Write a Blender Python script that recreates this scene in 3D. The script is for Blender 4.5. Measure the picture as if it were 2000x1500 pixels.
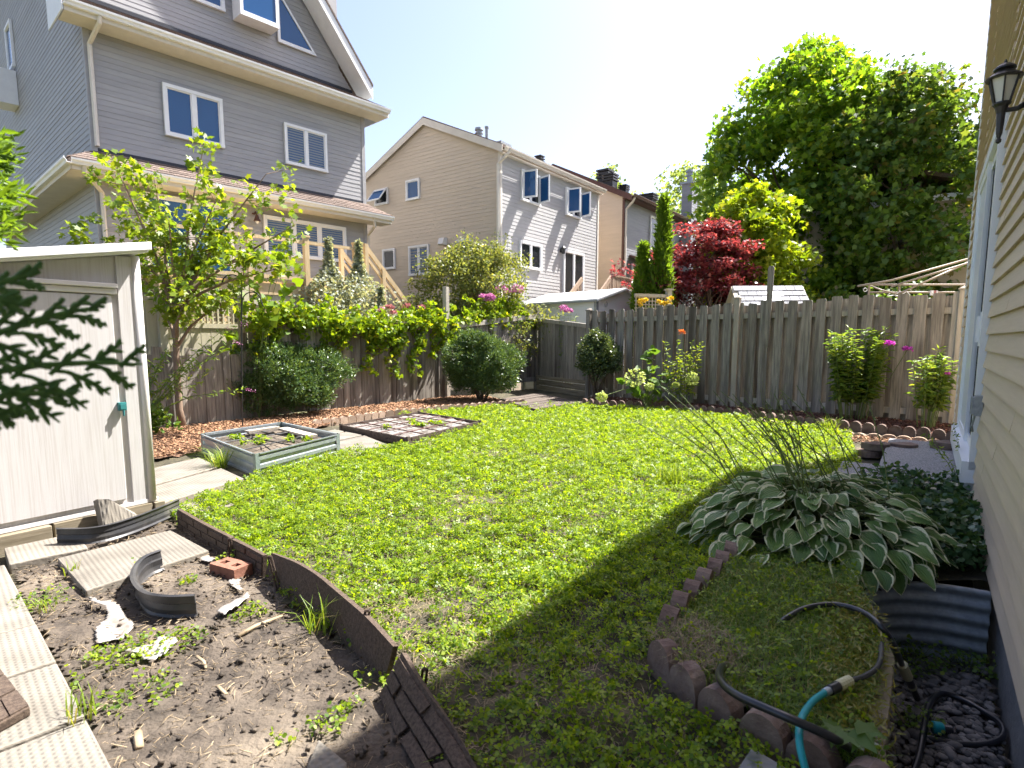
import bpy, math, random
import numpy as np
from mathutils import Vector, Matrix

R = math.radians
rnd = random.Random(7)
rng = np.random.default_rng(11)
scene = bpy.context.scene
for _o in list(bpy.data.objects):
    bpy.data.objects.remove(_o)
col = scene.collection

# ------------------------------------------------------------------ camera
F, CX, CY, HZ, CAMH = 1145.0, 1000.0, 798.0, 663.0, 1.25
PITCH = math.atan((CY - HZ) / F)
cam = bpy.data.cameras.new('camera')
cam.sensor_width = 36.0
cam.lens = F / 2000.0 * 36.0
cam.shift_y = (CY - 750.0) / 2000.0
cam.clip_start = 0.02
cam.clip_end = 2000
cam.dof.use_dof = True
cam.dof.focus_distance = 5.5
cam.dof.aperture_fstop = 4.8
camo = bpy.data.objects.new('camera', cam)
col.objects.link(camo)
camo.location = (0, 0, CAMH)
camo.rotation_euler = (R(90) - PITCH, 0, 0)
scene.camera = camo

# ------------------------------------------------------------------ sky, sun, exposure
SUN_AZ, SUN_EL = R(58.5), R(56)          # azimuth measured from +Y towards +X
world = bpy.data.worlds.new('World')
scene.world = world
world.use_nodes = True
wn = world.node_tree
wn.nodes.clear()
sky = wn.nodes.new('ShaderNodeTexSky')
sky.sky_type = 'NISHITA'
sky.sun_disc = False
sky.sun_elevation = SUN_EL
sky.sun_rotation = SUN_AZ
sky.air_density = 1.0
sky.dust_density = 2.4
sky.ozone_density = 1.0
bg = wn.nodes.new('ShaderNodeBackground')
bg.inputs['Strength'].default_value = 0.09
wo = wn.nodes.new('ShaderNodeOutputWorld')
wb = wn.nodes.new('ShaderNodeMix')          # white balance of the whole sky
wb.data_type = 'RGBA'
wb.blend_type = 'MULTIPLY'
wb.inputs[0].default_value = 1.0
wb.inputs[7].default_value = (1.04, 0.965, 0.99, 1.0)
wn.links.new(sky.outputs[0], wb.inputs[6])
wn.links.new(wb.outputs[2], bg.inputs['Color'])
wn.links.new(bg.outputs[0], wo.inputs['Surface'])
sl = bpy.data.lights.new('sun', 'SUN')
sl.energy = 5.0
sl.angle = R(0.53)
sl.color = (1.0, 0.97, 0.925)
so = bpy.data.objects.new('sun', sl)
col.objects.link(so)
sdir = Vector((math.sin(SUN_AZ) * math.cos(SUN_EL), math.cos(SUN_AZ) * math.cos(SUN_EL), math.sin(SUN_EL)))
so.rotation_euler = (-sdir).to_track_quat('-Z', 'Y').to_euler()
so.location = (8, 6, 14)
vs = scene.view_settings
vs.view_transform = 'Standard'
vs.look = 'None'
vs.exposure = 1.84
vs.gamma = 1.0
vs.use_curve_mapping = False
scene.cycles.use_denoising = True
scene.cycles.max_bounces = 5
scene.cycles.diffuse_bounces = 3
scene.cycles.glossy_bounces = 2
scene.cycles.transmission_bounces = 2
scene.cycles.caustics_reflective = False
scene.cycles.caustics_refractive = False
scene.cycles.adaptive_threshold = 0.03
scene.cycles.transparent_max_bounces = 12
scene.cycles.sample_clamp_indirect = 6.0

# ------------------------------------------------------------------ helpers: placing
def ray(x, y):
    a = (x - CX) / F
    b = -(y - CY) / F
    return np.array([a, math.cos(PITCH) + b * math.sin(PITCH), -math.sin(PITCH) + b * math.cos(PITCH)])
def at(x, y, z=0.0):
    """point of the place at height z that the photograph shows at pixel x, y"""
    d = ray(x, y)
    t = (z - CAMH) / d[2]
    return Vector((d[0] * t, d[1] * t, z))
def atd(x, y, Y):
    """point at distance Y in front of the camera"""
    d = ray(x, y)
    t = Y / d[1]
    return Vector((d[0] * t, Y, CAMH + d[2] * t))
def nz(x, y, s=1.0, seed=0.0):
    """cheap smooth noise, works on arrays"""
    x = np.asarray(x, float) * s + seed * 1.7
    y = np.asarray(y, float) * s - seed * 2.3
    return (np.sin(1.7 * x + 1.3 * np.sin(1.1 * y + .5)) + np.sin(2.3 * y + 1.1 * np.sin(1.9 * x + 1.))
            + .6 * np.sin(4.1 * x - 2.7 * y + .3) + .5 * np.sin(5.3 * y + 3.1 * x + 2.)) / 3.1
def inpoly(px, py, poly):
    px = np.asarray(px); py = np.asarray(py)
    ins = np.zeros(px.shape, bool)
    n = len(poly)
    for i in range(n):
        x0, y0 = poly[i][0], poly[i][1]
        x1, y1 = poly[(i + 1) % n][0], poly[(i + 1) % n][1]
        if y0 == y1:
            continue
        c = ((y0 > py) != (y1 > py)) & (px < (x1 - x0) * (py - y0) / (y1 - y0) + x0)
        ins ^= c
    return ins

# ------------------------------------------------------------------ helpers: objects
def tag(o, label=None, cat=None, group=None, kind=None):
    if label: o['label'] = label
    if cat: o['category'] = cat
    if group: o['group'] = group
    if kind: o['kind'] = kind
    return o
def thing(name, label, cat, loc=(0, 0, 0), rz=0.0, group=None):
    o = bpy.data.objects.new(name, None)
    col.objects.link(o)
    o.empty_display_size = 0.1
    o.location = loc
    o.rotation_euler = (0, 0, rz)
    return tag(o, label, cat, group)
def link(name, me, parent=None, m=None):
    o = bpy.data.objects.new(name, me)
    col.objects.link(o)
    if parent is not None:
        o.parent = parent
    if m is not None and len(me.materials) == 0:
        me.materials.append(m)
    return o
def copy_tree(o, parent=None):
    c = o.copy()
    col.objects.link(c)
    c.parent = parent
    for ch in list(o.children):
        copy_tree(ch, c)
    return c

class MB:
    def __init__(s):
        s.v = []; s.f = []
    def add(s, vs, fs):
        b = len(s.v)
        s.v += [tuple(q) for q in vs]
        s.f += [tuple(i + b for i in f) for f in fs]
        return s
    def hexa(s, p):      # p[0..3] bottom ring (ccw from above), p[4..7] top ring
        return s.add(p, [(0, 3, 2, 1), (4, 5, 6, 7), (0, 1, 5, 4), (1, 2, 6, 5), (2, 3, 7, 6), (3, 0, 4, 7)])
    def box(s, x0, x1, y0, y1, z0, z1):
        return s.hexa([(x0, y0, z0), (x1, y0, z0), (x1, y1, z0), (x0, y1, z0), (x0, y0, z1), (x1, y0, z1), (x1, y1, z1), (x0, y1, z1)])
    def obox(s, o, a, b, c):
        o, a, b, c = Vector(o), Vector(a), Vector(b), Vector(c)
        return s.hexa([o, o + a, o + a + b, o + b, o + c, o + a + c, o + a + b + c, o + b + c])
    def beam(s, p, q, w, h, up=(0, 0, 1)):   # square bar centred on p-q
        p, q = Vector(p), Vector(q)
        d = (q - p)
        side = d.cross(Vector(up))
        if side.length < 1e-6:
            side = Vector((1, 0, 0))
        side.normalize()
        u = side.cross(d).normalized()
        return s.obox(p - side * w / 2 - u * h / 2, side * w, d, u * h) if False else s.obox(p - side * w / 2 - u * h / 2, d, side * w, u * h)
    def tube(s, pts, r, n=8, cap=True, flat=1.0, flatn=(0, 0, 1)):
        pts = [Vector(q) for q in pts]
        m = len(pts)
        rs = [r] * m if not hasattr(r, '__len__') else list(r)
        b = len(s.v)
        prev = None
        for i, q in enumerate(pts):
            t = (pts[min(i + 1, m - 1)] - pts[max(i - 1, 0)])
            if t.length < 1e-9: t = Vector((0, 0, 1))
            t.normalize()
            if prev is None:
                a = t.cross(Vector(flatn))
                if a.length < 1e-3: a = t.cross(Vector((1, 0, 0)))
            else:
                a = prev - t * prev.dot(t)
                if a.length < 1e-6: a = t.cross(Vector((1, 0, 0)))
            a.normalize(); prev = a
            c = t.cross(a)
            for k in range(n):
                an = 2 * math.pi * k / n
                s.v.append(tuple(q + a * (math.cos(an) * rs[i]) + c * (math.sin(an) * rs[i] * flat)))
        for i in range(m - 1):
            for k in range(n):
                k2 = (k + 1) % n
                s.f.append((b + i * n + k, b + i * n + k2, b + (i + 1) * n + k2, b + (i + 1) * n + k))
        if cap:
            s.f.append(tuple(b + k for k in range(n))[::-1])
            s.f.append(tuple(b + (m - 1) * n + k for k in range(n)))
        return s
    def prism(s, poly, vec):     # poly: list of 3-D points, extruded by vec
        p = [Vector(q) for q in poly]; v = Vector(vec); n = len(p); b = len(s.v)
        s.v += [tuple(q) for q in p] + [tuple(q + v) for q in p]
        s.f.append(tuple(b + i for i in range(n))[::-1])
        s.f.append(tuple(b + n + i for i in range(n)))
        for i in range(n):
            j = (i + 1) % n
            s.f.append((b + i, b + j, b + n + j, b + n + i))
        return s
    def lathe(s, prof, o=(0, 0, 0), n=12):
        b = len(s.v)
        for r, z in prof:
            for k in range(n):
                a = 2 * math.pi * k / n
                s.v.append((o[0] + r * math.cos(a), o[1] + r * math.sin(a), o[2] + z))
        for i in range(len(prof) - 1):
            for k in range(n):
                k2 = (k + 1) % n
                s.f.append((b + i * n + k, b + i * n + k2, b + (i + 1) * n + k2, b + (i + 1) * n + k))
        s.f.append(tuple(b + k for k in range(n))[::-1])
        s.f.append(tuple(b + (len(prof) - 1) * n + k for k in range(n)))
        return s
    def mesh(s, name, m=None, smooth=False):
        me = bpy.data.meshes.new(name)
        me.from_pydata(s.v, [], s.f)
        me.validate()
        if m is not None: me.materials.append(m)
        if smooth:
            me.polygons.foreach_set('use_smooth', [True] * len(me.polygons))
        me.update()
        return me
    def build(s, name, m, parent=None, smooth=False, bevel=0.0, kind=None):
        o = link(name, s.mesh(name, m, smooth), parent)
        if bevel:
            md = o.modifiers.new('bevel', 'BEVEL'); md.width = bevel; md.segments = 2; md.limit_method = 'ANGLE'
        if kind: o['kind'] = kind
        return o

def npmesh(name, V, Fc, m=None, smooth=False):
    """mesh from numpy arrays; every face has the same number of corners"""
    me = bpy.data.meshes.new(name)
    V = np.ascontiguousarray(V, dtype=np.float32).reshape(-1, 3)
    Fc = np.ascontiguousarray(Fc, dtype=np.int32)
    n, k = Fc.shape
    me.vertices.add(len(V)); me.vertices.foreach_set('co', V.ravel())
    me.loops.add(n * k); me.loops.foreach_set('vertex_index', Fc.ravel())
    me.polygons.add(n)
    me.polygons.foreach_set('loop_start', np.arange(0, n * k, k, dtype=np.int32))
    if smooth: me.polygons.foreach_set('use_smooth', np.ones(n, bool))
    me.update(calc_edges=True)
    if m is not None: me.materials.append(m)
    return me

# leaf outlines: x across, y along, z lift;  faces
T_DIAMOND = (np.array([(0, 0, 0), (.34, .45, .07), (0, 1, 0), (-.34, .45, .07)]), np.array([(0, 1, 2), (0, 2, 3)]))
T_ROUND = (np.array([(0, 0, 0), (.36, .25, .06), (.4, .62, .06), (0, 1, 0), (-.4, .62, .06), (-.36, .25, .06)]), np.array([(0, 1, 2, 3), (0, 3, 4, 5)]))
T_MAPLE = (np.array([(0, 0, 0), (.42, .08, -.05), (.26, .3, .03), (.62, .58, -.08), (.24, .58, .03), (0, 1, -.1), (-.24, .58, .03), (-.62, .58, -.08), (-.26, .3, .03), (-.42, .08, -.05)]), np.array([list(range(10))]))
T_HEART = (np.array([(0, .05, 0), (.28, -.1, -.02), (.5, .2, -.04), (.32, .6, 0), (0, 1, -.1), (-.32, .6, 0), (-.5, .2, -.04), (-.28, -.1, -.02)]), np.array([(0, 1, 2, 3, 4), (0, 4, 5, 6, 7)]))
T_NEEDLE = (np.array([(0, 0, 0), (.1, .4, .02), (0, 1, 0), (-.1, .4, .02)]), np.array([(0, 1, 2), (0, 2, 3)]))
T_YEW = (np.array([(0, 0, 0), (.16, .4, .02), (0, 1, 0), (-.16, .4, .02)]), np.array([(0, 1, 2), (0, 2, 3)]))
T_LANCE = (np.array([(0, 0, 0), (.14, .35, .04), (.09, .7, .02), (0, 1, -.1), (-.09, .7, .02), (-.14, .35, .04)]), np.array([(0, 1, 2, 3), (0, 3, 4, 5)]))
def _clover():
    v = []; f = []
    for k in range(3):
        a = 2 * math.pi * k / 3
        for (x, y, z) in [(0, .05, 0), (.33, .55, .10), (.16, .95, .04), (-.16, .95, .04), (-.33, .55, .10)]:
            v.append((x * math.cos(a) - y * math.sin(a), x * math.sin(a) + y * math.cos(a), z))
        f.append([5 * k + i for i in range(5)])
    return np.array(v), np.array(f)
T_CLOVER = _clover()
def leafmesh(name, P, size, m, tmpl, up=0.6, jitter=1.0, direction=None, dmix=0.0):
    """P (N,3) leaf base points; random orientation with normals pulled upwards by `up`"""
    P = np.asarray(P, float); N = len(P)
    size = np.broadcast_to(np.asarray(size, float), (N,))
    nrm = rng.normal(size=(N, 3)) * jitter
    nrm[:, 2] += up * 2
    nrm /= np.linalg.norm(nrm, axis=1, keepdims=True) + 1e-9
    t = rng.normal(size=(N, 3))
    if direction is not None:
        t = t * (1 - dmix) + np.asarray(direction) * dmix * 2
    t -= nrm * np.sum(t * nrm, axis=1, keepdims=True)
    t /= np.linalg.norm(t, axis=1, keepdims=True) + 1e-9
    b = np.cross(t, nrm)
    tv, tf = tmpl
    V = P[:, None, :] + size[:, None, None] * (b[:, None, :] * tv[None, :, 0:1] + t[:, None, :] * tv[None, :, 1:2] + nrm[:, None, :] * tv[None, :, 2:3])
    Fc = (np.arange(N)[:, None, None] * len(tv) + tf[None]).reshape(-1, tf.shape[1])
    return npmesh(name, V.reshape(-1, 3), Fc, m)
def bladesmesh(name, P, h, lean, w, m):
    """grass blades: two-segment tapering strips"""
    P = np.asarray(P, float); N = len(P)
    h = np.broadcast_to(np.asarray(h, float), (N,)) * rng.uniform(.6, 1.15, N)
    a = rng.uniform(0, 2 * np.pi, N)
    d = np.stack([np.cos(a), np.sin(a), np.zeros(N)], 1)
    s = np.stack([-np.sin(a), np.cos(a), np.zeros(N)], 1)
    ln = lean * rng.uniform(.3, 1.3, N)
    up = np.array([0, 0, 1.0])
    w = np.broadcast_to(np.asarray(w, float), (N,))
    m1 = P + d * (h * ln * .35)[:, None] + up * (h * .6)[:, None]
    tp = P + d * (h * ln)[:, None] + up * (h * (1 - .25 * ln))[:, None]
    V = np.stack([P - s * w[:, None] / 2, P + s * w[:, None] / 2, m1 + s * w[:, None] * .4, m1 - s * w[:, None] * .4, tp + s * w[:, None] * .06, tp - s * w[:, None] * .06], 1)
    Fc = (np.arange(N)[:, None, None] * 6 + np.array([(0, 1, 2, 3), (3, 2, 4, 5)])[None]).reshape(-1, 4)
    return npmesh(name, V.reshape(-1, 3), Fc, m)

# ------------------------------------------------------------------ materials
def _new(name):
    m = bpy.data.materials.new(name)
    m.use_nodes = True
    nt = m.node_tree
    nt.nodes.clear()
    out = nt.nodes.new('ShaderNodeOutputMaterial')
    return m, nt, out
def _rgba(c): return (c[0], c[1], c[2], 1.0)
def pm(name, c1, c2=None, scale=8.0, rough=.7, bump=0.0, bscale=None, stretch=(1, 1, 1), objvar=0.0, island=0.0, metal=0.0, spec=.4, c3=None, s3=1.2, bdist=.01, detail=6, lo=.35, hi=.65):
    """painted / natural surface: two tones mixed by noise, a third in larger patches, fine relief"""
    m, nt, out = _new(name)
    N = nt.nodes; L = nt.links
    b = N.new('ShaderNodeBsdfPrincipled')
    b.inputs['Roughness'].default_value = rough
    b.inputs['Metallic'].default_value = metal
    b.inputs['Specular IOR Level'].default_value = spec
    L.new(b.outputs[0], out.inputs[0])
    tc = N.new('ShaderNodeTexCoord')
    mp = N.new('ShaderNodeMapping'); mp.inputs['Scale'].default_value = stretch
    L.new(tc.outputs['Object'], mp.inputs['Vector'])
    vec = mp.outputs[0]
    oi = None
    if objvar:
        oi = N.new('ShaderNodeObjectInfo')
        ad = N.new('ShaderNodeVectorMath'); ad.operation = 'MULTIPLY_ADD'
        cb = N.new('ShaderNodeCombineXYZ')
        for k in range(3): L.new(oi.outputs['Random'], cb.inputs[k])
        ad.inputs[1].default_value = (37, 53, 71)
        L.new(cb.outputs[0], ad.inputs[0]); L.new(vec, ad.inputs[2])
        vec = ad.outputs[0]
    col_out = None
    if c2 is not None:
        no = N.new('ShaderNodeTexNoise'); no.inputs['Scale'].default_value = scale; no.inputs['Detail'].default_value = detail
        no.inputs['Roughness'].default_value = .65
        L.new(vec, no.inputs['Vector'])
        rp = N.new('ShaderNodeValToRGB')
        rp.color_ramp.elements[0].position = lo; rp.color_ramp.elements[0].color = _rgba(c1)
        rp.color_ramp.elements[1].position = hi; rp.color_ramp.elements[1].color = _rgba(c2)
        L.new(no.outputs['Fac'], rp.inputs[0])
        col_out = rp.outputs[0]
        if c3 is not None:
            n3 = N.new('ShaderNodeTexNoise'); n3.inputs['Scale'].default_value = s3; n3.inputs['Detail'].default_value = 4
            L.new(vec, n3.inputs['Vector'])
            r3 = N.new('ShaderNodeMapRange'); r3.inputs['From Min'].default_value = .48; r3.inputs['From Max'].default_value = .68
            L.new(n3.outputs['Fac'], r3.inputs['Value'])
            mx = N.new('ShaderNodeMix'); mx.data_type = 'RGBA'
            L.new(r3.outputs[0], mx.inputs[0]); L.new(col_out, mx.inputs[6]); mx.inputs[7].default_value = _rgba(c3)
            col_out = mx.outputs[2]
    var = None
    if objvar:
        var = (oi.outputs['Random'], objvar)
    if island:
        ge = N.new('ShaderNodeNewGeometry')
        var = (ge.outputs['Random Per Island'], island)
    if var:
        mr = N.new('ShaderNodeMapRange'); mr.inputs['To Min'].default_value = 1 - var[1]; mr.inputs['To Max'].default_value = 1 + var[1]
        L.new(var[0], mr.inputs['Value'])
        hs = N.new('ShaderNodeHueSaturation')
        L.new(mr.outputs[0], hs.inputs['Value'])
        if col_out: L.new(col_out, hs.inputs['Color'])
        else: hs.inputs['Color'].default_value = _rgba(c1)
        col_out = hs.outputs[0]
    if col_out: L.new(col_out, b.inputs['Base Color'])
    else: b.inputs['Base Color'].default_value = _rgba(c1)
    if bump:
        nb = N.new('ShaderNodeTexNoise'); nb.inputs['Scale'].default_value = bscale or scale * 3; nb.inputs['Detail'].default_value = 8
        L.new(vec, nb.inputs['Vector'])
        bp = N.new('ShaderNodeBump'); bp.inputs['Strength'].default_value = bump; bp.inputs['Distance'].default_value = bdist
        L.new(nb.outputs['Fac'], bp.inputs['Height'])
        L.new(bp.outputs[0], b.inputs['Normal'])
    return m
def leafm(name, c1, c2, trans=.45, rough=.45, tc=None, spec=.35, c3=None):
    """leaf: every leaf its own tone between c1, c2 (and c3), light shines through"""
    m, nt, out = _new(name)
    N = nt.nodes; L = nt.links
    ge = N.new('ShaderNodeNewGeometry')
    rp = N.new('ShaderNodeValToRGB')
    rp.color_ramp.elements[0].color = _rgba(c1); rp.color_ramp.elements[1].color = _rgba(c2)
    if c3 is not None:
        rp.color_ramp.elements[1].position = .86
        e = rp.color_ramp.elements.new(1.0); e.color = _rgba(c3)
    L.new(ge.outputs['Random Per Island'], rp.inputs[0])
    b = N.new('ShaderNodeBsdfPrincipled'); b.inputs['Roughness'].default_value = rough; b.inputs['Specular IOR Level'].default_value = spec
    L.new(rp.outputs[0], b.inputs['Base Color'])
    t = N.new('ShaderNodeBsdfTranslucent')
    hs = N.new('ShaderNodeMix'); hs.data_type = 'RGBA'; hs.blend_type = 'MULTIPLY'; hs.inputs[0].default_value = 1.0
    L.new(rp.outputs[0], hs.inputs[6]); hs.inputs[7].default_value = _rgba(tc or (2.2, 1.9, .8))
    L.new(hs.outputs[2], t.inputs['Color'])
    mx = N.new('ShaderNodeMixShader'); mx.inputs[0].default_value = trans
    L.new(b.outputs[0], mx.inputs[1]); L.new(t.outputs[0], mx.inputs[2])
    L.new(mx.outputs[0], out.inputs[0])
    return m
M = {}
M['glass'] = pm('window_glass', (.016, .075, .2), rough=.03, spec=.45)  # blue base colour stands in for the reflected sky
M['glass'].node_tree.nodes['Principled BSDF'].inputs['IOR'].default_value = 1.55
M['darkglass'] = pm('dark_glass', (.02, .022, .025), rough=.05, spec=.6)
M['screen'] = pm('dark_door_screen', (.022, .024, .028), (.03, .032, .036), 40, rough=.75, spec=.15)
M['blind'] = pm('blind', (.2, .22, .23), rough=.6)
M['white'] = pm('white_trim', (.74, .74, .74), (.8, .8, .79), 6, rough=.45, bump=.05, bscale=60)
M['whitedoor'] = pm('white_vinyl', (.72, .74, .77), (.78, .79, .8), 3, rough=.35)
M['cream'] = pm('cream_soffit', (.6, .55, .48), (.66, .61, .53), 5, rough=.6)
M['side_left'] = pm('taupe_vinyl_siding', (.3, .296, .298), (.35, .343, .34), 2.2, rough=.55, objvar=.06, stretch=(.6, .6, 4), bump=.06, bscale=50)
M['side_tan'] = pm('tan_vinyl_siding', (.51, .43, .335), (.56, .47, .37), 2.2, rough=.55, objvar=.03, stretch=(.6, .6, 4), bump=.06, bscale=50)
M['side_skylit'] = pm('skylit_grey_siding', (.37, .36, .355), (.41, .4, .39), 2.2, rough=.55, objvar=.03, stretch=(.6, .6, 4))  # same vinyl as the tan side, with grey skylight put into its colour
M['side_eave_shade'] = pm('shaded_grey_siding', (.25, .25, .265), (.29, .29, .305), 2.2, rough=.55, objvar=.03, stretch=(.6, .6, 4))  # eave shade put into a darker copy of the grey siding colour
M['side_beige'] = pm('beige_vinyl_siding', (.53, .425, .3), (.58, .47, .34), 5, rough=.55, objvar=.03, stretch=(.5, .5, 14), bump=.04, bscale=14, bdist=.003)
M['shingle'] = pm('brown_shingles', (.085, .062, .05), (.2, .15, .125), 26, rough=.95, island=.25, bump=.5, bscale=120)
M['shingle_grey'] = pm('grey_shingles', (.25, .25, .26), (.36, .36, .37), 22, rough=.9, objvar=.18, bump=.3, bscale=100)
M['flash'] = pm('dark_flashing', (.02, .022, .03), rough=.5)
M['browntrim'] = pm('brown_trim', (.075, .03, .024), (.1, .045, .035), 6, rough=.5)
M['black'] = pm('black_metal', (.012, .012, .013), (.03, .028, .026), 20, rough=.45, spec=.5)
M['concrete'] = pm('concrete', (.2, .2, .2), (.3, .295, .28), 5, rough=.9, bump=.35, bscale=40, c3=(.16, .17, .17))
M['oldwood'] = pm('weathered_wood', (.15, .135, .114), (.335, .3, .25), 3.2, rough=.9, stretch=(11, 11, .7), objvar=.2, bump=.5, bscale=5, c3=(.085, .068, .053), s3=.5, bdist=.006)
M['oldwood_light'] = pm('pale_weathered_wood', (.3, .27, .22), (.45, .4, .33), 3.2, rough=.9, stretch=(11, 11, .7), objvar=.12, bump=.4, bscale=5, bdist=.005)
M['beam'] = pm('grey_timber', (.17, .14, .09), (.31, .265, .19), 3, rough=.9, stretch=(.7, 9, 9), objvar=.12, bump=.4, bscale=6, bdist=.005)
M['cedarwood'] = pm('stained_deck_wood', (.5, .36, .19), (.62, .47, .27), 3, rough=.7, stretch=(6, 6, .8), objvar=.1, bump=.2, bscale=8)
M['deckbrown'] = pm('brown_deck_wood', (.27, .19, .13), (.37, .27, .19), 3, rough=.75, stretch=(6, 6, .8), objvar=.12)
M['beigefence'] = pm('beige_painted_boards', (.42, .38, .27), (.49, .44, .32), 3, rough=.7, stretch=(5, 5, .6), objvar=.06)
M['soil'] = pm('dark_soil', (.042, .033, .025), (.11, .087, .066), 9, rough=.97, bump=1.0, bscale=38, c3=(.17, .137, .102), s3=2.2, bdist=.02, detail=12)
M['lawnsoil'] = pm('lawn_soil', (.035, .031, .02), (.085, .073, .042), 12, rough=.97, bump=.7, bscale=50, c3=(.135, .115, .065), s3=3, bdist=.015)
M['mulchbase'] = pm('mulch_bed', (.09, .05, .03), (.22, .125, .075), 22, rough=.95, bump=.9, bscale=60, bdist=.02)
M['chips'] = pm('bark_chips', (.2, .1, .05), (.35, .2, .11), 30, rough=.9, island=.55)
M['chips_dark'] = pm('dark_red_mulch', (.085, .035, .025), (.15, .068, .045), 30, rough=.9, island=.5)
M['ground'] = pm('ground', (.09, .1, .04), (.14, .13, .06), .7, rough=.95, c3=(.16, .13, .085), s3=.2)
def slabmat():
    m, nt, out = _new('diamond_patterned_concrete')
    N = nt.nodes; L = nt.links
    b = N.new('ShaderNodeBsdfPrincipled'); b.inputs['Roughness'].default_value = .9
    L.new(b.outputs[0], out.inputs[0])
    tc = N.new('ShaderNodeTexCoord')
    no = N.new('ShaderNodeTexNoise'); no.inputs['Scale'].default_value = 4; no.inputs['Detail'].default_value = 8
    L.new(tc.outputs['Object'], no.inputs['Vector'])
    oi = N.new('ShaderNodeObjectInfo')
    rp = N.new('ShaderNodeValToRGB')
    rp.color_ramp.elements[0].position = .3; rp.color_ramp.elements[0].color = (.14, .124, .1, 1)
    rp.color_ramp.elements[1].position = .68; rp.color_ramp.elements[1].color = (.225, .203, .168, 1)
    L.new(no.outputs['Fac'], rp.inputs[0])
    hs = N.new('ShaderNodeHueSaturation')
    mr = N.new('ShaderNodeMapRange'); mr.inputs['To Min'].default_value = .86; mr.inputs['To Max'].default_value = 1.08
    L.new(oi.outputs['Random'], mr.inputs['Value']); L.new(mr.outputs[0], hs.inputs['Value']); L.new(rp.outputs[0], hs.inputs['Color'])
    L.new(hs.outputs[0], b.inputs['Base Color'])
    ws = []
    for k, ang in enumerate((45, -45)):
        mp = N.new('ShaderNodeMapping'); mp.inputs['Rotation'].default_value = (0, 0, R(ang))
        L.new(tc.outputs['Object'], mp.inputs['Vector'])
        w = N.new('ShaderNodeTexWave'); w.wave_type = 'BANDS'; w.bands_direction = 'X'; w.inputs['Scale'].default_value = 13; w.inputs['Distortion'].default_value = .15
        L.new(mp.outputs[0], w.inputs['Vector'])
        ws.append(w.outputs['Fac'])
    mu = N.new('ShaderNodeMath'); mu.operation = 'MULTIPLY'
    L.new(ws[0], mu.inputs[0]); L.new(ws[1], mu.inputs[1])
    n2 = N.new('ShaderNodeTexNoise'); n2.inputs['Scale'].default_value = 90; n2.inputs['Detail'].default_value = 4
    L.new(tc.outputs['Object'], n2.inputs['Vector'])
    ma = N.new('ShaderNodeMath'); ma.operation = 'MULTIPLY_ADD'; ma.inputs[1].default_value = .35
    L.new(n2.outputs['Fac'], ma.inputs[0]); L.new(mu.outputs[0], ma.inputs[2])
    bp = N.new('ShaderNodeBump'); bp.inputs['Strength'].default_value = .75; bp.inputs['Distance'].default_value = .006
    L.new(ma.outputs[0], bp.inputs['Height']); L.new(bp.outputs[0], b.inputs['Normal'])
    return m
M['slab'] = slabmat()
M['stone'] = pm('edging_concrete', (.12, .08, .064), (.19, .13, .105), 12, rough=.95, bump=.6, bscale=70, objvar=.14, c3=(.2, .15, .12), s3=6)
M['stone_tan'] = pm('tan_edging_concrete', (.31, .22, .16), (.4, .3, .22), 12, rough=.95, bump=.5, bscale=70, objvar=.1)
M['rubber'] = pm('brown_rubber', (.045, .03, .022), (.11, .078, .056), 90, rough=.92, bump=.55, bscale=200, bdist=.004, detail=3)
M['blackplastic'] = pm('black_plastic', (.02, .02, .022), (.045, .045, .047), 6, rough=.42, bump=.08, bscale=30, c3=(.085, .08, .075), s3=5)
M['redbrick'] = pm('red_brick', (.2, .085, .055), (.29, .135, .09), 14, rough=.9, bump=.4, bscale=60)
M['plastic'] = pm('torn_plastic_sheet', (.2, .17, .14), (.4, .37, .34), 16, rough=.35, spec=.5)
M['straw'] = pm('dry_stems', (.2, .145, .085), (.36, .28, .18), 9, rough=.9, island=.35)
M['shedwall'] = pm('grey_beige_resin', (.52, .5, .485), (.56, .54, .525), 2, c3=(.47, .44, .415), s3=2.3, rough=.5, bump=.15, bscale=8, stretch=(40, 40, 1), bdist=.003)
M['shedtrim'] = pm('pale_resin_trim', (.66, .63, .6), (.72, .69, .66), 3, rough=.45)
M['shedroof'] = pm('white_resin_roof', (.78, .78, .77), rough=.4)
M['galv'] = pm('galvanised_steel', (.27, .31, .33), (.36, .4, .42), 18, rough=.38, metal=.55, bump=.05, bscale=30)
M['galvdark'] = pm('grey_green_painted_steel', (.16, .2, .19), (.2, .24, .23), 12, rough=.45, metal=.2)
M['galvold'] = pm('dull_galvanised_steel', (.25, .27, .28), (.36, .38, .4), 25, rough=.5, metal=.5, bump=.1, bscale=60)
M['teal'] = pm('teal_plastic', (.01, .27, .3), rough=.35)
M['tealblock'] = pm('teal_latch', (.04, .2, .2), rough=.4)
M['hose'] = pm('black_hose', (.012, .013, .017), (.02, .021, .025), 9, rough=.28, spec=.5)
M['coupler'] = pm('pale_yellow_coupler', (.5, .47, .28), rough=.5)
M['bark'] = pm('bark', (.07, .052, .04), (.15, .12, .095), 10, rough=.95, stretch=(4, 4, .8), bump=.6, bscale=20)
M['barkpale'] = pm('pale_bark', (.17, .115, .08), (.28, .2, .14), 8, rough=.9, stretch=(4, 4, .8), bump=.4, bscale=20)
M['twig'] = pm('green_stem', (.09, .13, .035), (.14, .18, .05), 9, rough=.7)
M['graystone'] = pm('river_gravel', (.075, .07, .065), (.19, .175, .16), 5, rough=.8, island=.45, bump=.2, bscale=60)
M['aggregate'] = pm('exposed_aggregate', (.12, .12, .13), (.36, .35, .34), 75, rough=.85, bump=.6, bscale=90, detail=2)
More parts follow.
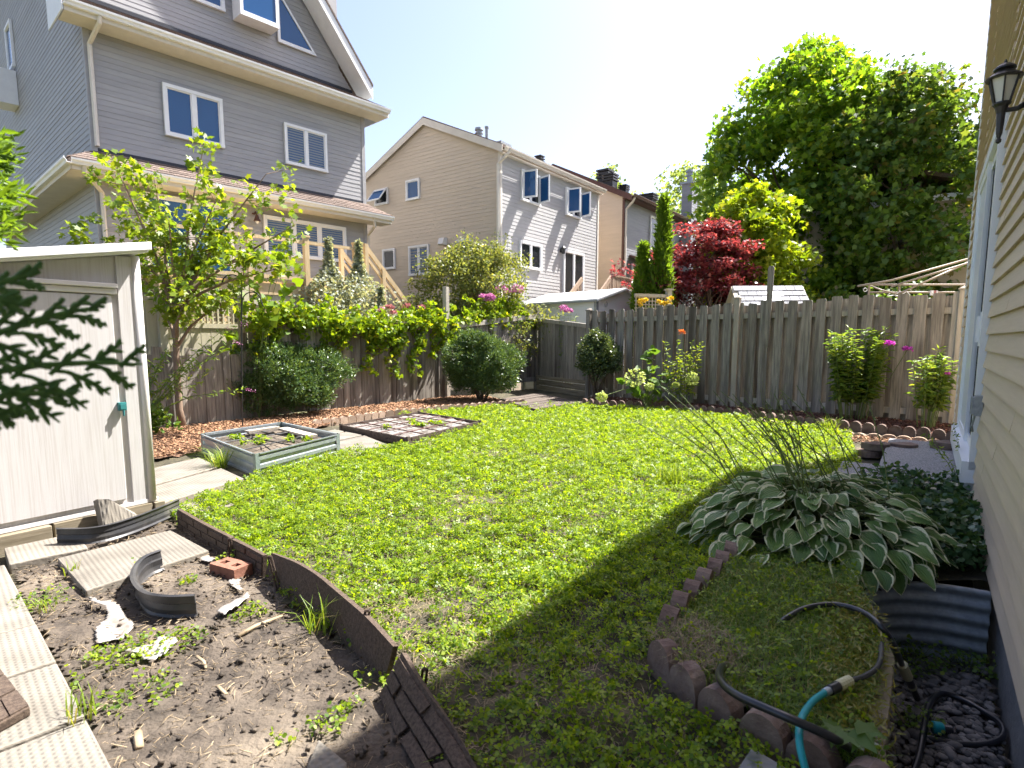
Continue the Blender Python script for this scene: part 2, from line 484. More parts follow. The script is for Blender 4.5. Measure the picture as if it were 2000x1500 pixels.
# leaves
M['clover'] = leafm('clover_leaf', (.058, .13, .012), (.245, .335, .02), trans=.48, tc=(2.2, 1.98, .5), c3=(.3, .37, .04))
M['grass'] = leafm('grass_blade', (.12, .2, .02), (.23, .32, .035), trans=.35, c3=(.42, .36, .15))
M['bedgrass'] = leafm('fine_bed_grass', (.08, .16, .025), (.19, .27, .045), trans=.35, c3=(.42, .34, .16))
M['maple'] = leafm('maple_leaf', (.06, .135, .02), (.17, .26, .03), trans=.48, tc=(2.5, 2.4, .6), c3=(.3, .34, .035))
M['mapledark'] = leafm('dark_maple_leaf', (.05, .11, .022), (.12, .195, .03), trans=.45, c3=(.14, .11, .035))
M['yellowleaf'] = leafm('yellow_green_leaf', (.12, .2, .014), (.25, .32, .022), trans=.45, tc=(2.0, 1.8, .5), c3=(.36, .36, .04))
M['redleaf'] = leafm('red_maple_leaf', (.09, .028, .038), (.27, .065, .07), trans=.42, tc=(2.1, 1.1, .9), c3=(.42, .2, .17), rough=.35)
M['cedar'] = leafm('cedar_foliage', (.08, .15, .014), (.14, .24, .022), trans=.45)
M['cedarnear'] = leafm('cedar_frond', (.08, .19, .055), (.13, .27, .08), trans=.3)
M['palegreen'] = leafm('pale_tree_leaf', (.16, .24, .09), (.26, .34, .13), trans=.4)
M['willow'] = leafm('small_grey_green_leaf', (.1, .14, .045), (.2, .23, .075), trans=.4, c3=(.3, .3, .1))
M['silver'] = leafm('silvery_leaf', (.2, .23, .17), (.42, .45, .36), trans=.25)
M['young'] = leafm('young_maple_leaf', (.085, .155, .018), (.19, .26, .028), trans=.44, tc=(2.4, 2.1, .6), c3=(.25, .3, .035))
M['vine'] = leafm('vine_leaf', (.1, .19, .016), (.2, .29, .022), trans=.42, tc=(2.1, 1.8, .5), c3=(.33, .34, .03))
M['yew'] = leafm('yew_needle', (.04, .085, .032), (.09, .15, .045), trans=.25, rough=.35, c3=(.14, .19, .04))
M['box'] = leafm('boxwood_leaf', (.05, .085, .035), (.1, .14, .06), trans=.22, rough=.3, c3=(.2, .24, .11))
M['perennial'] = leafm('phlox_leaf', (.08, .16, .028), (.17, .25, .04), trans=.42, c3=(.27, .32, .05))
M['hydleaf'] = leafm('hydrangea_leaf', (.06, .13, .02), (.11, .19, .03), trans=.4)
M['lime'] = leafm('lime_petal', (.42, .5, .15), (.56, .6, .24), trans=.35, tc=(1.2, 1.2, .7))
M['magenta'] = leafm('magenta_petal', (.5, .04, .42), (.65, .1, .55), trans=.3, tc=(1.2, 1, 1.2))
M['mauve'] = leafm('mauve_petal', (.44, .13, .3), (.6, .26, .44), trans=.3, tc=(1.2, 1, 1.2))
M['orange'] = leafm('orange_petal', (.6, .16, .03), (.7, .25, .05), trans=.35, tc=(1.3, 1, 1))
M['yellowpetal'] = leafm('yellow_petal', (.65, .45, .02), (.75, .55, .04), trans=.3, tc=(1.2, 1.1, 1))
M['coral'] = leafm('coral_petal', (.42, .16, .17), (.5, .24, .22), trans=.3, tc=(1.2, 1, 1))
M['peri'] = leafm('periwinkle_leaf', (.03, .08, .03), (.07, .13, .05), trans=.25, rough=.25)
def hostamat():
    m, nt, out = _new('variegated_hosta_leaf')
    N = nt.nodes; L = nt.links
    uv = N.new('ShaderNodeUVMap')
    sp = N.new('ShaderNodeSeparateXYZ'); L.new(uv.outputs[0], sp.inputs[0])
    def math_(op, a, b=None, v=None):
        n = N.new('ShaderNodeMath'); n.operation = op
        L.new(a, n.inputs[0])
        if b is not None: L.new(b, n.inputs[1])
        elif v is not None: n.inputs[1].default_value = v
        return n.outputs[0]
    e = math_('ABSOLUTE', math_('SUBTRACT', sp.outputs[1], v=.5))          # 0 midrib .5 edge
    no = N.new('ShaderNodeTexNoise'); no.inputs['Scale'].default_value = 7; no.inputs['Detail'].default_value = 3
    tc = N.new('ShaderNodeTexCoord'); oi = N.new('ShaderNodeObjectInfo')
    ad = N.new('ShaderNodeVectorMath'); ad.operation = 'ADD'
    L.new(uv.outputs[0], ad.inputs[0]); L.new(oi.outputs['Location'], ad.inputs[1]); L.new(ad.outputs[0], no.inputs['Vector'])
    e2 = math_('ADD', e, math_('MULTIPLY', math_('SUBTRACT', no.outputs['Fac'], v=.5), v=.22))
    tip = math_('MULTIPLY', math_('GREATER_THAN', sp.outputs[0], v=.93), v=.2)
    e3 = math_('ADD', e2, tip)
    mr = N.new('ShaderNodeMapRange'); mr.inputs['From Min'].default_value = .375; mr.inputs['From Max'].default_value = .41
    L.new(e3, mr.inputs['Value'])
    green = N.new('ShaderNodeValToRGB')
    green.color_ramp.elements[0].color = (.08, .165, .042, 1); green.color_ramp.elements[1].color = (.17, .285, .065, 1)
    L.new(oi.outputs['Random'], green.inputs[0])
    mx = N.new('ShaderNodeMix'); mx.data_type = 'RGBA'
    L.new(mr.outputs[0], mx.inputs[0]); L.new(green.outputs[0], mx.inputs[6]); mx.inputs[7].default_value = (.7, .7, .44, 1)
    b = N.new('ShaderNodeBsdfPrincipled'); b.inputs['Roughness'].default_value = .38
    L.new(mx.outputs[2], b.inputs['Base Color'])
    wv = N.new('ShaderNodeMath'); wv.operation = 'SINE'
    L.new(math_('MULTIPLY', e, v=70), wv.inputs[0])
    bp = N.new('ShaderNodeBump'); bp.inputs['Strength'].default_value = .5; bp.inputs['Distance'].default_value = .004
    L.new(wv.outputs[0], bp.inputs['Height']); L.new(bp.outputs[0], b.inputs['Normal'])
    t = N.new('ShaderNodeBsdfTranslucent'); L.new(mx.outputs[2], t.inputs['Color'])
    ms = N.new('ShaderNodeMixShader'); ms.inputs[0].default_value = .22
    L.new(b.outputs[0], ms.inputs[1]); L.new(t.outputs[0], ms.inputs[2]); L.new(ms.outputs[0], out.inputs[0])
    return m
M['hosta'] = hostamat()

# ------------------------------------------------------------------ ground sheets
def sheet(name, poly, step, z0, m, amp=.012, seed=0., holes=(), kind='structure', rough_edge=.03):
    xs = [p[0] for p in poly]; ys = [p[1] for p in poly]
    nx = int((max(xs) - min(xs)) / step) + 2; ny = int((max(ys) - min(ys)) / step) + 2
    gx = min(xs) + np.arange(nx + 1) * step; gy = min(ys) + np.arange(ny + 1) * step
    X, Y = np.meshgrid(gx, gy)
    cx = (X[:-1, :-1] + step / 2); cy = (Y[:-1, :-1] + step / 2)
    jx = cx + rough_edge * nz(cx, cy, 9, seed + 3); jy = cy + rough_edge * nz(cx, cy, 8, seed + 7)
    ins = inpoly(jx, jy, poly)
    for h in holes: ins &= ~inpoly(cx, cy, h)
    Z = z0 + amp * nz(X, Y, 3.1, seed) + amp * .5 * nz(X, Y, 11, seed + 2)
    idx = np.arange(X.size).reshape(X.shape)
    q = np.stack([idx[:-1, :-1], idx[:-1, 1:], idx[1:, 1:], idx[1:, :-1]], -1)[ins]
    used = np.unique(q); remap = -np.ones(X.size, int); remap[used] = np.arange(len(used))
    V = np.stack([X.ravel(), Y.ravel(), Z.ravel()], 1)[used]
    o = link(name, npmesh(name, V, remap[q], m, True))
    if kind: o['kind'] = kind
    return o
def scatter(poly, n, holes=()):
    xs = [p[0] for p in poly]; ys = [p[1] for p in poly]
    out = np.zeros((0, 2))
    while len(out) < n:
        q = np.stack([rng.uniform(min(xs), max(xs), n * 2), rng.uniform(min(ys), max(ys), n * 2)], 1)
        k = inpoly(q[:, 0], q[:, 1], poly)
        for h in holes: k &= ~inpoly(q[:, 0], q[:, 1], h)
        out = np.concatenate([out, q[k]])
    return out[:n]

g = MB(); g.add([(-400, -60, -.5), (400, -60, -.5), (400, 900, -.5), (-400, 900, -.5)], [(0, 1, 2, 3)])
tag(g.build('ground', M['ground']), kind='structure')

PIT = [(1.62, 2.62), (1.38, 2.08), (1.05, 1.62), (.8, 1.2), (.9, .3), (1.7, .6), (3.0, 2.4), (2.5, 2.92), (2.02, 3.0)]
LAWN = [(-2.2, 3.78), (-2.5, 4.1), (-2.36, 4.75), (-2.33, 5.2), (-1.9, 6.35), (-1.5, 6.55), (-1.2, 6.8), (-.42, 8.3), (-1.15, 9.25), (-1.9, 9.35), (-1.3, 10.0), (-.85, 10.35), (-.35, 10.75),
        (.3, 11.2), (1.2, 11.0), (1.7, 10.78), (2.72, 10.3), (3.6, 9.3), (4.25, 8.25), (4.45, 7.6), (4.1, 7.0), (3.4, 5.6), (2.7, 5.0), (1.5, 3.9), (1.2, 3.16), (1.0, 2.83), (.83, 2.6), (.68, 2.4),
        (.54, 2.2), (.5, 2.02), (.6, 1.8), (.72, 1.66), (.9, 1.4), (.9, .9), (.1, .9), (-.2, 1.55), (-.33, 1.83), (-.43, 2.02), (-.56, 2.16), (-.79, 2.38), (-1.06, 2.64), (-1.3, 2.98), (-1.78, 3.4)]
SOIL_L = [(-2.9, 3.25), (-2.1, 2.46), (-1.75, 2.14), (-1.4, 1.8), (-1.1, 1.5), (-.6, .9), (.1, .9), (-.2, 1.55), (-.33, 1.83), (-.43, 2.02), (-.56, 2.16), (-.79, 2.38), (-1.06, 2.64), (-1.3, 2.98), (-1.78, 3.4), (-2.2, 3.78), (-2.5, 4.0)]
MULCH_L = [(-5.6, 7.0), (-3.7, 5.9), (-3.5, 6.4), (-2.98, 7.4), (-2.7, 8.2), (-2.59, 8.7), (-2.07, 9.45), (-1.33, 10.12), (-.87, 10.5), (-.38, 10.9), (.1, 11.2), (-.7, 12.9), (-1.45, 12.35), (-3.1, 10.2), (-5.6, 7.0)]
MULCH_R = [(1.5, 11.2), (2.8, 10.55), (3.78, 9.48), (4.44, 8.37), (4.88, 7.9), (5.5, 7.25), (6.9, 7.9), (6.3, 8.5), (1.75, 12.7)]
GRAVELSTRIP = [(3.95, 7.55), (4.9, 7.3), (5.3, 7.05), (5.0, 6.7), (4.3, 6.8)]
YARD = [(-7, -1), (3, -1), (7.3, 7.6), (6.6, 8.45), (1.75, 12.95), (.6, 15.2), (-1.5, 12.55), (-3.2, 10.35), (-7, 5.4)]
sheet('garden_soil', YARD, .12, -.012, M['lawnsoil'], .006, 5., holes=[PIT])
sheet('lawn_ground', LAWN, .07, .008, M['lawnsoil'], .014, 1.)
sheet('soil_bed', SOIL_L, .03, .006, M['soil'], .014, 2.)
sheet('mulch_bed', MULCH_L, .07, .02, M['mulchbase'], .02, 3.)
sheet('mulch_bed', MULCH_R, .07, .02, M['mulchbase'], .02, 4.)

def chips(name, poly, n, m, label, smin=.015, smax=.04, z=.03, holes=(), wr=(.25, .55), cat='mulch', hr=(.003, .008)):
    q = scatter(poly, n, holes)
    P = np.stack([q[:, 0], q[:, 1], z + rng.uniform(-.008, .012, n)], 1)
    L_ = rng.uniform(smin, smax, n); W_ = L_ * rng.uniform(wr[0], wr[1], n); H_ = rng.uniform(hr[0], hr[1], n)
    a = rng.uniform(0, 6.28, n); tl = rng.normal(0, .25, n)
    d = np.stack([np.cos(a) * np.cos(tl), np.sin(a) * np.cos(tl), np.sin(tl)], 1)
    s = np.stack([-np.sin(a), np.cos(a), rng.normal(0, .25, n)], 1)
    u = np.cross(d, s)
    V = []
    for sx, sy, sz in [(-1, -1, -1), (1, -.7, -1), (1, .7, -1), (-1, 1, -1), (-1, -1, 1), (1, -.7, 1), (1, .7, 1), (-1, 1, 1)]:
        V.append(P + d * (sx * L_ / 2)[:, None] + s * (sy * W_ / 2)[:, None] + u * (sz * H_ / 2)[:, None])
    V = np.stack(V, 1).reshape(-1, 3)
    f = np.array([(0, 3, 2, 1), (4, 5, 6, 7), (0, 1, 5, 4), (1, 2, 6, 5), (2, 3, 7, 6), (3, 0, 4, 7)])
    Fc = (np.arange(n)[:, None, None] * 8 + f[None]).reshape(-1, 4)
    return tag(link(name, npmesh(name, V, Fc, m)), label, cat, kind='stuff')
chips('bark_mulch', MULCH_L, 11000, M['chips'], 'orange brown bark chips under the left fence and clipped yew', .02, .06, .04)
chips('bark_mulch', MULCH_R, 7000, M['chips_dark'], 'dark red shredded mulch along the right board fence', .02, .055, .04)
chips('bark_mulch', GRAVELSTRIP, 900, M['chips'], 'orange bark chips between scalloped edging and concrete step', .02, .045, .02)

# ------------------------------------------------------------------ paving slabs
M['slabside'] = pm('rough_slab_edge', (.17, .15, .12), (.26, .23, .19), 12, rough=.95, bump=.4, bscale=50)
def slab_sides(o, bevel=.007):
    o.data.materials.append(M['slabside'])
    for p in o.data.polygons:
        if abs(p.normal.z) < .6: p.material_index = 1
    md = o.modifiers.new('bevel', 'BEVEL'); md.width = bevel; md.segments = 2; md.limit_method = 'ANGLE'; md.material = 1
path = thing('paver_path', None, None)
path['kind'] = 'structure'
def slab(corners, z0, z1, m, parent=None, name='slab', loc=None, bevel=.006):
    b = MB()
    c = sum((Vector((p[0], p[1], 0)) for p in corners), Vector()) / len(corners)
    b.prism([(p[0] - c.x, p[1] - c.y, z0) for p in corners], (0, 0, z1 - z0))
    o = b.build(name, m, parent)
    o.location = (c.x, c.y, 0)
    slab_sides(o)
    return o
def ccw(c):
    a = sum(c[i][0] * c[(i + 1) % len(c)][1] - c[(i + 1) % len(c)][0] * c[i][1] for i in range(len(c)))
    return c if a > 0 else c[::-1]
def pxslab(px, z1=.035, **k):
    return slab(ccw([tuple(at(x, y, z1)[:2]) for x, y in px]), -.02, z1, M['slab'], path, **k)
# column along the left edge of the picture, each slab 0.6 x 0.6
e0 = Vector(at(10, 1100, .035)[:2]); e1 = Vector(at(230, 1510, .035)[:2])
ed = (e1 - e0).normalized(); en = Vector((ed.y, -ed.x))
if en.x > 0: en = -en
edges = [at(13, 1100, .035), at(82, 1214, .035), at(121, 1289, .035), at(175, 1396, .035), at(235, 1510, .035)]
ts = [(Vector(p[:2]) - e0).dot(ed) for p in edges]
ts = [ts[0] - .62] + ts + [ts[-1] + .5]
for i in range(len(ts) - 1):
    for k in range(2):
        a0, a1 = ts[i] + .006, ts[i + 1] - .006
        w0, w1 = k * .62 + .004, k * .62 + .612
        if i == 0: continue
        cs = [e0 + ed * a0 + en * w0, e0 + ed * a1 + en * w0, e0 + ed * a1 + en * w1, e0 + ed * a0 + en * w1]
        slab(ccw([tuple(c) for c in cs]), -.02, .035 + rnd.uniform(-.006, .004), M['slab'], path)
pxslab([(112, 1090), (333, 1035), (408, 1075), (167, 1153)], .04)
pxslab([(8, 1070), (150, 1040), (172, 1070), (18, 1102)], .045)
for q in ([(296, 915), (388, 893), (428, 911), (290, 949)], [(288, 953), (432, 914), (476, 934), (304, 986)], [(340, 990), (432, 966), (462, 984), (378, 1004)],
          [(660, 862), (712, 850), (760, 869), (672, 896)], [(636, 852), (676, 843), (708, 849), (655, 860)], [(625, 845), (655, 838), (672, 842), (640, 850)]):
    pxslab(q, .03)
# broken corner slab at the bottom, slab under the bed, leaning triangle
def loose(name, label, px, z1, m, cat):
    b = MB(); pts = ccw([tuple(at(x, y, z1)[:2]) for x, y in px])
    c = sum((Vector((p[0], p[1], 0)) for p in pts), Vector()) / len(pts)
    b.prism([(p[0] - c.x, p[1] - c.y, -.03) for p in pts], (0, 0, z1 + .03))
    o = b.build(name, m, bevel=.006); o.location = (c.x, c.y, 0)
    return tag(o, label, cat)
loose('broken_slab', 'small broken slab corner lying on the bare soil at the bottom', [(597, 1500), (622, 1442), (678, 1488), (672, 1520), (600, 1540)], .045, M['slab'], 'paving slab')
loose('loose_slab', 'grey slab corner half under the bed edging in the shade', [(1440, 1500), (1468, 1458), (1560, 1512), (1540, 1560), (1430, 1545)], .05, M['concrete'], 'paving slab')
b = MB()
tri = [at(190, 975, .23), at(205, 1032, .05), at(278, 1010, .05)]
tri = [Vector(at(203, 1034, .03)), Vector(at(277, 1012, .03)), Vector(at(262, 1000, .08)), Vector(at(214, 975, .21)), Vector(at(190, 974, .22))]
nn = (tri[1] - tri[0]).cross(tri[4] - tri[0]).normalized() * .05
if nn.y < 0: nn = -nn
cc = Vector(tri[0]); b.prism([t - cc for t in tri], nn)
o = b.build('leaning_slab', M['slab'], bevel=.005); o.location = cc
tag(o, 'triangular slab offcut leaning against the shed base', 'paving slab')

# ------------------------------------------------------------------ house kit (local frame: d along the wall, n outwards, z up)
V3 = Vector
def siding(parent, A, d, n, x0, x1, z0, z1, ex, m, xl=None, xr=None, name='siding_board', proud=.009, seams=False):
    """one board per course; xl/xr give the ends as functions of z for gables"""
    A, d, n = V3(A), V3(d), V3(n)
    k = 0; z = z0
    while z < z1 - .01:
        zt = min(z + ex, z1)
        a0 = xl(z) if xl else x0; b0 = xr(z) if xr else x1
        a1 = xl(zt) if xl else x0; b1 = xr(zt) if xr else x1
        if b0 - a0 > .06:
            if b1 - a1 < .02: a1 = b1 = (a0 + b0) / 2; b1 += .02
            P = lambda t, o_, zz: A + d * t + n * o_ + V3((0, 0, zz))
            cuts = [(a0, b0, a1, b1)]
            if seams:
                c = a0 + (k * 1.37 + rnd.uniform(-.2, .2)) % 3.2; xs = [a0]
                while c < b0 - .3: xs.append(c); c += 3.4
                xs.append(b0)
                cuts = [(p_ + (.002 if i_ else 0), q_ - .001, p_ + (.002 if i_ else 0), q_ - .001) for i_, (p_, q_) in enumerate(zip(xs, xs[1:]))]
            for (a0, b0, a1, b1) in cuts:
                j = .0015 * rnd.uniform(-1, 1); sg = .0012 * rnd.uniform(-1, 1)
                vs = [P(a0, 0, z), P(a0, proud + j, z + sg), P(a0, proud + j - .001, z + .012), P(a1, .0015, zt), P(a1, 0, zt),
                      P(b0, 0, z), P(b0, proud + j, z - sg), P(b0, proud + j - .001, z + .012), P(b1, .0015, zt), P(b1, 0, zt)]
                fs = [(0, 1, 6, 5), (1, 2, 7, 6), (2, 3, 8, 7), (3, 4, 9, 8), (0, 4, 3, 2, 1), (5, 6, 7, 8, 9), (0, 5, 9, 4)]
                MB().add(vs, fs).build(name, m, parent)
        z = zt; k += 1
def window(parent, A, d, n, x0, x1, z0, z1, npane=2, depth=.06, fw=.06, glass=None, frame=None, name='window', rows=1, blind=False, off=.012):
    A, d, n = V3(A), V3(d), V3(n); Z = V3((0, 0, 1))
    P = lambda t, o_, zz: A + d * t + n * o_ + Z * zz
    b = MB()
    def bar(a0, a1, c0, c1, dep): b.obox(P(a0, off, c0), d * (a1 - a0), n * dep, Z * (c1 - c0))
    bar(x0, x1, z0, z0 + fw, depth + .012); bar(x0, x1, z1 - fw, z1, depth)
    bar(x0, x0 + fw, z0 + fw, z1 - fw, depth - .003); bar(x1 - fw, x1, z0 + fw, z1 - fw, depth - .003)
    w = (x1 - x0 - 2 * fw)
    for i in range(1, npane):
        c = x0 + fw + w * i / npane
        bar(c - fw * .6, c + fw * .6, z0 + fw, z1 - fw, depth - .008)
    o = b.build(name, frame or M['white'], parent)
    for i in range(npane):
        a0 = x0 + fw + w * i / npane + (fw * .6 if i else 0); a1 = x0 + fw + w * (i + 1) / npane - (fw * .6 if i < npane - 1 else 0)
        # sash inside the frame, then the pane
        s = MB(); sw = .022
        for q in ((a0, a1, z0 + fw, z0 + fw + sw), (a0, a1, z1 - fw - sw, z1 - fw), (a0, a0 + sw, z0 + fw + sw, z1 - fw - sw), (a1 - sw, a1, z0 + fw + sw, z1 - fw - sw)):
            s.obox(P(q[0], off, q[2]), d * (q[1] - q[0]), n * (depth * .6), Z * (q[3] - q[2]))
        s.build('sash', frame or M['white'], o)
        g = MB(); g.obox(P(a0 + sw, off, z0 + fw + sw), d * (a1 - a0 - 2 * sw), n * (depth * .3), Z * (z1 - z0 - 2 * fw - 2 * sw))
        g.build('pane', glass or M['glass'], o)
        if blind:
            h = z1 - z0 - 2 * fw - 2 * sw; k = int(h / .055)
            sb = MB()
            for q in range(k):
                zz = z0 + fw + sw + .01 + q * h / k
                sb.obox(P(a0 + sw + .01, off + depth * .31, zz), d * (a1 - a0 - 2 * sw - .02), n * .004, Z * (h / k * .5))
            tag(sb.build('blind_slats', M['blind'], o), kind='stuff')
    return o
def gutter(parent, p, q, n, m, r=.06, name='gutter'):
    """K-profile gutter from p to q, n outwards"""
    p, q, n = V3(p), V3(q), V3(n); Z = V3((0, 0, 1))
    prof = [(0, -.1), (.07, -.1), (.085, -.06), (.11, -.035), (.115, 0), (.1, 0), (.095, -.03), (.07, -.055), (.06, -.085), (0, -.085)]
    b = MB(); b.prism([p + n * x + Z * z for x, z in prof], q - p)
    return b.build(name, m, parent)
def downspout(parent, pts, m, w=.07, name='downspout'):
    b = MB(); b.tube(pts, w / 2, n=6)
    return b.build(name, m, parent)
def roof_courses(parent, a0, a1, b0, b1, n, m, name='shingles'):
    """stepped shingle courses between eave line a0-a1 and upper line b0-b1, tabs staggered; one part"""
    a0, a1, b0, b1 = map(V3, (a0, a1, b0, b1))
    nr = (a1 - a0).cross(b0 - a0).normalized()
    if nr.z < 0: nr = -nr
    b = MB()
    for i in range(n):
        t0, t1 = i / n, (i + 1.12) / n
        L0, L1 = a0.lerp(b0, t0), a1.lerp(b1, t0); U0, U1 = a0.lerp(b0, min(t1, 1)), a1.lerp(b1, min(t1, 1))
        nt = max(2, int((L1 - L0).length / .33)); sh = .5 * (i % 2) / nt
        for k in range(-1, nt):
            s0, s1 = max(0, (k + .5 * (i % 2)) / nt + .003 / nt), min(1, (k + 1 + .5 * (i % 2)) / nt - .02 / nt)
            if s1 - s0 < .01 / nt: continue
            up = .012 + rnd.uniform(-.002, .003)
            p = [L0.lerp(L1, s0), L0.lerp(L1, s1), U0.lerp(U1, s1), U0.lerp(U1, s0)]
            b.hexa([p[0], p[1], p[2] - nr * .002, p[3] - nr * .002, p[0] + nr * up, p[1] + nr * up, p[2] + nr * .002, p[3] + nr * .002])
    return b.build(name, m, parent, kind='stuff')
def frame_loc(O, th): return (O[0], O[1], 0), R(90) - th
X_, Y_, Z_ = V3((1, 0, 0)), V3((0, 1, 0)), V3((0, 0, 1))

# ------------------------------------------------------------------ taupe house, left
th = R(42.5)
O = (-7.951, 11.662)
LH = thing('taupe_house', 'tall taupe sided house with two skirt roofs left of the yard', 'house', *frame_loc(O, th))
W = 5.98
fn = -Y_
cw = MB()
cw.box(0, W, .004, 1.03, -.4, 7.1)
cw.box(0, W, 1.03, 11, -.4, 12)
cw.build('wall', M['side_left'], LH)
siding(LH, (0, 0, 0), X_, fn, 0.05, W - .05, 1.0, 4.35, .1016, M['side_left'])
siding(LH, (0, 0, 0), X_, fn, 0.05, W - .05, 4.78, 7.1, .1016, M['side_left'])
rk = lambda z: 6.45 - (z - 7.88) / 1.23
siding(LH, (0, 1.0, 0), X_, fn, 0, 6.3, 7.85, 12, .1016, M['side_left'], xl=lambda z: 0.02, xr=lambda z: min(6.35, rk(z)))
siding(LH, (0, 0, 0), -Y_, -X_, -10.5, -.06, 4.78, 11.9, .1016, M['side_left'])
siding(LH, (0, 0, 0), -Y_, -X_, -10.5, -.06, 1.0, 4.3, .1016, M['side_left'])
for z0, z1 in ((1.0, 4.32), (4.8, 7.05)):
    for x in (0, W):
        MB().box(x - .05, x + .05, -.022, .05, z0, z1).build('corner_trim', M['side_left'], LH)
# upper skirt roof
def skirt(ze, zw, yw, over, x0, x1, ncourse, t0, t1):
    b = MB()
    b.hexa([(x0, -over + .01, ze - .07), (x1, -over + .01, ze - .07), (t1, yw, zw - .07), (t0, yw, zw - .07), (x0, -over, ze), (x1, -over, ze), (t1, yw, zw), (t0, yw, zw)])
    rf = b.build('roof', M['shingle'], LH)
    roof_courses(rf, (x0, -over - .03, ze + .005), (x1, -over - .03, ze + .005), (t0, yw, zw + .005), (t1, yw, zw + .005), ncourse, M['shingle'])
    b = MB(); b.box(x0 + .02, x1 - .02, -over + .03, -.001, ze - .2, ze - .18); b.build('soffit', M['cream'], LH)
    b = MB(); b.box(x0 + .02, x1 - .02, -over, -over + .028, ze - .2, ze - .075); b.build('fascia', M['cream'], LH)
    gutter(LH, (x0, -over, ze - .02), (x1, -over, ze - .02), fn, M['white'])
skirt(7.2, 7.95, 1.0, .5, -.42, 6.46, 11, -.1, 6.2)
skirt(4.5, 4.82, -.002, .5, -.5, 6.5, 5, 0, 6.05)
MB().box(0, W, -.016, -.003, 4.82, 4.88).build('flashing', M['flash'], LH)
b = MB(); b.prism([(0.1, .985, 7.96), (6.35, .985, 7.96), (6.35, .985, 8.03), (.1, .985, 8.03)], (0, -.012, 0))
b.build('flashing', M['flash'], LH)
# lower skirt along the left side
b = MB()
b.hexa([(-.49, 10, 4.43), (-.49, -.5, 4.43), (0, 0, 4.75), (0, 10, 4.75), (-.5, 10, 4.5), (-.5, -.5, 4.5), (0, 0, 4.82), (0, 10, 4.82)])
rf = b.build('roof', M['shingle'], LH)
roof_courses(rf, (-.53, 10, 4.505), (-.53, -.53, 4.505), (0, 10, 4.825), (0, 0, 4.825), 5, M['shingle'])
MB().box(-.47, -.001, .0, 10, 4.3, 4.32).build('soffit', M['cream'], LH)
MB().box(-.5, -.472, -.47, 10, 4.3, 4.425).build('fascia', M['cream'], LH)
gutter(LH, (-.5, -.6, 4.48), (-.5, 10, 4.48), -X_, M['white'])
b = MB()   # eave return boxes at the left ends
b.prism([(-.44, -.5, 7.0), (-.44, .6, 7.0), (-.44, .6, 7.72), (-.44, -.5, 7.16)], (.02, 0, 0)); b.build('fascia', M['white'], LH)
b = MB(); b.prism([(6.44, -.5, 7.0), (6.44, .95, 7.0), (6.3, .95, 7.86), (6.44, -.5, 7.16)], (.02, 0, 0))
b.build('fascia', M['white'], LH)
# rake of the gable
b = MB()
r0, r1 = V3((6.62, 0, 7.74)), V3((3.2, 0, 7.74 + 3.42 * 1.23))
for oy, th_, dz in ((.42, .05, 0.02), ):
    b.prism([r0 + Y_ * .4, r1 + Y_ * .4, r1 + Y_ * .4 + Z_ * .3, r0 + Y_ * .4 + Z_ * .3], (0, .04, 0))
b.build('rake_board', M['white'], LH)
b = MB(); b.prism([r0 + Y_ * .445 + Z_ * .05, r1 + Y_ * .445 + Z_ * .05, r1 + Y_ * .445 + Z_ * .09, r0 + Y_ * .445 + Z_ * .09], (0, .55, 0))
b.build('rake_soffit', M['white'], LH)
b = MB(); b.prism([r0 + Y_ * .38 + Z_ * .305, r1 + Y_ * .38 + Z_ * .305, r1 + Y_ * .38 + Z_ * .37, r0 + Y_ * .38 + Z_ * .37], (0, 10, 0))
b.build('roof', M['shingle'], LH)
# windows
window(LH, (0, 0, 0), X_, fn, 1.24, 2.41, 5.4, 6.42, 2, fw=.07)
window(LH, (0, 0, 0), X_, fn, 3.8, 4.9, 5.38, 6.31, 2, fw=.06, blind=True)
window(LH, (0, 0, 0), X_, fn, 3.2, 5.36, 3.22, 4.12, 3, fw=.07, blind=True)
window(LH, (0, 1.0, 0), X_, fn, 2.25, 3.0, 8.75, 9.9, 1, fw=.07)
b = MB()                                                            # projecting box window in the gable
b.box(3.18, 4.1, .55, .98, 8.66, 8.76); b.box(3.18, 3.25, .55, .98, 8.76, 9.75); b.box(4.03, 4.1, .55, .98, 8.76, 9.75); b.box(3.18, 4.1, .55, .98, 9.75, 9.83)
o = b.build('box_window', M['white'], LH)
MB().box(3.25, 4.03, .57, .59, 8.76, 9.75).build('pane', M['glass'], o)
b = MB()
tri = [V3((4.25, .97, 8.55)), V3((5.28, .97, 8.55)), V3((4.25, .97, 9.82))]
cen = sum(tri, V3()) / 3
for i in range(3):
    p, q = tri[i], tri[(i + 1) % 3]; pi, qi = cen + (p - cen) * .82, cen + (q - cen) * .82
    b.prism([p, q, qi, pi], (0, -.05, 0))
o = b.build('gable_window', M['white'], LH)
b = MB(); b.prism([cen + (p - cen) * .82 for p in tri], (0, -.02, 0)); b.build('pane', M['glass'], o)
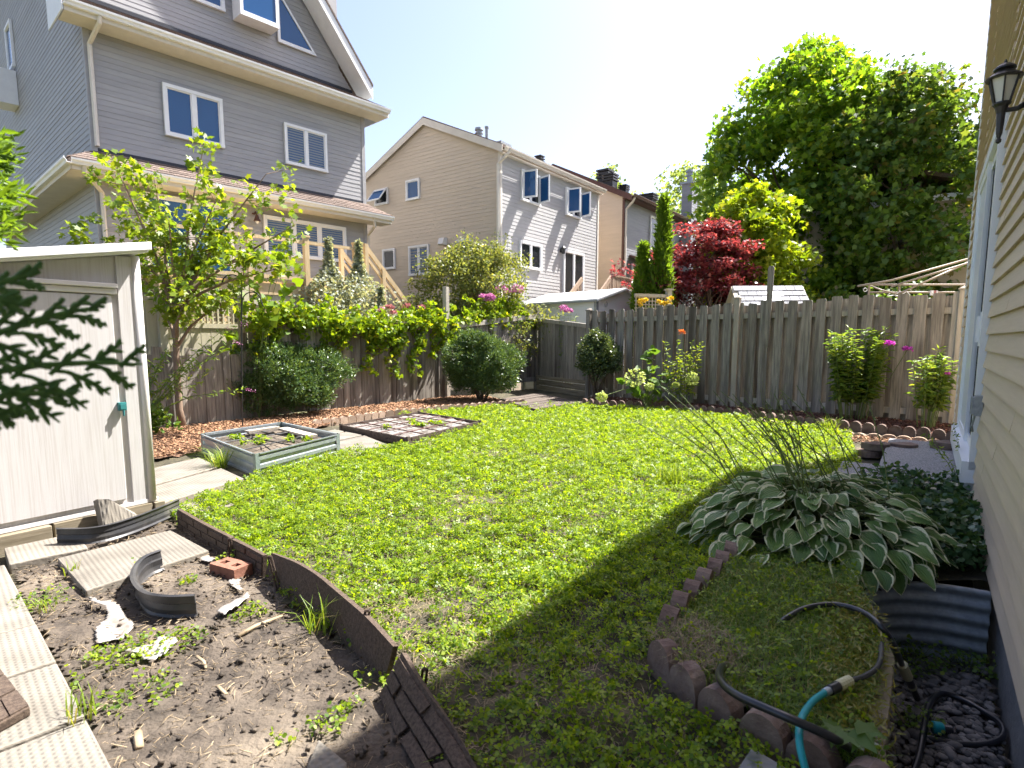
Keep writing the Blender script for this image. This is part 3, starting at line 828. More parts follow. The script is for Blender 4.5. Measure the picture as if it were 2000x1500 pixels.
# door and side window
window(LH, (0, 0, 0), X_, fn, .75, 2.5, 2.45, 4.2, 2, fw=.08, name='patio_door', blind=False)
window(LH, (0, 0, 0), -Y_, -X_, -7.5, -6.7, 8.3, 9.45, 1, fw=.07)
b = MB(); b.box(-.4, -.014, 6.75, 7.45, 7.35, 8.2); b.build('window_unit', M['white'], LH)
b = MB(); b.tube([(3.0, -.02, 4.1), (3.0, -.1, 4.14), (3.0, -.16, 4.06)], .018, 6); b.lathe([(.03, .06), (.05, 0), (.08, -.07), (.075, -.075), (.02, -.07)], (3.0, -.16, 4.0)); b.lathe([(.05, 0), (.05, .02)], (3.0, -.03, 4.1))
o = b.build('wall_lamp', M['browntrim'], LH); MB().lathe([(.02, .0), (.045, -.03), (.02, -.07)], (3.0, -.16, 3.95)).build('bulb', M['white'], o)
downspout(LH, [(.12, -.52, 7.08), (.12, -.5, 6.98), (.04, -.06, 6.72), (.04, -.06, 4.9)], M['cream'], .085)
downspout(LH, [(-.3, -.52, 4.38), (-.3, -.5, 4.3), (.05, -.07, 4.05), (.05, -.07, 2.2)], M['cream'], .085)
downspout(LH, [(5.9, -.5, 4.4), (5.98, -.45, 4.2), (6.05, -.02, 4.0), (6.05, 0, 2.2)], M['cream'], .07)
# lean-to roof at the right end
b = MB(); b.prism([(W, 1.5, 3.6), (W + .9, 1.5, 3.3), (W + .9, 1.5, 3.22), (W, 1.5, 3.5)], (0, 2.2, 0)); b.build('side_roof', M['flash'], LH)
b = MB(); b.box(W, W + .82, 1.6, 3.6, -.4, 3.25); o = b.build('side_wing', M['side_left'], LH)
window(LH, (W + .82, 1.6, 0), -X_, -Y_, .05, .45, 2.55, 3.0, 1, fw=.05)

# deck of the taupe house
DK = thing('raised_deck', 'honey stained raised deck with post railing behind the vine fence', 'deck', *frame_loc(O, th))
y0 = -2.2
for i in range(15):
    MB().box(.2, 4.4, y0 + .03 + i * .145, y0 + .03 + i * .145 + .138, 2.36, 2.395).build('deck_board', M['cedarwood'], DK)
MB().box(.2, 4.45, y0 - .02, y0 + .02, 2.13, 2.355).build('rim_joist', M['cedarwood'], DK)
MB().box(.2, 4.45, y0 - .06, y0 - .024, 2.4, 2.44).build('bottom_rail', M['cedarwood'], DK)
for x in (.3, 1.86, 3.03, 4.2):
    b = MB(); b.box(x - .05, x + .05, y0 - .1, y0, 0 if x > 4 else 2.1, 3.33); b.box(x - .065, x + .065, y0 - .115, y0 + .015, 3.33, 3.37); b.build('post', M['cedarwood'], DK)
for x0, x1 in ((.35, 1.81), (1.91, 2.98), (3.08, 4.15)):
    MB().box(x0, x1, y0 - .075, y0 - .03, 3.2, 3.26).build('top_rail', M['cedarwood'], DK)
    MB().box(x0, x1, y0 - .07, y0 - .035, 2.45, 2.52).build('bottom_rail', M['cedarwood'], DK)
# skirt with lattice panels
for x0, x1 in ((.2, 1.5), (1.6, 2.9), (3.0, 4.3)):
    b = MB(); b.box(x0, x1, y0, y0 + .03, 1.92, 2.12); b.box(x0, x1, y0 + .001, y0 + .029, 0, 1.45); b.build('skirt_panel', M['beigefence'], DK)
    b = MB()
    k = int((x1 - x0) / .1)
    for i in range(k + 1): b.box(x0 + i * (x1 - x0 - .03) / k, x0 + i * (x1 - x0 - .03) / k + .03, y0, y0 + .014, 1.45, 1.92)
    for i in range(5): b.box(x0, x1, y0 + .016, y0 + .026, 1.47 + i * .1, 1.5 + i * .1)
    b.build('lattice', M['cedarwood'], DK)
# stairs
for i in range(8):
    x = 4.47 + i * .26; z = 2.22 - i * .25
    MB().box(x, x + .28, y0 + .05, y0 + 1.0, z - .04, z).build('tread', M['cedarwood'], DK)
for yy in (y0, y0 + 1.02):
    b = MB(); b.prism([(4.45, yy, 2.3), (4.45, yy, 2.02), (6.5, yy, .02), (6.6, yy, .2)], (0, .035, 0)); b.build('stringer', M['cedarwood'], DK)
    for x, z in ((4.5, 2.1), (4.95, 1.6), (6.35, .1)):
        b = MB(); b.box(x - .045, x + .045, yy - .05, yy + .04, max(z, 0), z + 1.28); b.build('post', M['cedarwood'], DK)
    b = MB(); b.beam((4.5, yy + .0, 3.32), (6.35, yy, 1.34), .05, .1); b.beam((4.5, yy, 3.1), (6.35, yy, 1.12), .04, .06); b.build('handrail', M['cedarwood'], DK)

# ------------------------------------------------------------------ tan house, centre
thm = R(36.4)
def tan_house(O, name, label, Wd, eave, ridge, yr, mside, mfront, trim, zlow, ov=.17):
    H = thing(name, label, 'house', *frame_loc(O, thm))
    yb = yr * 2
    b = MB(); b.box(0.003, Wd, .003, yb, -.4, eave - .03)
    b.prism([(.003, 0.003, eave - .03), (.003, yb, eave - .03), (.003, yr, ridge - .03)], (Wd, 0, 0))
    b.build('wall', mside, H)
    siding(H, (0, 0, 0), X_, fn, .06, Wd - .05, zlow, eave - .12, .1016, mfront)
    sl_ = (ridge - eave) / yr
    siding(H, (0, 0, 0), -Y_, -X_, 0, 0, zlow, ridge - .06, .1016, mside, xl=lambda z: -yb + .0 if z < eave else -(yb - (z - eave) / sl_), xr=lambda z: -.06 if z < eave else -((z - eave) / sl_) - .02)
    MB().box(-.03, .055, -.03, .055, zlow, eave - .1).build('corner_trim', trim, H); MB().box(Wd - .05, Wd + .03, -.03, .055, zlow, eave - .1).build('corner_trim', trim, H)
    # roof slabs
    b = MB()
    for s in (0, 1):
        ya, yb_ = (-ov, yr) if s == 0 else (yb + ov, yr)
        b.prism([(-.12, ya, eave - ov * sl_ + .04), (-.12, yb_, ridge + .04), (-.12, yb_, ridge + .14), (-.12, ya, eave - ov * sl_ + .12)], (Wd + .24, 0, 0))
    rf = b.build('roof', M['shingle'], H)
    b = MB()
    for s in (0, 1):
        ya, yb_ = (-ov, yr) if s == 0 else (yb + ov, yr)
        b.prism([(-.14, ya, eave - ov * sl_ - .1), (-.14, yb_, ridge - .1), (-.14, yb_, ridge + .1), (-.14, ya, eave - ov * sl_ + .1)], (.02, 0, 0))
    b.build('rake_board', trim, H)
    b = MB(); b.box(-.1, Wd + .1, -ov + .03, -.001, eave - .16, eave - .14); b.build('soffit', M['cream'] if trim is not M['browntrim'] else trim, H)
    gutter(H, (-.12, -ov, eave - .02), (Wd + .12, -ov, eave - .02), fn, trim)
    return H, rf
MHO = (-.32, 16.5)
MH, rf = tan_house(MHO, 'tan_house', 'two storey tan house with open casement windows behind the gate', 5.55, 6.38, 7.6, 2.75, M['side_tan'], M['side_skylit'], M['cream'], 1.5)
def open_sash(parent, hinge, ang, w, z0, z1, flip=1):
    """casement sash standing open, hinge at local point, swung outward by ang"""
    b = MB(); s = .045
    dx, dy = math.cos(ang) * flip, -math.sin(ang)
    d = V3((dx, dy, 0)); n = V3((dy, -dx, 0)) * .03
    h = V3((hinge[0], hinge[1], z0)); H_ = z1 - z0
    for a0, a1, c0, c1 in ((0, w, 0, s), (0, w, H_ - s, H_), (0, s, s, H_ - s), (w - s, w, s, H_ - s)):
        b.obox(h + d * a0 + Z_ * c0, d * (a1 - a0), n, Z_ * (c1 - c0))
    o = b.build('open_sash', M['white'], parent)
    g = MB(); g.obox(h + d * s + Z_ * s + n * .4, d * (w - 2 * s), n * .2, Z_ * (H_ - 2 * s)); g.build('pane', M['glass'], o)
for x0 in (.93, 3.37):
    w = window(MH, (0, 0, 0), X_, fn, x0, x0 + .95, 5.18, 6.03, 2, fw=.05, glass=M['darkglass'])
    open_sash(w, (x0 + .05, -.08), R(80), .43, 5.23, 5.98)
    open_sash(w, (x0 + .9, -.08), R(75), .43, 5.23, 5.98, flip=-1)
window(MH, (0, 0, 0), X_, fn, .86, 1.98, 3.3, 4.07, 2, fw=.06, glass=M['darkglass'])
window(MH, (0, 0, 0), X_, fn, 3.25, 4.55, 2.1, 4.1, 2, fw=.07, name='patio_door', glass=M['darkglass'])
# wall lamp, vent
b = MB(); b.lathe([(.05, -.12), (.07, .05), (.08, .06), (.03, .12)], (3.1, -.12, 4.05), 8); b.box(3.06, 3.14, -.08, -.014, 3.98, 4.1); b.build('wall_lamp', M['black'], MH)
for (a, c, z0, z1, npn, gl) in ((5.03, 4.42, 5.5, 5.99, 1, 'darkglass'), (3.6, 3.02, 5.46, 6.06, 1, 'glass'), (4.73, 4.16, 3.47, 4.11, 1, 'darkglass'), (3.54, 2.68, 3.2, 4.1, 2, 'glass'), (1.55, 1.0, 3.5, 4.1, 1, 'glass')):
    w = window(MH, (0, 0, 0), -Y_, -X_, -a, -c, z0, z1, npn, fw=.05, glass=M[gl])
    if a in (5.03,):                                             # awning sash open
        b = MB()
        h0, h1 = V3((-.09, c, z1 - .05)), V3((-.09, a, z1 - .05)); dn = V3((-.3, 0, -.38))
        nv = V3((-.02, 0, .016))
        for p, q, e in ((h0, h1, dn * .1), (h0 + dn * .9, h1 + dn * .9, dn * .1)): b.obox(p, q - p, nv, e)
        for p in (h0, h1 - Y_ * .05): b.obox(p, Y_ * .05, nv, dn)
        o = b.build('open_sash', M['white'], w)
        g = MB(); g.obox(h0 + dn * .1 + nv * .3, h1 - h0, nv * .3, dn * .8); g.build('pane', M['glass'], o)
    if npn == 2:                                                 # louvred shutters behind the glass
        b = MB()
        for k in range(9): b.obox(V3((-.034, c + .08, z0 + .1 + k * .085)), Y_ * (a - c - .16), V3((-.004, 0, .0)), Z_ * .05)
        tag(b.build('shutter_slats', M['blind'], w), kind='stuff')
b = MB(); b.box(-.16, -.014, 1.95, 2.15, 4.0, 4.2); b.prism([(-.16, 1.95, 4.0), (-.22, 1.95, 4.02), (-.16, 1.95, 4.2)], (0, .2, 0)); b.build('vent_hood', M['shedtrim'], MH)
downspout(MH, [(-.02, -.38, 6.28), (-.05, -.3, 6.15), (-.07, .02, 5.95), (-.07, .03, 1.5)], M['cream'], .09)
# roof vents
def roof_z(y): return 7.6 - abs(y - 2.75) * (7.6 - 6.38) / 2.75 + .12
for (x, y, h, r, kind) in ((.75, 1.35, .36, .09, 'cap'), (1.05, 1.3, .5, .05, 'pipe')):
    b = MB(); z = roof_z(y) - .1
    if kind == 'cap': b.lathe([(r, 0), (r, h * .55), (r * 1.3, h * .55), (r * 1.3, h * .62), (r * .9, h * .66), (r * .9, h * .8), (r * 1.4, h * .82), (r * 1.3, h)], (x, y, z), 12)
    else: b.lathe([(r, 0), (r, h * .9), (r * 1.3, h * .9), (r * 1.3, h)], (x, y, z), 10)
    b.build('roof_vent', M['galvold'], rf)
b = MB(); b.box(.7, 1.2, .5, .8, roof_z(.65) - .1, roof_z(.65) + .06); b.build('skylight', M['galvold'], rf)
b = MB(); b.box(5.1, 5.3, 2.1, 2.3, roof_z(2.2) - .1, roof_z(2.2) + .3)
for k in range(3): b.box(5.06, 5.34, 2.06, 2.34, roof_z(2.2) + .1 + k * .09, roof_z(2.2) + .14 + k * .09)
b.build('roof_vent', M['black'], rf)
# deck
D2 = thing('small_deck', 'brown deck with slatted railing at the tan house patio door', 'deck', *frame_loc(MHO, thm))
MB().box(2.9, 6.4, -1.9, -.02, 1.9, 2.05).build('deck_floor', M['deckbrown'], D2)
for x in (3.0, 4.7, 6.35):
    MB().box(x - .05, x + .05, -1.95, -1.85, -.3, 3.12).build('post', M['deckbrown'], D2)
MB().box(2.95, 6.4, -1.97, -1.83, 3.12, 3.16).build('top_rail', M['deckbrown'], D2)
for i in range(27):
    x = 3.12 + i * .12
    if abs(x - 4.7) < .06: continue
    MB().box(x - .03, x + .03, -1.94, -1.915, 2.1, 3.1).build('baluster', M['deckbrown'], D2)
MB().box(2.95, 6.4, -1.93, -1.89, 2.08, 2.14).build('bottom_rail', M['deckbrown'], D2)
for yy in (-1.9, -.9):
    b = MB(); b.beam((2.95, yy, 3.1), (1.6, yy, 2.1), .06, .12); b.build('stair_rail', M['deckbrown'], D2)
    MB().box(1.55, 1.65, yy - .05, yy + .05, -.3, 2.2).build('post', M['deckbrown'], D2)
    for k in range(9):
        x = 2.85 - k * .14; MB().box(x - .025, x + .025, yy - .02, yy + .02, 3.0 - k * .104 - .9, 3.0 - k * .104).build('baluster', M['deckbrown'], D2)
for k in range(5): MB().box(2.65 - k * .26, 2.92 - k * .26, -1.85, -.95, 1.8 - k * .22, 1.84 - k * .22).build('tread', M['deckbrown'], D2)

# ------------------------------------------------------------------ brown-trimmed house
SHO = (4.2, 22.7)
SH, rf = tan_house(SHO, 'brown_trimmed_house', 'tan and grey house with dark brown trim behind the red maple', 6.6, 6.62, 8.1, 3.1, M['side_tan'], M['side_eave_shade'], M['browntrim'], 1.8, ov=.36)
window(SH, (0, 0, 0), X_, fn, 2.35, 3.45, 4.9, 6.25, 1, fw=.06, glass=M['darkglass'])
window(SH, (0, 0, 0), X_, fn, .75, 2.4, 2.1, 4.2, 2, fw=.07, glass=M['darkglass'], name='patio_door')
b = MB(); b.prism([(.5, -.02, 4.5), (.5, -.7, 4.28), (.5, -.7, 4.22), (.5, -.02, 4.42)], (2.2, 0, 0)); b.build('awning', M['browntrim'], SH)
downspout(SH, [(.1, -.38, 6.5), (.1, -.3, 6.35), (.06, -.06, 6.1), (.06, -.06, 2)], M['cream'], .09)
b = MB(); b.box(5.75, 6.45, -.5, -.03, 1.0, 8.15); ch = b.build('chimney', M['side_eave_shade'], SH)
siding(ch, (0, -.5, 0), X_, fn, 5.75, 6.45, 4.5, 8.15, .1016, M['side_eave_shade'])
siding(ch, (5.75, 0, 0), -Y_, -X_, .04, .5, 6.5, 8.15, .1016, M['side_eave_shade'])
b = MB(); b.box(5.68, 6.52, -.57, .05, 8.15, 8.25); b.lathe([(.13, 0), (.13, .3), (.2, .3), (.2, .34), (.14, .36), (.14, .45), (.2, .46), (.17, .56)], (6.1, -.25, 8.25)); b.build('chimney_cap', M['galvold'], ch)
def rz2(y): return 8.1 - abs(y - 3.1) * (8.1 - 6.62) / 3.1
for (x, y, w, h) in ((.4, .8, .2, .6), (1.0, .5, .14, .4), (1.5, 1.6, .22, .75), (4.3, .9, .26, .55), (5.4, .9, .14, .4)):
    b = MB(); z = rz2(y); b.box(x - w, x + w, y - w, y + w, z - .1, z + h * .5)
    for k in range(3): b.box(x - w * 1.25, x + w * 1.25, y - w * 1.25, y + w * 1.25, z + h * (.5 + k * .17), z + h * (.6 + k * .17))
    b.box(x - w * .9, x + w * .9, y - w * .9, y + w * .9, z + h * .5, z + h * .95)
    b.build('roof_vent', M['black'], rf)
# sliver of a house behind the clothes dryer
NH = thing('far_house', 'sliver of tan house with white downspout behind the right fence', 'house', (12.85, 16.2, 0), R(90) - thm)
MB().box(.003, 6, .003, 8, -.4, 5.2).build('wall', M['side_tan'], NH)
siding(NH, (0, 0, 0), X_, fn, 0.05, 5.9, 1.4, 5.1, .1016, M['side_skylit'])
siding(NH, (0, 0, 0), -Y_, -X_, -7.9, -.06, 1.4, 5.1, .1016, M['side_tan'])
b = MB(); b.prism([(-.3, -.4, 5.15), (-.3, 4, 6.6), (-.3, 4, 6.7), (-.3, -.4, 5.28)], (6.5, 0, 0)); b.build('roof', M['shingle'], NH)
b = MB(); b.box(-.3, 6, -.4, -.37, 5.02, 5.15); b.box(-.32, -.3, -.4, 3.9, 5.02, 5.2); b.box(-.28, 6, -.36, 0, 5.03, 5.05); b.build('fascia', M['white'], NH)
downspout(NH, [(-.2, -.45, 5.05), (-.2, -.4, 4.9), (-.05, -.06, 4.7), (-.05, -.06, 0)], M['white'], .11)

# ------------------------------------------------------------------ beige house, right edge
RHd = (.5755, .8178); RHp = (.2917, -.2053)
rz_r = math.atan2(RHd[1], RHd[0])
RH = thing('beige_house', 'beige sided house wall with patio door at the right edge', 'house', (RHp[0], RHp[1], 0), rz_r)
S0, S1 = -3.0, 9.12
rn = Y_                                   # outwards
MB().box(S0, S1, -7, -.004, .02, 5.65).build('wall', M['side_beige'], RH)
siding(RH, (0, 0, 0), X_, rn, S0, 5.36, .02, 5.6, .115, M['side_beige'], proud=.02, seams=True)
siding(RH, (0, 0, 0), X_, rn, 7.66, S1 - .04, .02, 5.6, .115, M['side_beige'], proud=.02)
siding(RH, (0, 0, 0), X_, rn, 5.36, 7.66, 2.84, 5.6, .115, M['side_beige'], proud=.02)
MB().box(S0, S1 - .06, -6.9, -.03, -.6, .018).build('foundation', M['concrete'], RH)
b = MB(); b.box(S1 - .05, S1 + .02, -.06, .022, .02, 5.6); b.build('corner_trim', M['white'], RH)
b = MB(); b.prism([(S0, -7.4, 5.6), (S0, .1, 5.6), (S0, .1, 5.8), (S0, -3.5, 7.6), (S0, -7.4, 5.8)], (S1 - S0 + .05, 0, 0)); b.build('roof', M['shingle'], RH)
gutter(RH, (S0, .1, 5.78), (S1 + .05, .1, 5.78), rn, M['white'])
# fittings on the wall
M['pale_pane'] = pm('pale_door_pane', (.6, .63, .68), (.66, .68, .72), 3, rough=.35)  # plain blue-white colour filling the far door pane
b = MB()
dz0, dz1, dx0, dx1 = .3, 2.82, 5.38, 7.64
b.box(dx0, dx1, 0, .045, dz1 - .09, dz1); b.box(dx0, dx0 + .09, 0, .047, dz0, dz1 - .09); b.box(dx1 - .09, dx1, 0, .047, dz0, dz1 - .09)
b.box(dx0, dx1, 0, .09, dz0 - .1, dz0 + .06); b.box(dx0 + .05, dx1 - .05, 0, .06, dz0 - .2, dz0 - .1)
dr = b.build('patio_door', M['whitedoor'], RH)
for i, (a, c, oy) in enumerate(((dx0 + .09, (dx0 + dx1) / 2 + .04, -.012), ((dx0 + dx1) / 2 - .04, dx1 - .09, .012))):
    b = MB(); s = .075; z0, z1 = dz0 + .06, dz1 - .09
    for q in ((a, c, z0, z0 + s), (a, c, z1 - s, z1), (a, a + s, z0 + s, z1 - s), (c - s, c, z0 + s, z1 - s)):
        b.box(q[0], q[1], oy, oy + .024, q[2], q[3])
    o = b.build('door_panel', M['whitedoor'], dr)
    MB().box(a + s, c - s, oy + .004, oy + .012, z0 + s, z1 - s).build('pane', M['screen'] if i == 0 else M['pale_pane'], o)
b = MB(); b.box(5.52, 5.56, .016, .05, 1.2, 1.45); b.box(5.535, 5.55, .05, .07, 1.23, 1.42); b.build('handle', M['white'], dr)
b = MB(); b.box(5.16, 5.26, .012, .06, .72, .86); b.box(5.17, 5.25, .06, .075, .73, .85); b.tube([(5.2, .05, .72), (5.22, .06, .64), (5.27, .05, .6)], .008, 6); b.build('outlet_box', M['galvold'], RH)
# carriage lantern
LN = thing('wall_lantern', 'black carriage lantern with frosted panes on the beige wall', 'wall lamp', (RHp[0] + RHd[0] * 4.16, RHp[1] + RHd[1] * 4.16, 2.47), rz_r)
b = MB(); b.lathe([(.06, -.012), (.065, 0), (.05, .012)], (0, 0, 0), 14)
b.v = [(x, z_ + .028, y) for x, y, z_ in b.v]
b.build('back_plate', M['black'], LN)
b = MB(); b.tube([(0, .03, 0), (0, .08, -.03), (0, .14, -.03), (0, .18, .02)], [.022, .02, .018, .02], 10); b.build('arm', M['black'], LN, smooth=True)
by = .18
b = MB(); b.lathe([(.005, -.28), (.018, -.27), (.02, -.25), (.012, -.24), (.022, -.2), (.03, -.05), (.045, 0), (.062, .02), (.062, .032)], (0, by, .0), 12); b.build('stem', M['black'], LN, smooth=False)
b = MB()
for k in range(6):
    a = 2 * math.pi * k / 6
    b.beam((.055 * math.cos(a), by + .055 * math.sin(a), .03), (.102 * math.cos(a), by + .102 * math.sin(a), .215), .012, .012, up=(math.cos(a), math.sin(a), 0.01))
b.build('cage', M['black'], LN)
b = MB(); b.lathe([(.048, .032), (.092, .212)], (0, by, 0), 6); b.build('glass', pm('frosted_glass', (.62, .62, .55), rough=.4), LN)
b = MB(); b.lathe([(.12, .212), (.125, .222), (.1, .24), (.05, .275), (.055, .28), (.075, .285), (.07, .3), (.035, .325), (.012, .335), (.012, .345), (.004, .36)], (0, by, 0), 12); b.build('cap', M['black'], LN)
LN.scale = (.66, .66, .66)

# ------------------------------------------------------------------ fences
def fence_root(name, label, A, B):
    A, B = V3((A[0], A[1], 0)), V3((B[0], B[1], 0))
    d = B - A
    return thing(name, label, 'fence', A, math.atan2(d.y, d.x)), d.length
def board(parent, x, w, y, t, z0, z1, m, name='board', tilt=0.0, dog=False):
    """one weathered board with a slightly uneven top"""
    b = MB(); h = z1 - z0
    dt = rnd.uniform(-.008, .008); c = .018 if dog else rnd.uniform(0, .006)
    tw = rnd.uniform(-.004, .004)
    P = [(-w / 2, z0), (w / 2, z0), (w / 2, z1 + dt - c), (w / 2 - c, z1 + dt), (-w / 2 + c, z1 - dt), (-w / 2, z1 - dt - c)]
    b.prism([(px + tilt * (pz - z0), tw * (pz - z0) / h, pz) for px, pz in P], (0, t, 0))
    o = b.build(name, m, parent)
    o.location = (x, y, 0)
    return o
fa, fd = V3((-3.097, 10.293, 0)), V3((.609, .793, 0))
FL, Lf = fence_root('board_fence', 'grey vertical board fence draped with vine on the left', fa + fd * -4.0, fa + fd * 2.78)
x = 0.0
while x < Lf - .05:
    w = rnd.choice((.12, .135, .14, .15))
    low = x < 2.35
    top = (1.12 + rnd.uniform(-.1, .06)) if low else 1.53 + rnd.uniform(-.03, .02)
    board(FL, x + w / 2, w - .006, rnd.uniform(-.006, .006), .018, .02 + rnd.uniform(0, .03), top, M['oldwood'], tilt=rnd.uniform(-.006, .006))
    x += w
for z in (.25, 1.35): MB().box(2.35, Lf, .03, .07, z, z + .09).build('rail', M['oldwood'], FL)
MB().box(0, 2.35, .03, .07, .3, .39).build('rail', M['oldwood'], FL)
MB().box(0, 2.35, .03, .07, .85, .94).build('rail', M['oldwood'], FL)
for x, h in ((.2, 1.2), (2.42, 1.62), (4.6, 1.6)):
    MB().box(x - .045, x + .045, .075, .165, -.1, h).build('post', M['oldwood'], FL, bevel=.004)
b = MB(); b.box(Lf - .08, Lf + .02, -.1, 0, -.1, 2.34); b.build('tall_post', M['oldwood_light'], FL, bevel=.004)
b = MB(); b.box(Lf - .26, Lf - .09, -.04, 0, -.05, 1.5); b.build('post', M['oldwood'], FL, bevel=.003)
# beige neighbour fence with lattice behind it
BF, Lb = fence_root('beige_fence', 'pale beige privacy fence with lattice top behind the young tree', fa + fd * -4.6 + V3((-.3, .23, 0)), fa + fd * -1.35 + V3((-.3, .23, 0)))
n = int(Lb / .145)
for i in range(n):
    board(BF, (i + .5) * Lb / n, Lb / n - .008, 0, .018, .05, 1.78 if i < n * .62 else 1.42, M['beigefence'])
for z in (1.78, 1.42): MB().box(0 if z > 1.5 else Lb * .62, Lb * .62 if z > 1.5 else Lb, -.02, .035, z, z + .07).build('cap_rail', M['beigefence'], BF)
b = MB()
x0, x1 = Lb * .62 + .05, Lb - .06
k = int((x1 - x0) / .075)
for i in range(k + 1): b.box(x0 + i * (x1 - x0) / k - .012, x0 + i * (x1 - x0) / k + .012, 0, .01, 1.49, 1.92)
for i in range(6): b.box(x0, x1, .012, .02, 1.5 + i * .075, 1.524 + i * .075)
b.box(x0, x1, -.01, .03, 1.92, 1.98)
b.build('lattice', M['beigefence'], BF)
for x in (Lb * .62, Lb): MB().box(x - .09, x + .02, -.05, .05, -.1, 2.1 if x == Lb else 1.95).build('post', M['beigefence'], BF, bevel=.004)

B0 = V3((-1.40, 12.49, 0)); C0 = V3((.62, 14.95, 0)); D0 = V3((1.70, 12.81, 0)); E0 = V3((6.41, 8.49, 0))
GL, Lg = fence_root('gate_fence', 'grey fence panel with rising cap rail left of the gate corner', B0, C0)
x = .02
while x < Lg - .06:
    w = rnd.choice((.09, .1, .11)); zt = 1.46 + .31 * x / Lg
    board(GL, x + w / 2, w - .004, rnd.uniform(-.005, .005), .018, .3, zt, M['oldwood'])
    x += w
b = MB(); b.prism([(0, -.05, 1.46), (Lg - .05, -.05, 1.77), (Lg - .05, -.05, 1.88), (0, -.05, 1.57)], (0, .1, 0)); b.build('cap_rail', M['oldwood_light'], GL, bevel=.004)
b = MB(); b.prism([(0, -.035, .16), (Lg - .05, -.035, .2), (Lg - .05, -.035, .31), (0, -.035, .27)], (0, .03, 0)); b.build('kick_board', M['oldwood'], GL)
b = MB(); b.box(Lg - .05, Lg + .05, -.05, .05, -.1, 2.07); b.build('post', M['oldwood'], GL, bevel=.004)
GR, Lr = fence_root('garden_gate', 'grey board gate with sloping top beside the board on board fence', C0, D0)
n = 19
for i in range(n):
    xx = .08 + (i + .5) * (Lr - .16) / n
    board(GR, xx, (Lr - .16) / n - .004, rnd.uniform(-.004, .004), .02, .34, 1.7 - .19 * xx / Lr, M['oldwood'])
b = MB(); b.prism([(.06, -.03, 1.70), (Lr - .05, -.03, 1.49), (Lr - .05, -.03, 1.58), (.06, -.03, 1.79)], (0, .07, 0)); b.build('cap_rail', M['oldwood_light'], GR, bevel=.003)
for z, h in ((.27, .08), (.12, .13), (-.02, .13)):
    MB().box(.06, Lr - .05, -.04 + (.012 if z < .2 else 0), -.005, z, z + h).build('kick_board', M['beam'], GR, bevel=.003)
FR, Lr2 = fence_root('board_on_board_fence', 'weathered brown board on board fence along the right side', D0, E0 + (E0 - D0).normalized() * 1.4)
x = .12; i = 0
while x < Lr2:
    top = 1.86 + .06 * min(1, x / 4) + rnd.uniform(-.035, .025)
    m = M['oldwood'] if x < 6.35 else M['oldwood_light']
    board(FR, x, .145 + rnd.uniform(-.008, .008), -.045, .018, .02 + rnd.uniform(0, .04), top, m, tilt=rnd.uniform(-.006, .006), dog=True)
    board(FR, x + .112, .145, .04, .018, .02, top - .03 + rnd.uniform(-.03, .02), M['oldwood'], tilt=rnd.uniform(-.004, .004), dog=True, name='back_board')
    x += .223; i += 1
for z in (.12, 1.62): MB().box(0, Lr2, -.024, .036, z, z + .09).build('rail', M['oldwood_light'], FR)
for x, h, m in ((0, 1.86, 'oldwood'), (3.21, 1.97, 'oldwood_light'), (6.42, 1.95, 'oldwood_light')):
    b = MB(); b.box(x - .045, x + .045, -.11, -.02, -.1, h); b.box(x - .06, x + .06, -.125, -.005, h, h + .02); b.prism([(x - .05, -.115, h + .02), (x + .05, -.115, h + .02), (x, -.065, h + .06)], (0, .1, 0))
    b.build('post', M[m], FR, bevel=.003)
b = MB(); b.prism([(3.7, -.075, 1.14), (3.78, -.075, 1.12), (3.81, -.075, 2.46), (3.79, -.075, 2.5), (3.73, -.075, 2.5), (3.71, -.075, 2.46)], (0, .025, 0)); b.build('tall_slat', M['oldwood'], FR)
# small lattice fence beyond
LT, Ll = fence_root('lattice_fence', 'cream lattice fence with square post beyond the right fence', (2.75, 13.3), (3.55, 13.6))
b = MB()
for i in range(10): b.box(.02 + i * .085, .045 + i * .085, 0, .012, 1.85, 2.2)
for i in range(5): b.box(0, Ll, .013, .022, 1.86 + i * .08, 1.885 + i * .08)
b.box(0, Ll, -.02, .04, 2.2, 2.27); b.build('lattice', M['beigefence'], LT)
MB().box(0, Ll, 0, .02, -.4, 1.85).build('board_panel', M['beigefence'], LT)
b = MB(); b.box(Ll - .02, Ll + .09, -.05, .06, -.4, 2.36); b.box(Ll - .045, Ll + .115, -.075, .085, 2.36, 2.4); b.build('post', M['beigefence'], LT)

# wooden landing at the gate
M['landing'] = pm('shade_darkened_planks', (.06, .047, .038), (.13, .1, .08), 3, rough=.9, stretch=(2, 9, 9), objvar=.15, bump=.4)  # dark brown wood, darkened further in colour for partial shade
WL = thing('wooden_landing', 'worn wooden platform lying in front of the gate', 'platform', at(1050, 785, 0))
pa, pb, pc, pd = [at(*q, .06) for q in ((975, 780), (1052, 768), (1140, 786), (1046, 800))]
k = 7
for i in range(k):
    t0, t1 = i / k + .006, (i + 1) / k - .012
    b = MB(); q = [pa.lerp(pd, t0), pb.lerp(pc, t0), pb.lerp(pc, t1), pa.lerp(pd, t1)]
    o0 = WL.location
    q = ccw([(p.x - o0.x, p.y - o0.y) for p in q])
    b.prism([(p[0], p[1], .02) for p in q], (0, 0, .045 + rnd.uniform(-.004, .004))); b.build('plank', M['landing'], WL)

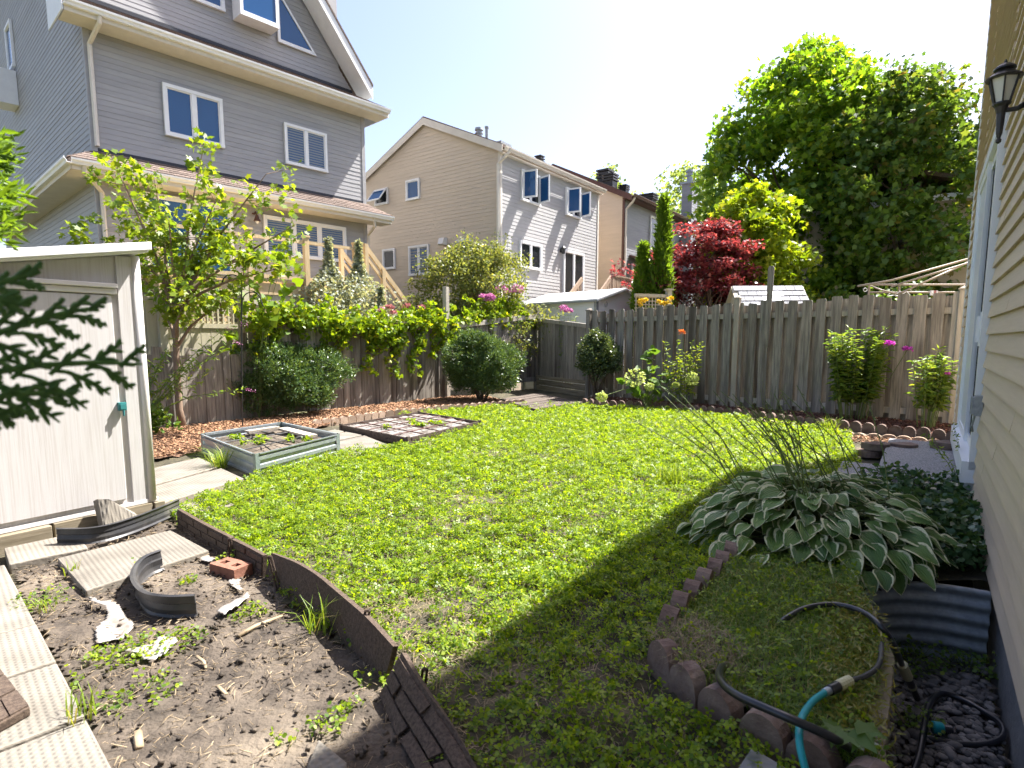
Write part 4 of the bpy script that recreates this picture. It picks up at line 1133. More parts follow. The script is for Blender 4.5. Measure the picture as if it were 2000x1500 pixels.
# ------------------------------------------------------------------ storage shed, left foreground
shA = V3((-2.56, 4.08, 0)); sha = R(34.3)
SD = thing('storage_shed', 'grey beige resin shed with sloping white roof edge at left', 'shed', shA, R(90) - sha)
b = MB(); b.box(-1.75, -.002, .004, 1.25, .13, 1.62)
b.prism([(-1.75, .004, 1.62), (-.002, .004, 1.62), (-.002, .004, 1.82), (-1.75, .004, 1.5)], (0, 1.24, 0)); b.build('wall', M['shedwall'], SD)
b = MB(); b.box(-.13, -.03, -.012, .003, .13, 1.8); b.build('front_panel', M['shedwall'], SD)
b = MB(); b.tube([(-.008, -.002, .12), (-.008, -.002, 1.81)], .028, 10); b.build('corner_post', M['shedtrim'], SD, smooth=True)
b = MB(); b.prism([(-1.8, -.1, 1.5), (.045, -.1, 1.835), (.045, -.1, 1.895), (-1.8, -.1, 1.56)], (0, 1.45, 0)); b.build('roof', M['shedroof'], SD, bevel=.012)
b = MB(); b.prism([(-1.8, -.12, 1.515), (.055, -.12, 1.85), (.055, -.12, 1.905), (-1.8, -.12, 1.57)], (0, .018, 0)); b.build('roof_edge', M['shedroof'], SD, bevel=.005)
b = MB(); b.box(-1.45, -.172, -.02, .003, .16, 1.54)
dr = b.build('door', M['shedwall'], SD, bevel=.006)
b = MB(); b.box(-1.5, -.14, -.05, -.001, 1.585, 1.615); b.box(-1.5, -.14, -.03, -.001, 1.545, 1.583); b.build('door_header', M['shedtrim'], SD, bevel=.006)
b = MB(); b.box(-.19, -.145, -.05, -.021, .775, .83); b.box(-.185, -.15, -.06, -.05, .785, .82); b.tube([(-.168, -.055, .78), (-.168, -.055, .74)], .006, 6); b.build('latch', M['tealblock'], dr)
b = MB()
for z in (.16, .32): pass
b.box(-1.75, .03, -.015, .003, .105, .13); b.build('sill', M['shedtrim'], SD)
for x0, x1, z0, z1, y in ((-1.8, -.62, -.02, .1, -.06), (-.6, -.02, 0.0, .1, -.03), (-1.75, .02, .0, .1, .2)):
    MB().box(x0, x1, y, y + .09, z0, z1).build('base_beam', M['beam'], SD, bevel=.004)
MB().box(-.01, .06, -.04, .8, 0, .1).build('base_beam', M['beam'], SD, bevel=.004)

# ------------------------------------------------------------------ white shed beyond the gate
ga = math.atan2(.66, .75)
WS = thing('white_shed', 'white garden shed with low pitched roof beyond the gate', 'shed', (2.07, 14.6, 0), ga)
gw, gl_ = 1.88, 2.66
M['whiteshed'] = pm('white_resin_wall', (.66, .67, .68), (.71, .72, .73), 3, rough=.5, bump=.12, bscale=9, stretch=(30, 30, .6), bdist=.003)
b = MB(); b.box(0, gw, 0, gl_, -.4, 2.2); b.prism([(0, 0, 2.2), (gw, 0, 2.2), (gw * .55, 0, 2.5)], (0, gl_, 0)); b.build('wall', M['whiteshed'], WS)
b = MB()
b.prism([(-.08, -.1, 2.19), (gw * .55, -.1, 2.52), (gw * .55, -.1, 2.56), (-.08, -.1, 2.24)], (0, gl_ + .2, 0))
b.prism([(gw + .08, -.1, 2.19), (gw * .55, -.1, 2.52), (gw * .55, -.1, 2.56), (gw + .08, -.1, 2.24)], (0, gl_ + .2, 0))
b.build('roof', M['shedroof'], WS)
b = MB()
b.prism([(-.09, -.115, 2.17), (gw * .55, -.115, 2.5), (gw * .55, -.115, 2.54), (-.09, -.115, 2.21)], (0, .014, 0))
b.prism([(gw + .09, -.115, 2.17), (gw * .55, -.115, 2.5), (gw * .55, -.115, 2.54), (gw + .09, -.115, 2.21)], (0, .014, 0))
b.box(-.095, -.081, -.1, gl_ + .1, 2.165, 2.205); b.build('roof_edge', M['galvold'], WS)
b = MB()
for x, y in ((0, 0), (gw, 0), (0, gl_)): b.box(x - .04, x + .04, y - .04, y + .04, -.4, 2.17)
b.build('corner_post', M['galvold'], WS)
b = MB(); b.tube([(.35 + .05 * math.cos(a), -.02, 2.12 + .07 * math.sin(a)) for a in np.linspace(0, 6.28, 13)], .006, 5); b.build('vent_ring', M['galv'], WS)

# play house roof beyond the right fence
PH = thing('play_house', 'grey tiled play house roof peeking over the right fence', 'play house', (4.58, 11.9, 0), R(-4))
b = MB(); b.box(.05, 1.38, .1, 1.1, -.4, 1.85); b.prism([(.05, .1, 1.85), (.05, 1.1, 1.85), (.05, .62, 2.34)], (1.33, 0, 0)); b.build('wall', M['beigefence'], PH)
e0, e1, t0_, t1_ = V3((-.04, -.02, 1.8)), V3((1.44, -.02, 1.8)), V3((-.0, .6, 2.36)), V3((1.4, .6, 2.36))
b = MB(); b.prism([(-.03, 0, 1.79), (-.03, .6, 2.35), (-.03, 1.2, 1.79), (-.03, .6, 2.31)], (1.46, 0, 0)); b.build('roof', M['beigefence'], PH)
nr = (e1 - e0).cross(t0_ - e0).normalized()
tile = None
for r_ in range(5):
    for c_ in range(8):
        a = e0.lerp(t0_, r_ / 5); c = e1.lerp(t1_, r_ / 5); up = (t0_ - e0) / 5
        s0 = (c_ + .5 * (r_ % 2)) / 8; s1 = min(s0 + 1 / 8, 1) - .006
        if s1 <= s0 + .01: continue
        p, q = a.lerp(c, s0), a.lerp(c, s1)
        b = MB(); b.hexa([p, q, q + up, p + up, p + nr * .02, q + nr * .02, q + up + nr * .006, p + up + nr * .006])
        b.build('roof_tile', M['whitedoor'] if (r_ > 1 and c_ in (3, 4)) and r_ < 4 else M['shingle_grey'], PH)
# rotary clothes dryer
CD = thing('clothes_dryer', 'folding tubular clothes dryer standing behind the right fence', 'clothes dryer', atd(1790, 580, 9.7) * 1.0)
CD.location.z = -.5
o0 = CD.location
M['tube'] = pm('tan_painted_tube', (.32, .26, .2), rough=.45)
def dryer_tube(name, pts, r=.016):
    b = MB(); b.tube([atd(*p) - o0 for p in pts], r, 8); b.build(name, M['tube'], CD, smooth=True)
dryer_tube('arm', [(1675, 559, 9.6), (1740, 548, 9.3), (1890, 506, 8.9)])
dryer_tube('arm', [(1740, 560, 9.8), (1890, 514, 9.3)])
dryer_tube('arm', [(1755, 574, 9.6), (1892, 512, 9.6)])
dryer_tube('crossbar', [(1690, 556, 9.9), (1890, 556, 9.8)])
dryer_tube('crossbar', [(1700, 571, 10.0), (1885, 571, 9.7)])
for px_ in (1698, 1757):
    p = atd(px_, 555, 9.9); q = V3((p.x, p.y, -.5)); b = MB(); b.tube([p - o0, q - o0], .018, 8); b.build('leg', M['tube'], CD)
dryer_tube('stay', [(1700, 558, 9.8), (1720, 566, 9.7), (1752, 574, 9.6)], .012)
b = MB(); b.tube([atd(1690, 566, 9.6) - o0 + V3((.03 * math.cos(a), 0, .03 * math.sin(a))) for a in np.linspace(0, 6.28, 9)], .006, 5); b.build('ring', M['white'], CD)
for px_ in (1742, 1757, 1770):
    b = MB(); c = atd(px_, 571, 9.75) - o0
    b.tube([c + V3((-.07, 0, -.05)), c + V3((0, 0, .02)), c + V3((.07, 0, -.04)), c + V3((-.06, 0, -.06))], .008, 5); b.build('hanger', M['white'], CD)
for j, px_ in enumerate((1818, 1822, 1826, 1830)):
    c = atd(px_, 571, 9.75) - o0; MB().box(c.x - .009, c.x + .009, c.y - .01, c.y + .01, c.z - .05, c.z + .03).build('clothes_peg', M['coral'] if j == 2 else M['white'], CD)

# ------------------------------------------------------------------ galvanised raised bed
q = [at(498, 888, .21), at(663, 848, .21), at(549, 825, .21), at(392, 848, .21)]
for p in q: p.z = 0
cen = sum(q, V3()) / 4
MBD = thing('metal_raised_bed', 'corrugated galvanised steel raised bed with grey green corners', 'raised bed', cen)
q = [p - cen for p in q]
prof = [(0, .0), (.0, .022), (-.016, .03), (-.016, .062), (0, .07), (0, .1), (-.016, .108), (-.016, .14), (0, .148), (0, .178), (-.014, .188), (-.014, .212), (.012, .215), (.012, .205), (-.004, .2)]
for i in range(4):
    p0, p1 = q[i], q[(i + 1) % 4]; d = (p1 - p0); n = V3((d.y, -d.x, 0)).normalized()
    b = MB(); e = d.normalized()
    p0s, ds = p0 + e * .05, d - e * .1
    base = len(b.v)
    vs = []
    for t in (0, 1):
        for (o_, z) in prof: vs.append(p0s + ds * t - n * (-o_) * 1.0 + Z_ * z)
    m_ = len(prof)
    b.add(vs, [(k, k + 1, m_ + k + 1, m_ + k) for k in range(m_ - 1)])
    so_ = b.build('side_panel', M['galv'], MBD)
    sm = so_.modifiers.new('thickness', 'SOLIDIFY'); sm.thickness = .002
    b = MB(); b.prism([p0 + e * .055 + n * .003, p0 + n * .003 + e * .0, p0 - e * 0 + V3(), p0 + e * .055], (0, 0, .218))
    e2 = (q[i - 1] - p0).normalized(); n2 = V3((e2.y, -e2.x, 0)); n2 = -n2 if n2.dot(e) > 0 else n2
    b.prism([p0 + e2 * .055 + n2 * .003, p0 + n2 * .003, p0, p0 + e2 * .055], (0, 0, .218))
    b.build('corner_plate', M['galvdark'], MBD)
ins = [p * .94 for p in q]
o = sheet('bed_soil', [(p.x, p.y) for p in ins], .03, .14, M['soil'], .02, 8., kind=None, rough_edge=0); o.parent = MBD
for a, c, w in ((.2, .5, .006), (.5, .3, .006), (.75, .6, .006)):
    p, r_ = ins[0].lerp(ins[1], a), ins[3].lerp(ins[2], c)
    b = MB(); b.tube([p + Z_ * .17, r_ + Z_ * .175], .007, 6); b.build('support_rod', M['black'], MBD)
for a, c in ((.3, .35), (.7, .6)):
    p, r_ = ins[0].lerp(ins[3], a), ins[1].lerp(ins[2], c)
    b = MB(); b.tube([p + Z_ * .17, r_ + Z_ * .172], .007, 6); b.build('support_rod', M['black'], MBD)
b = MB(); p, r_ = ins[3].lerp(ins[2], .45) * .8, ins[2] * .7; b.beam(p + Z_ * .19, r_ + Z_ * .2, .1, .025); b.build('board_offcut', M['oldwood_light'], MBD)
b = MB(); p, r_ = ins[1].lerp(ins[2], .15) * .75, ins[1].lerp(ins[2], .9) * .8; b.beam(p + Z_ * .175, r_ + Z_ * .18, .12, .025); b.build('board_offcut', M['oldwood_light'], MBD)

# brown plastic bed with grid
q = [at(797, 857, .085), at(937, 824, .085), at(818, 805, .085), at(665, 831, .085)]
for p in q: p.z = 0
cen = sum(q, V3()) / 4
PB = thing('plastic_raised_bed', 'low brown brick pattern plastic bed with grid rods and pale bedding', 'raised bed', cen)
q = [p - cen for p in q]
M['brownplastic'] = pm('brown_plastic', (.06, .043, .035), (.1, .075, .06), 12, rough=.6, bump=.1)
for i in range(4):
    p0, p1 = q[i], q[(i + 1) % 4]; d = p1 - p0; e = d.normalized(); n = V3((d.y, -d.x, 0)).normalized()
    b = MB(); b.obox(p0, d, -n * .015, Z_ * .095); sp = b.build('side_panel', M['brownplastic'], PB)
    L_ = d.length; nb = int(L_ / .13)
    for r_ in range(2):
        for k in range(nb):
            a0 = (k + .5 * (r_ % 2)) * L_ / nb; a1 = min(a0 + L_ / nb - .006, L_)
            if a1 - a0 < .02: continue
            b = MB(); b.obox(p0 + e * a0 + Z_ * (.004 + r_ * .046), e * (a1 - a0), n * .006, Z_ * .04); b.build('brick_face', M['brownplastic'], sp)
    MB().obox(p0 - e * .02 + n * .01, e * .045, -n * .03, Z_ * .11).build('corner_peg', M['brownplastic'], PB)
M['bedding'] = pm('pale_bedding', (.1, .085, .07), (.33, .31, .29), 11, rough=.9, bump=.8, bscale=40, c3=(.09, .07, .055), s3=4.5, bdist=.02)
ins = [p * .96 for p in q]
o = sheet('bed_filling', [(p.x, p.y) for p in ins], .03, .06, M['bedding'], .022, 9., kind=None, rough_edge=0); o.parent = PB
for k in range(1, 5):
    t = k / 5
    for (a, c, d_, e_) in ((0, 1, 3, 2), (0, 3, 1, 2)):
        b = MB(); b.tube([ins[a].lerp(ins[c], t) + Z_ * .088, ins[d_].lerp(ins[e_], t) + Z_ * .09], .0075, 6); b.build('grid_rod', M['browntrim'], PB)

# ------------------------------------------------------------------ scalloped concrete edging
def scallop_mesh(w, h, t, m, name='edging_stone'):
    b = MB(); k = 9
    pts = [(-w / 2, 0, -.04), (w / 2, 0, -.04), (w / 2, 0, h * .38)]
    for i in range(k):
        a = math.pi * i / (k - 1); pts.append((w / 2 * .98 * math.cos(a), 0, h * .4 + h * .6 * math.sin(a)))
    pts.append((-w / 2, 0, h * .38))
    b.prism([(x, -t / 2, z) for x, y, z in pts], (0, t, 0))
    return b.mesh(name, m)
def edging_run(name, label, pts, w, h, t, m, lean=0.0, zj=.008, z0=0.0):
    pts = [V3((p[0], p[1], 0)) for p in pts]
    root = thing(name, label, 'edging', pts[0])
    me = scallop_mesh(w * .97, h, t, m)
    seg = []; tot = 0
    for a, c in zip(pts, pts[1:]): seg.append((tot, a, c)); tot += (c - a).length
    s = w / 2
    while s < tot:
        for (t0, a, c) in seg:
            L_ = (c - a).length
            if t0 <= s <= t0 + L_:
                p = a.lerp(c, (s - t0) / L_); an = math.atan2((c - a).y, (c - a).x); break
        o = link('edging_stone', me, root); o.location = p - pts[0] + Z_ * (z0 + rnd.uniform(-zj, zj)); o.rotation_euler = (lean + rnd.uniform(-.06, .06), rnd.uniform(-.04, .04), an + rnd.uniform(-.08, .08))
        s += w * rnd.uniform(1.0, 1.06)
    return root
edging_run('scalloped_edging', 'tan scalloped concrete edging in front of the left mulch bed', [(-2.85, 8.29), (-2.59, 8.65), (-2.07, 9.4), (-1.33, 10.07), (-.87, 10.44), (-.38, 10.85), (.25, 11.25)], .15, .11, .05, M['stone_tan'])
edging_run('scalloped_edging', 'long brown scalloped concrete edging along the right fence bed', [(1.35, 11.3), (1.67, 10.95), (2.76, 10.5), (3.73, 9.45), (4.39, 8.34), (4.84, 7.88), (5.5, 7.2)], .15, .13, .055, M['stone'])
edging_run('scalloped_edging', 'low sunken scalloped edging in front of the bark chip strip', [(3.62, 8.9), (4.2, 8.0), (4.5, 7.45), (4.95, 7.1), (5.2, 6.9)], .155, .06, .04, M['stone_tan'])
ER = edging_run('scalloped_edging', 'dark scalloped stones curving round the shaded grass bed', [tuple(at(*p)[:2]) for p in ((1425, 1100), (1392, 1148), (1352, 1190), (1315, 1230), (1275, 1275))], .155, .15, .065, M['stone'], lean=-.1)
for o in ER.children: o.rotation_euler[2] += R(8)
edging_run('scalloped_edging', 'tall dark scalloped stones at the near edge of the grass bed', [tuple(at(*p)[:2]) for p in ((1278, 1300), (1320, 1345), (1390, 1400), (1470, 1450), (1560, 1500))] + [(.98, 1.4)], .145, .13, .06, M['stone'], z0=.0)
# stacked stones on the step
st = thing('stacked_edging_stones', 'spare dark scalloped stones stacked beside the concrete step', 'stone stack', at(1725, 893, 0))
me = scallop_mesh(.24, .16, .07, M['stone'])
for x, y, z, a in ((-.16, .05, .045, .3), (.1, .0, .045, .1), (-.1, .02, .125, .2), (.17, -.02, .125, .05), (.5, -.15, .165, .4), (.62, -.32, .165, .2)):
    o = link('edging_stone', me, st); o.location = (x, y, z); o.rotation_euler = (R(90), 0, a)
# concrete step
stp = [at(1735, 857, .12), at(1868, 862, .12), at(1900, 930, .12), at(1735, 945, .12)]
u_, v_ = V3((RHd[0], RHd[1], 0)), V3((-RHd[1], RHd[0], 0))
s0p = V3((RHp[0], RHp[1], 0)) + u_ * 5.45 + v_ * .02
b = MB(); b.obox((0, 0, -.1), u_ * 2.45, v_ * .62, Z_ * .23)
o = b.build('concrete_step', M['aggregate'], bevel=.012); o.location = s0p; tag(o, 'exposed aggregate concrete step below the patio door', 'step')
b = MB(); b.obox((0, 0, -.1), u_ * 1.1, v_ * .32, Z_ * .15); o = b.build('lower_step', M['aggregate'], bevel=.012); o.location = s0p + u_ * .05 + v_ * .63; tag(o, 'small lower concrete block beside the patio step', 'step')

# ------------------------------------------------------------------ rubber edging, left soil bed
def strip_wall(name, label, base, tops, h_seg, th_=.022, bricks=True, m=None, cat='edging', rows=3, bl=.14, reverse=False):
    """standing flexible edging through base (ground) and top points, brick relief on the near face"""
    m = m or M['rubber']
    base = [V3(p) for p in base]; tops = [V3(p) for p in tops]
    n = 24
    def samp(P, t):
        f = t * (len(P) - 1); i = min(int(f), len(P) - 2); return P[i].lerp(P[i + 1], f - i)
    def smooth(P, it=2):
        for _ in range(it):
            Q = [P[0]]
            for a, c in zip(P, P[1:]): Q += [a.lerp(c, .25), a.lerp(c, .75)]
            P = Q + [P[-1]]
        return P
    base, tops = smooth(base), smooth(tops)
    o0 = base[0].copy()
    root = thing(name, label, cat, o0)
    B = [samp(base, i / n) - o0 for i in range(n + 1)]; T = [samp(tops, i / n) - o0 for i in range(n + 1)]
    def nrm(i):
        d = B[min(i + 1, n)] - B[max(i - 1, 0)]; u = T[i] - B[i]; w = d.cross(u).normalized()
        return w
    b = MB(); vs = []
    for i in range(n + 1):
        w = nrm(i) * th_ / 2
        vs += [B[i] - w - Z_ * .03, B[i] + w - Z_ * .03, T[i] + w, T[i] - w]
    fs = []
    for i in range(n):
        a = i * 4; c = a + 4
        for k in range(4): fs.append((a + k, a + (k + 1) % 4, c + (k + 1) % 4, c + k))
    fs += [(0, 3, 2, 1), (n * 4, n * 4 + 1, n * 4 + 2, n * 4 + 3)]
    b.add(vs, fs); b.build('edging_strip', m, root)
    if bricks:
        L_ = sum((B[i + 1] - B[i]).length for i in range(n)); nb = max(2, int(L_ / bl))
        for r_ in range(rows):
            z0, z1 = (r_ + .06) / rows * .93, (r_ + .94) / rows * .93
            for k in range(-1, nb):
                t0, t1 = max((k + .5 * (r_ % 2) + .04) / nb, .005), min((k + 1 + .5 * (r_ % 2) - .04) / nb, .995)
                if t1 - t0 < .015: continue
                vs = []; kk = 4
                for j in range(kk + 1):
                    t = t0 + (t1 - t0) * j / kk; f = t * n; i = min(int(f), n - 1)
                    bb, tt = B[i].lerp(B[i + 1], f - i), T[i].lerp(T[i + 1], f - i)
                    w = nrm(i)
                    if w.dot(-(bb + o0) ) < 0: w = -w
                    lo_, hi_ = bb.lerp(tt, z0) + w * (th_ / 2), bb.lerp(tt, z1) + w * (th_ / 2)
                    vs += [lo_, hi_, hi_ + w * .006 - Z_ * .002, lo_ + w * .006 + Z_ * .002]
                fs = []
                for j in range(kk):
                    a = j * 4; c = a + 4
                    for k2 in range(4): fs.append((a + k2, a + (k2 + 1) % 4, c + (k2 + 1) % 4, c + k2))
                fs += [(0, 3, 2, 1), (kk * 4, kk * 4 + 1, kk * 4 + 2, kk * 4 + 3)]
                MB().add(vs, fs).build('brick_face', m, root)
    return root
G3 = lambda x, y, z=0.: at(x, y, z)
def over(bx, by, tx, ty):
    """top point above/near base pixel: same distance as the base, seen at tx, ty"""
    p = at(bx, by, 0.); return atd(tx, ty, p.y)
E1 = [(352, 1030), (385, 1062), (455, 1088)]; T1 = [(350, 996), (385, 1016), (455, 1048)]
def mk(E, T): return [at(*p) for p in E], [over(e[0], e[1], t[0], t[1]) for e, t in zip(E, T)]
bs, tp = mk([(352, 1032), (400, 1062), (455, 1092)], [(350, 994), (395, 1020), (455, 1050)])
strip_wall('rubber_edging', 'brown brick pattern rubber edging by the shed corner', bs, tp, 0)
bs, tp = mk([(458, 1094), (485, 1108), (516, 1128)], [(456, 1052), (485, 1066), (518, 1084)])
strip_wall('rubber_edging', 'short brick pattern rubber edging between two stakes', bs, tp, 0)
bs, tp = mk([(517, 1128), (590, 1190), (665, 1240), (712, 1290), (752, 1332)], [(534, 1080), (604, 1106), (680, 1170), (722, 1205), (773, 1262)])
r_ = strip_wall('rubber_edging', 'long smooth back of brown rubber edging bowed toward the soil', bs, tp, 0, bricks=False)
bs, tp = mk([(748, 1360), (770, 1420), (800, 1475), (840, 1560)], [(790, 1275), (832, 1345), (885, 1415), (948, 1530)])
strip_wall('rubber_edging', 'leaning brick pattern rubber edging with large tilted bricks in front', bs, tp, 0, rows=3, bl=.2)
for (x, y, xt, yt, nm) in ((455, 1096, 452, 1050, 'at the brick pattern joint'), (550, 1150, 530, 1084, 'where the smooth edging begins'), (710, 1275, 720, 1188, 'on the smooth bowed edging'), (822, 1365, 832, 1300, 'behind the leaning edging')):
    p = at(x, y); tpt = over(x, y, xt, yt); c = p
    b = MB(); d = (tpt - p)
    for s in (-.008, .008): b.tube([V3((s, -.022, -.03)), d + V3((s, -.022, 0))], .005, 6)
    b.tube([d + V3((-.009, -.022, 0)), d + V3((.009, -.022, .0))], .006, 6)
    o = b.build('edging_stake', M['rubber']); o.location = c; tag(o, 'brown plastic stake ' + nm, 'stake', 'edging stakes')
# flat piece on the slabs
b = MB(); pts = [at(x, y, .04) for x, y in ((-60, 1330), (-10, 1305), (60, 1395), (-20, 1440))]
c = pts[0].copy(); c.z = .036
b.prism([V3((p.x - c.x, p.y - c.y, 0)) for p in pts], (0, 0, .03)); 
EP = thing('flat_edging_piece', 'brown rubber edging piece lying flat on the left slabs', 'edging', c)
b.build('edging_strip', M['rubber'], EP, bevel=.004)
for i in range(3):
    for j in range(2):
        p = lambda s, t: (pts[0].lerp(pts[3], s)).lerp(pts[1].lerp(pts[2], s), t)
        s0, s1 = (i + .05) / 3, (i + .95) / 3; t0, t1 = (j + .04) / 2, (j + .96) / 2
        q = [p(s0, t0), p(s1, t0), p(s1, t1), p(s0, t1)]
        b = MB(); b.prism([V3((v.x - c.x, v.y - c.y, .03)) for v in q], (0, 0, .006)); b.build('brick_face', M['rubber'], EP)
# curved black plastic strips
def curl(name, label, pts, h, lean):
    P = [V3(p) for p in pts]
    for _ in range(3):
        Q = [P[0]]
        for a, c in zip(P, P[1:]): Q += [a.lerp(c, .25), a.lerp(c, .75)]
        P = Q + [P[-1]]
    o0 = P[0].copy(); o0.z = 0
    root = thing(name, label, 'edging', o0)
    prof = [(.012, 0), (.0, .1), (.004, .3), (-.004, .55), (.004, .6), (.002, .9), (.016, .96), (.0, 1.0), (-.014, .95), (-.006, .88), (-.008, .62), (-.012, .55), (-.006, .3), (-.01, .1), (-.02, 0)]
    vs = []; n = len(P); m_ = len(prof)
    for i, p in enumerate(P):
        d = (P[min(i + 1, n - 1)] - P[max(i - 1, 0)]); d.z = 0; d.normalize(); s = V3((d.y, -d.x, 0))
        for (o_, z) in prof: vs.append(p - o0 + s * (o_ * .8 + lean * z * h) + Z_ * (z * h))
    fs = []
    for i in range(n - 1):
        for k in range(m_):
            k2 = (k + 1) % m_
            fs.append((i * m_ + k, i * m_ + k2, (i + 1) * m_ + k2, (i + 1) * m_ + k))
    fs += [tuple(range(m_))[::-1], tuple((n - 1) * m_ + k for k in range(m_))]
    MB().add(vs, fs).build('edging_strip', M['blackplastic'], root, smooth=False)
    return root
curl('plastic_edging_strip', 'long bowed black plastic edging strip lying by the shed base', [at(112, 1063, .04), at(185, 1063, .04), at(250, 1045, .04), at(310, 1020, .03), at(352, 1000, .02)], .1, -.05)
curl('plastic_edging_strip', 'curled black plastic edging strip standing on the bare soil', [at(318, 1112, .015), at(285, 1125, .015), at(264, 1160, .012), at(282, 1195, .012), at(325, 1206, .012), at(385, 1203, .012)], .11, .12)
# brick with holes
bc = at(452, 1122)
BR = thing('red_brick', 'red cored brick on the soil with weeds growing through it', 'brick', bc, R(-28))
b = MB()
for x0, x1 in ((-.1, -.065), (-.025, .025), (.065, .1)): b.box(x0, x1, -.055, .055, 0, .062)
for x0, x1 in ((-.065, -.025), (.025, .065)): b.box(x0, x1, -.055, -.02, 0, .0618); b.box(x0, x1, .02, .055, 0, .0618)
b.build('brick_body', M['redbrick'], BR)
# torn plastic scraps
def scrap(name, label, px, seed):
    P = ccw([tuple(at(x, y, .02)[:2]) for x, y in px])
    o = sheet(name, P, .01, .035, M['plastic'], .024, seed, kind=None, rough_edge=.035)
    o.modifiers.new('s', 'SOLIDIFY').thickness = .001
    return tag(o, label, 'plastic scrap')
scrap('plastic_scrap', 'largest torn white plastic sheet on the bare soil', [(165, 1168), (200, 1180), (240, 1190), (262, 1215), (248, 1250), (195, 1258), (190, 1225), (205, 1200)], 2.1)
scrap('plastic_scrap', 'ring shaped torn plastic scrap below the largest sheet', [(225, 1270), (290, 1268), (322, 1244), (342, 1255), (335, 1275), (305, 1288), (250, 1283)], 4.4)
scrap('plastic_scrap', 'crumpled pale plastic scrap right of the curled strip', [(422, 1200), (450, 1180), (478, 1160), (486, 1172), (462, 1195), (432, 1212)], 6.7)
scrap('plastic_scrap', 'small plastic scrap in front of the red brick', [(442, 1138), (468, 1134), (470, 1150), (455, 1160)], 8.2)
scrap('plastic_scrap', 'wrinkled dark and white plastic behind the red brick', [(385, 1085), (400, 1080), (415, 1095), (395, 1102)], 9.3)
# sticks
for px, r0, lab in (([(465, 1242), (500, 1222), (552, 1202)], .012, 'pale dry stick on the soil near the smooth edging'), ([(384, 1282), (398, 1292), (402, 1305)], .008, 'short curved brown twig in the middle of the soil'), ([(425, 1340), (442, 1356)], .008, 'small wood splinter low on the soil'), ([(268, 1430), (272, 1460)], .014, 'orange brown bark piece at the bottom left of the soil'), ([(190, 1385), (215, 1372), (228, 1370)], .008, 'dry brown husk beside the left slabs')):
    b = MB(); P = [at(*p, .02) for p in px]; c = P[0].copy(); c.z = 0
    b.tube([p - c for p in P], [r0, r0 * .9, r0 * .6][:len(P)], 6, flat=.6); o = b.build('stick', M['straw'], smooth=True); o.location = c; tag(o, lab, 'stick')

# ------------------------------------------------------------------ window well, gravel, hoses
sheet('gravel_pit', [(1.75, 2.9), (1.35, 2.2), (.9, 1.5), (.7, .7), (1.2, .5), (1.35, 1.3), (2.45, 2.86), (2.1, 3.05)], .05, -.4, M['soil'], .02, 3.3, rough_edge=0)
def stones(name, poly, n, zf, smin, smax, m, label):
    import bmesh
    bm = bmesh.new(); bmesh.ops.create_icosphere(bm, subdivisions=2, radius=1.0)
    sv = np.array([v.co[:] for v in bm.verts]); sf = np.array([[v.index for v in f.verts] for f in bm.faces]); bm.free()
    q = scatter(poly, n)
    s = rng.uniform(smin, smax, n) * np.where(rng.random(n) < .15, 1.7, 1)
    a = rng.uniform(0, 6.28, n)
    sc = np.stack([s, s * rng.uniform(.55, .9, n), s * rng.uniform(.3, .5, n)], 1)
    V = sv[None] * sc[:, None, :]
    V = V * (1 + .16 * np.sin(sv[None, :, 0:1] * 3.1 + rng.uniform(0, 6, (n, 1, 1))) * np.cos(sv[None, :, 1:2] * 2.7 + rng.uniform(0, 6, (n, 1, 1))))
    tl = rng.normal(0, .3, n)
    Zr = V[:, :, 2] * np.cos(tl)[:, None] + V[:, :, 0] * np.sin(tl)[:, None]
    Xr = V[:, :, 0] * np.cos(tl)[:, None] - V[:, :, 2] * np.sin(tl)[:, None]
    X = Xr * np.cos(a)[:, None] - V[:, :, 1] * np.sin(a)[:, None] + q[:, 0:1]
    Y = Xr * np.sin(a)[:, None] + V[:, :, 1] * np.cos(a)[:, None] + q[:, 1:2]
    Z = Zr + zf + rng.uniform(0, .02, (n, 1))
    VV = np.stack([X, Y, Z], -1).reshape(-1, 3)
    Fc = (np.arange(n)[:, None, None] * len(sv) + sf[None]).reshape(-1, 3)
    return tag(link(name, npmesh(name, VV, Fc, m, True)), label, 'gravel', kind='stuff')
PITG = [(1.68, 2.75), (1.42, 2.25), (1.05, 1.68), (.85, 1.2), (1.2, .9), (1.4, 1.35), (2.36, 2.75), (2.05, 2.85)]
stones('gravel', PITG, 2600, -.39, .011, .024, M['graystone'], 'dark rounded gravel in the pit beside the foundation')
# corrugated window well
ww = [V3((2.40, 2.80, 0)), V3((2.16, 2.93, 0)), V3((1.92, 2.93, 0)), V3((1.72, 2.78, 0)), V3((1.6, 2.55, 0)), V3((1.5, 2.3, 0))]
for _ in range(3):
    Q = [ww[0]]
    for a, c in zip(ww, ww[1:]): Q += [a.lerp(c, .25), a.lerp(c, .75)]
    ww = Q + [ww[-1]]
c0 = ww[0].copy()
vs = []; K = 33
for i, p in enumerate(ww):
    d = ww[min(i + 1, len(ww) - 1)] - ww[max(i - 1, 0)]; d.normalize(); s = V3((d.y, -d.x, 0))
    for k in range(K):
        z = -.46 + .46 * k / (K - 1); vs.append(p - c0 + s * (.011 * math.sin(2 * math.pi * (z / .075))) + Z_ * z)
fs = [(i * K + k, i * K + k + 1, (i + 1) * K + k + 1, (i + 1) * K + k) for i in range(len(ww) - 1) for k in range(K - 1)]
o = MB().add(vs, fs).build('window_well', M['galvold'], smooth=True); o.location = c0
o.modifiers.new('s', 'SOLIDIFY').thickness = .003
tag(o, 'curved corrugated steel window well against the concrete foundation', 'window well')
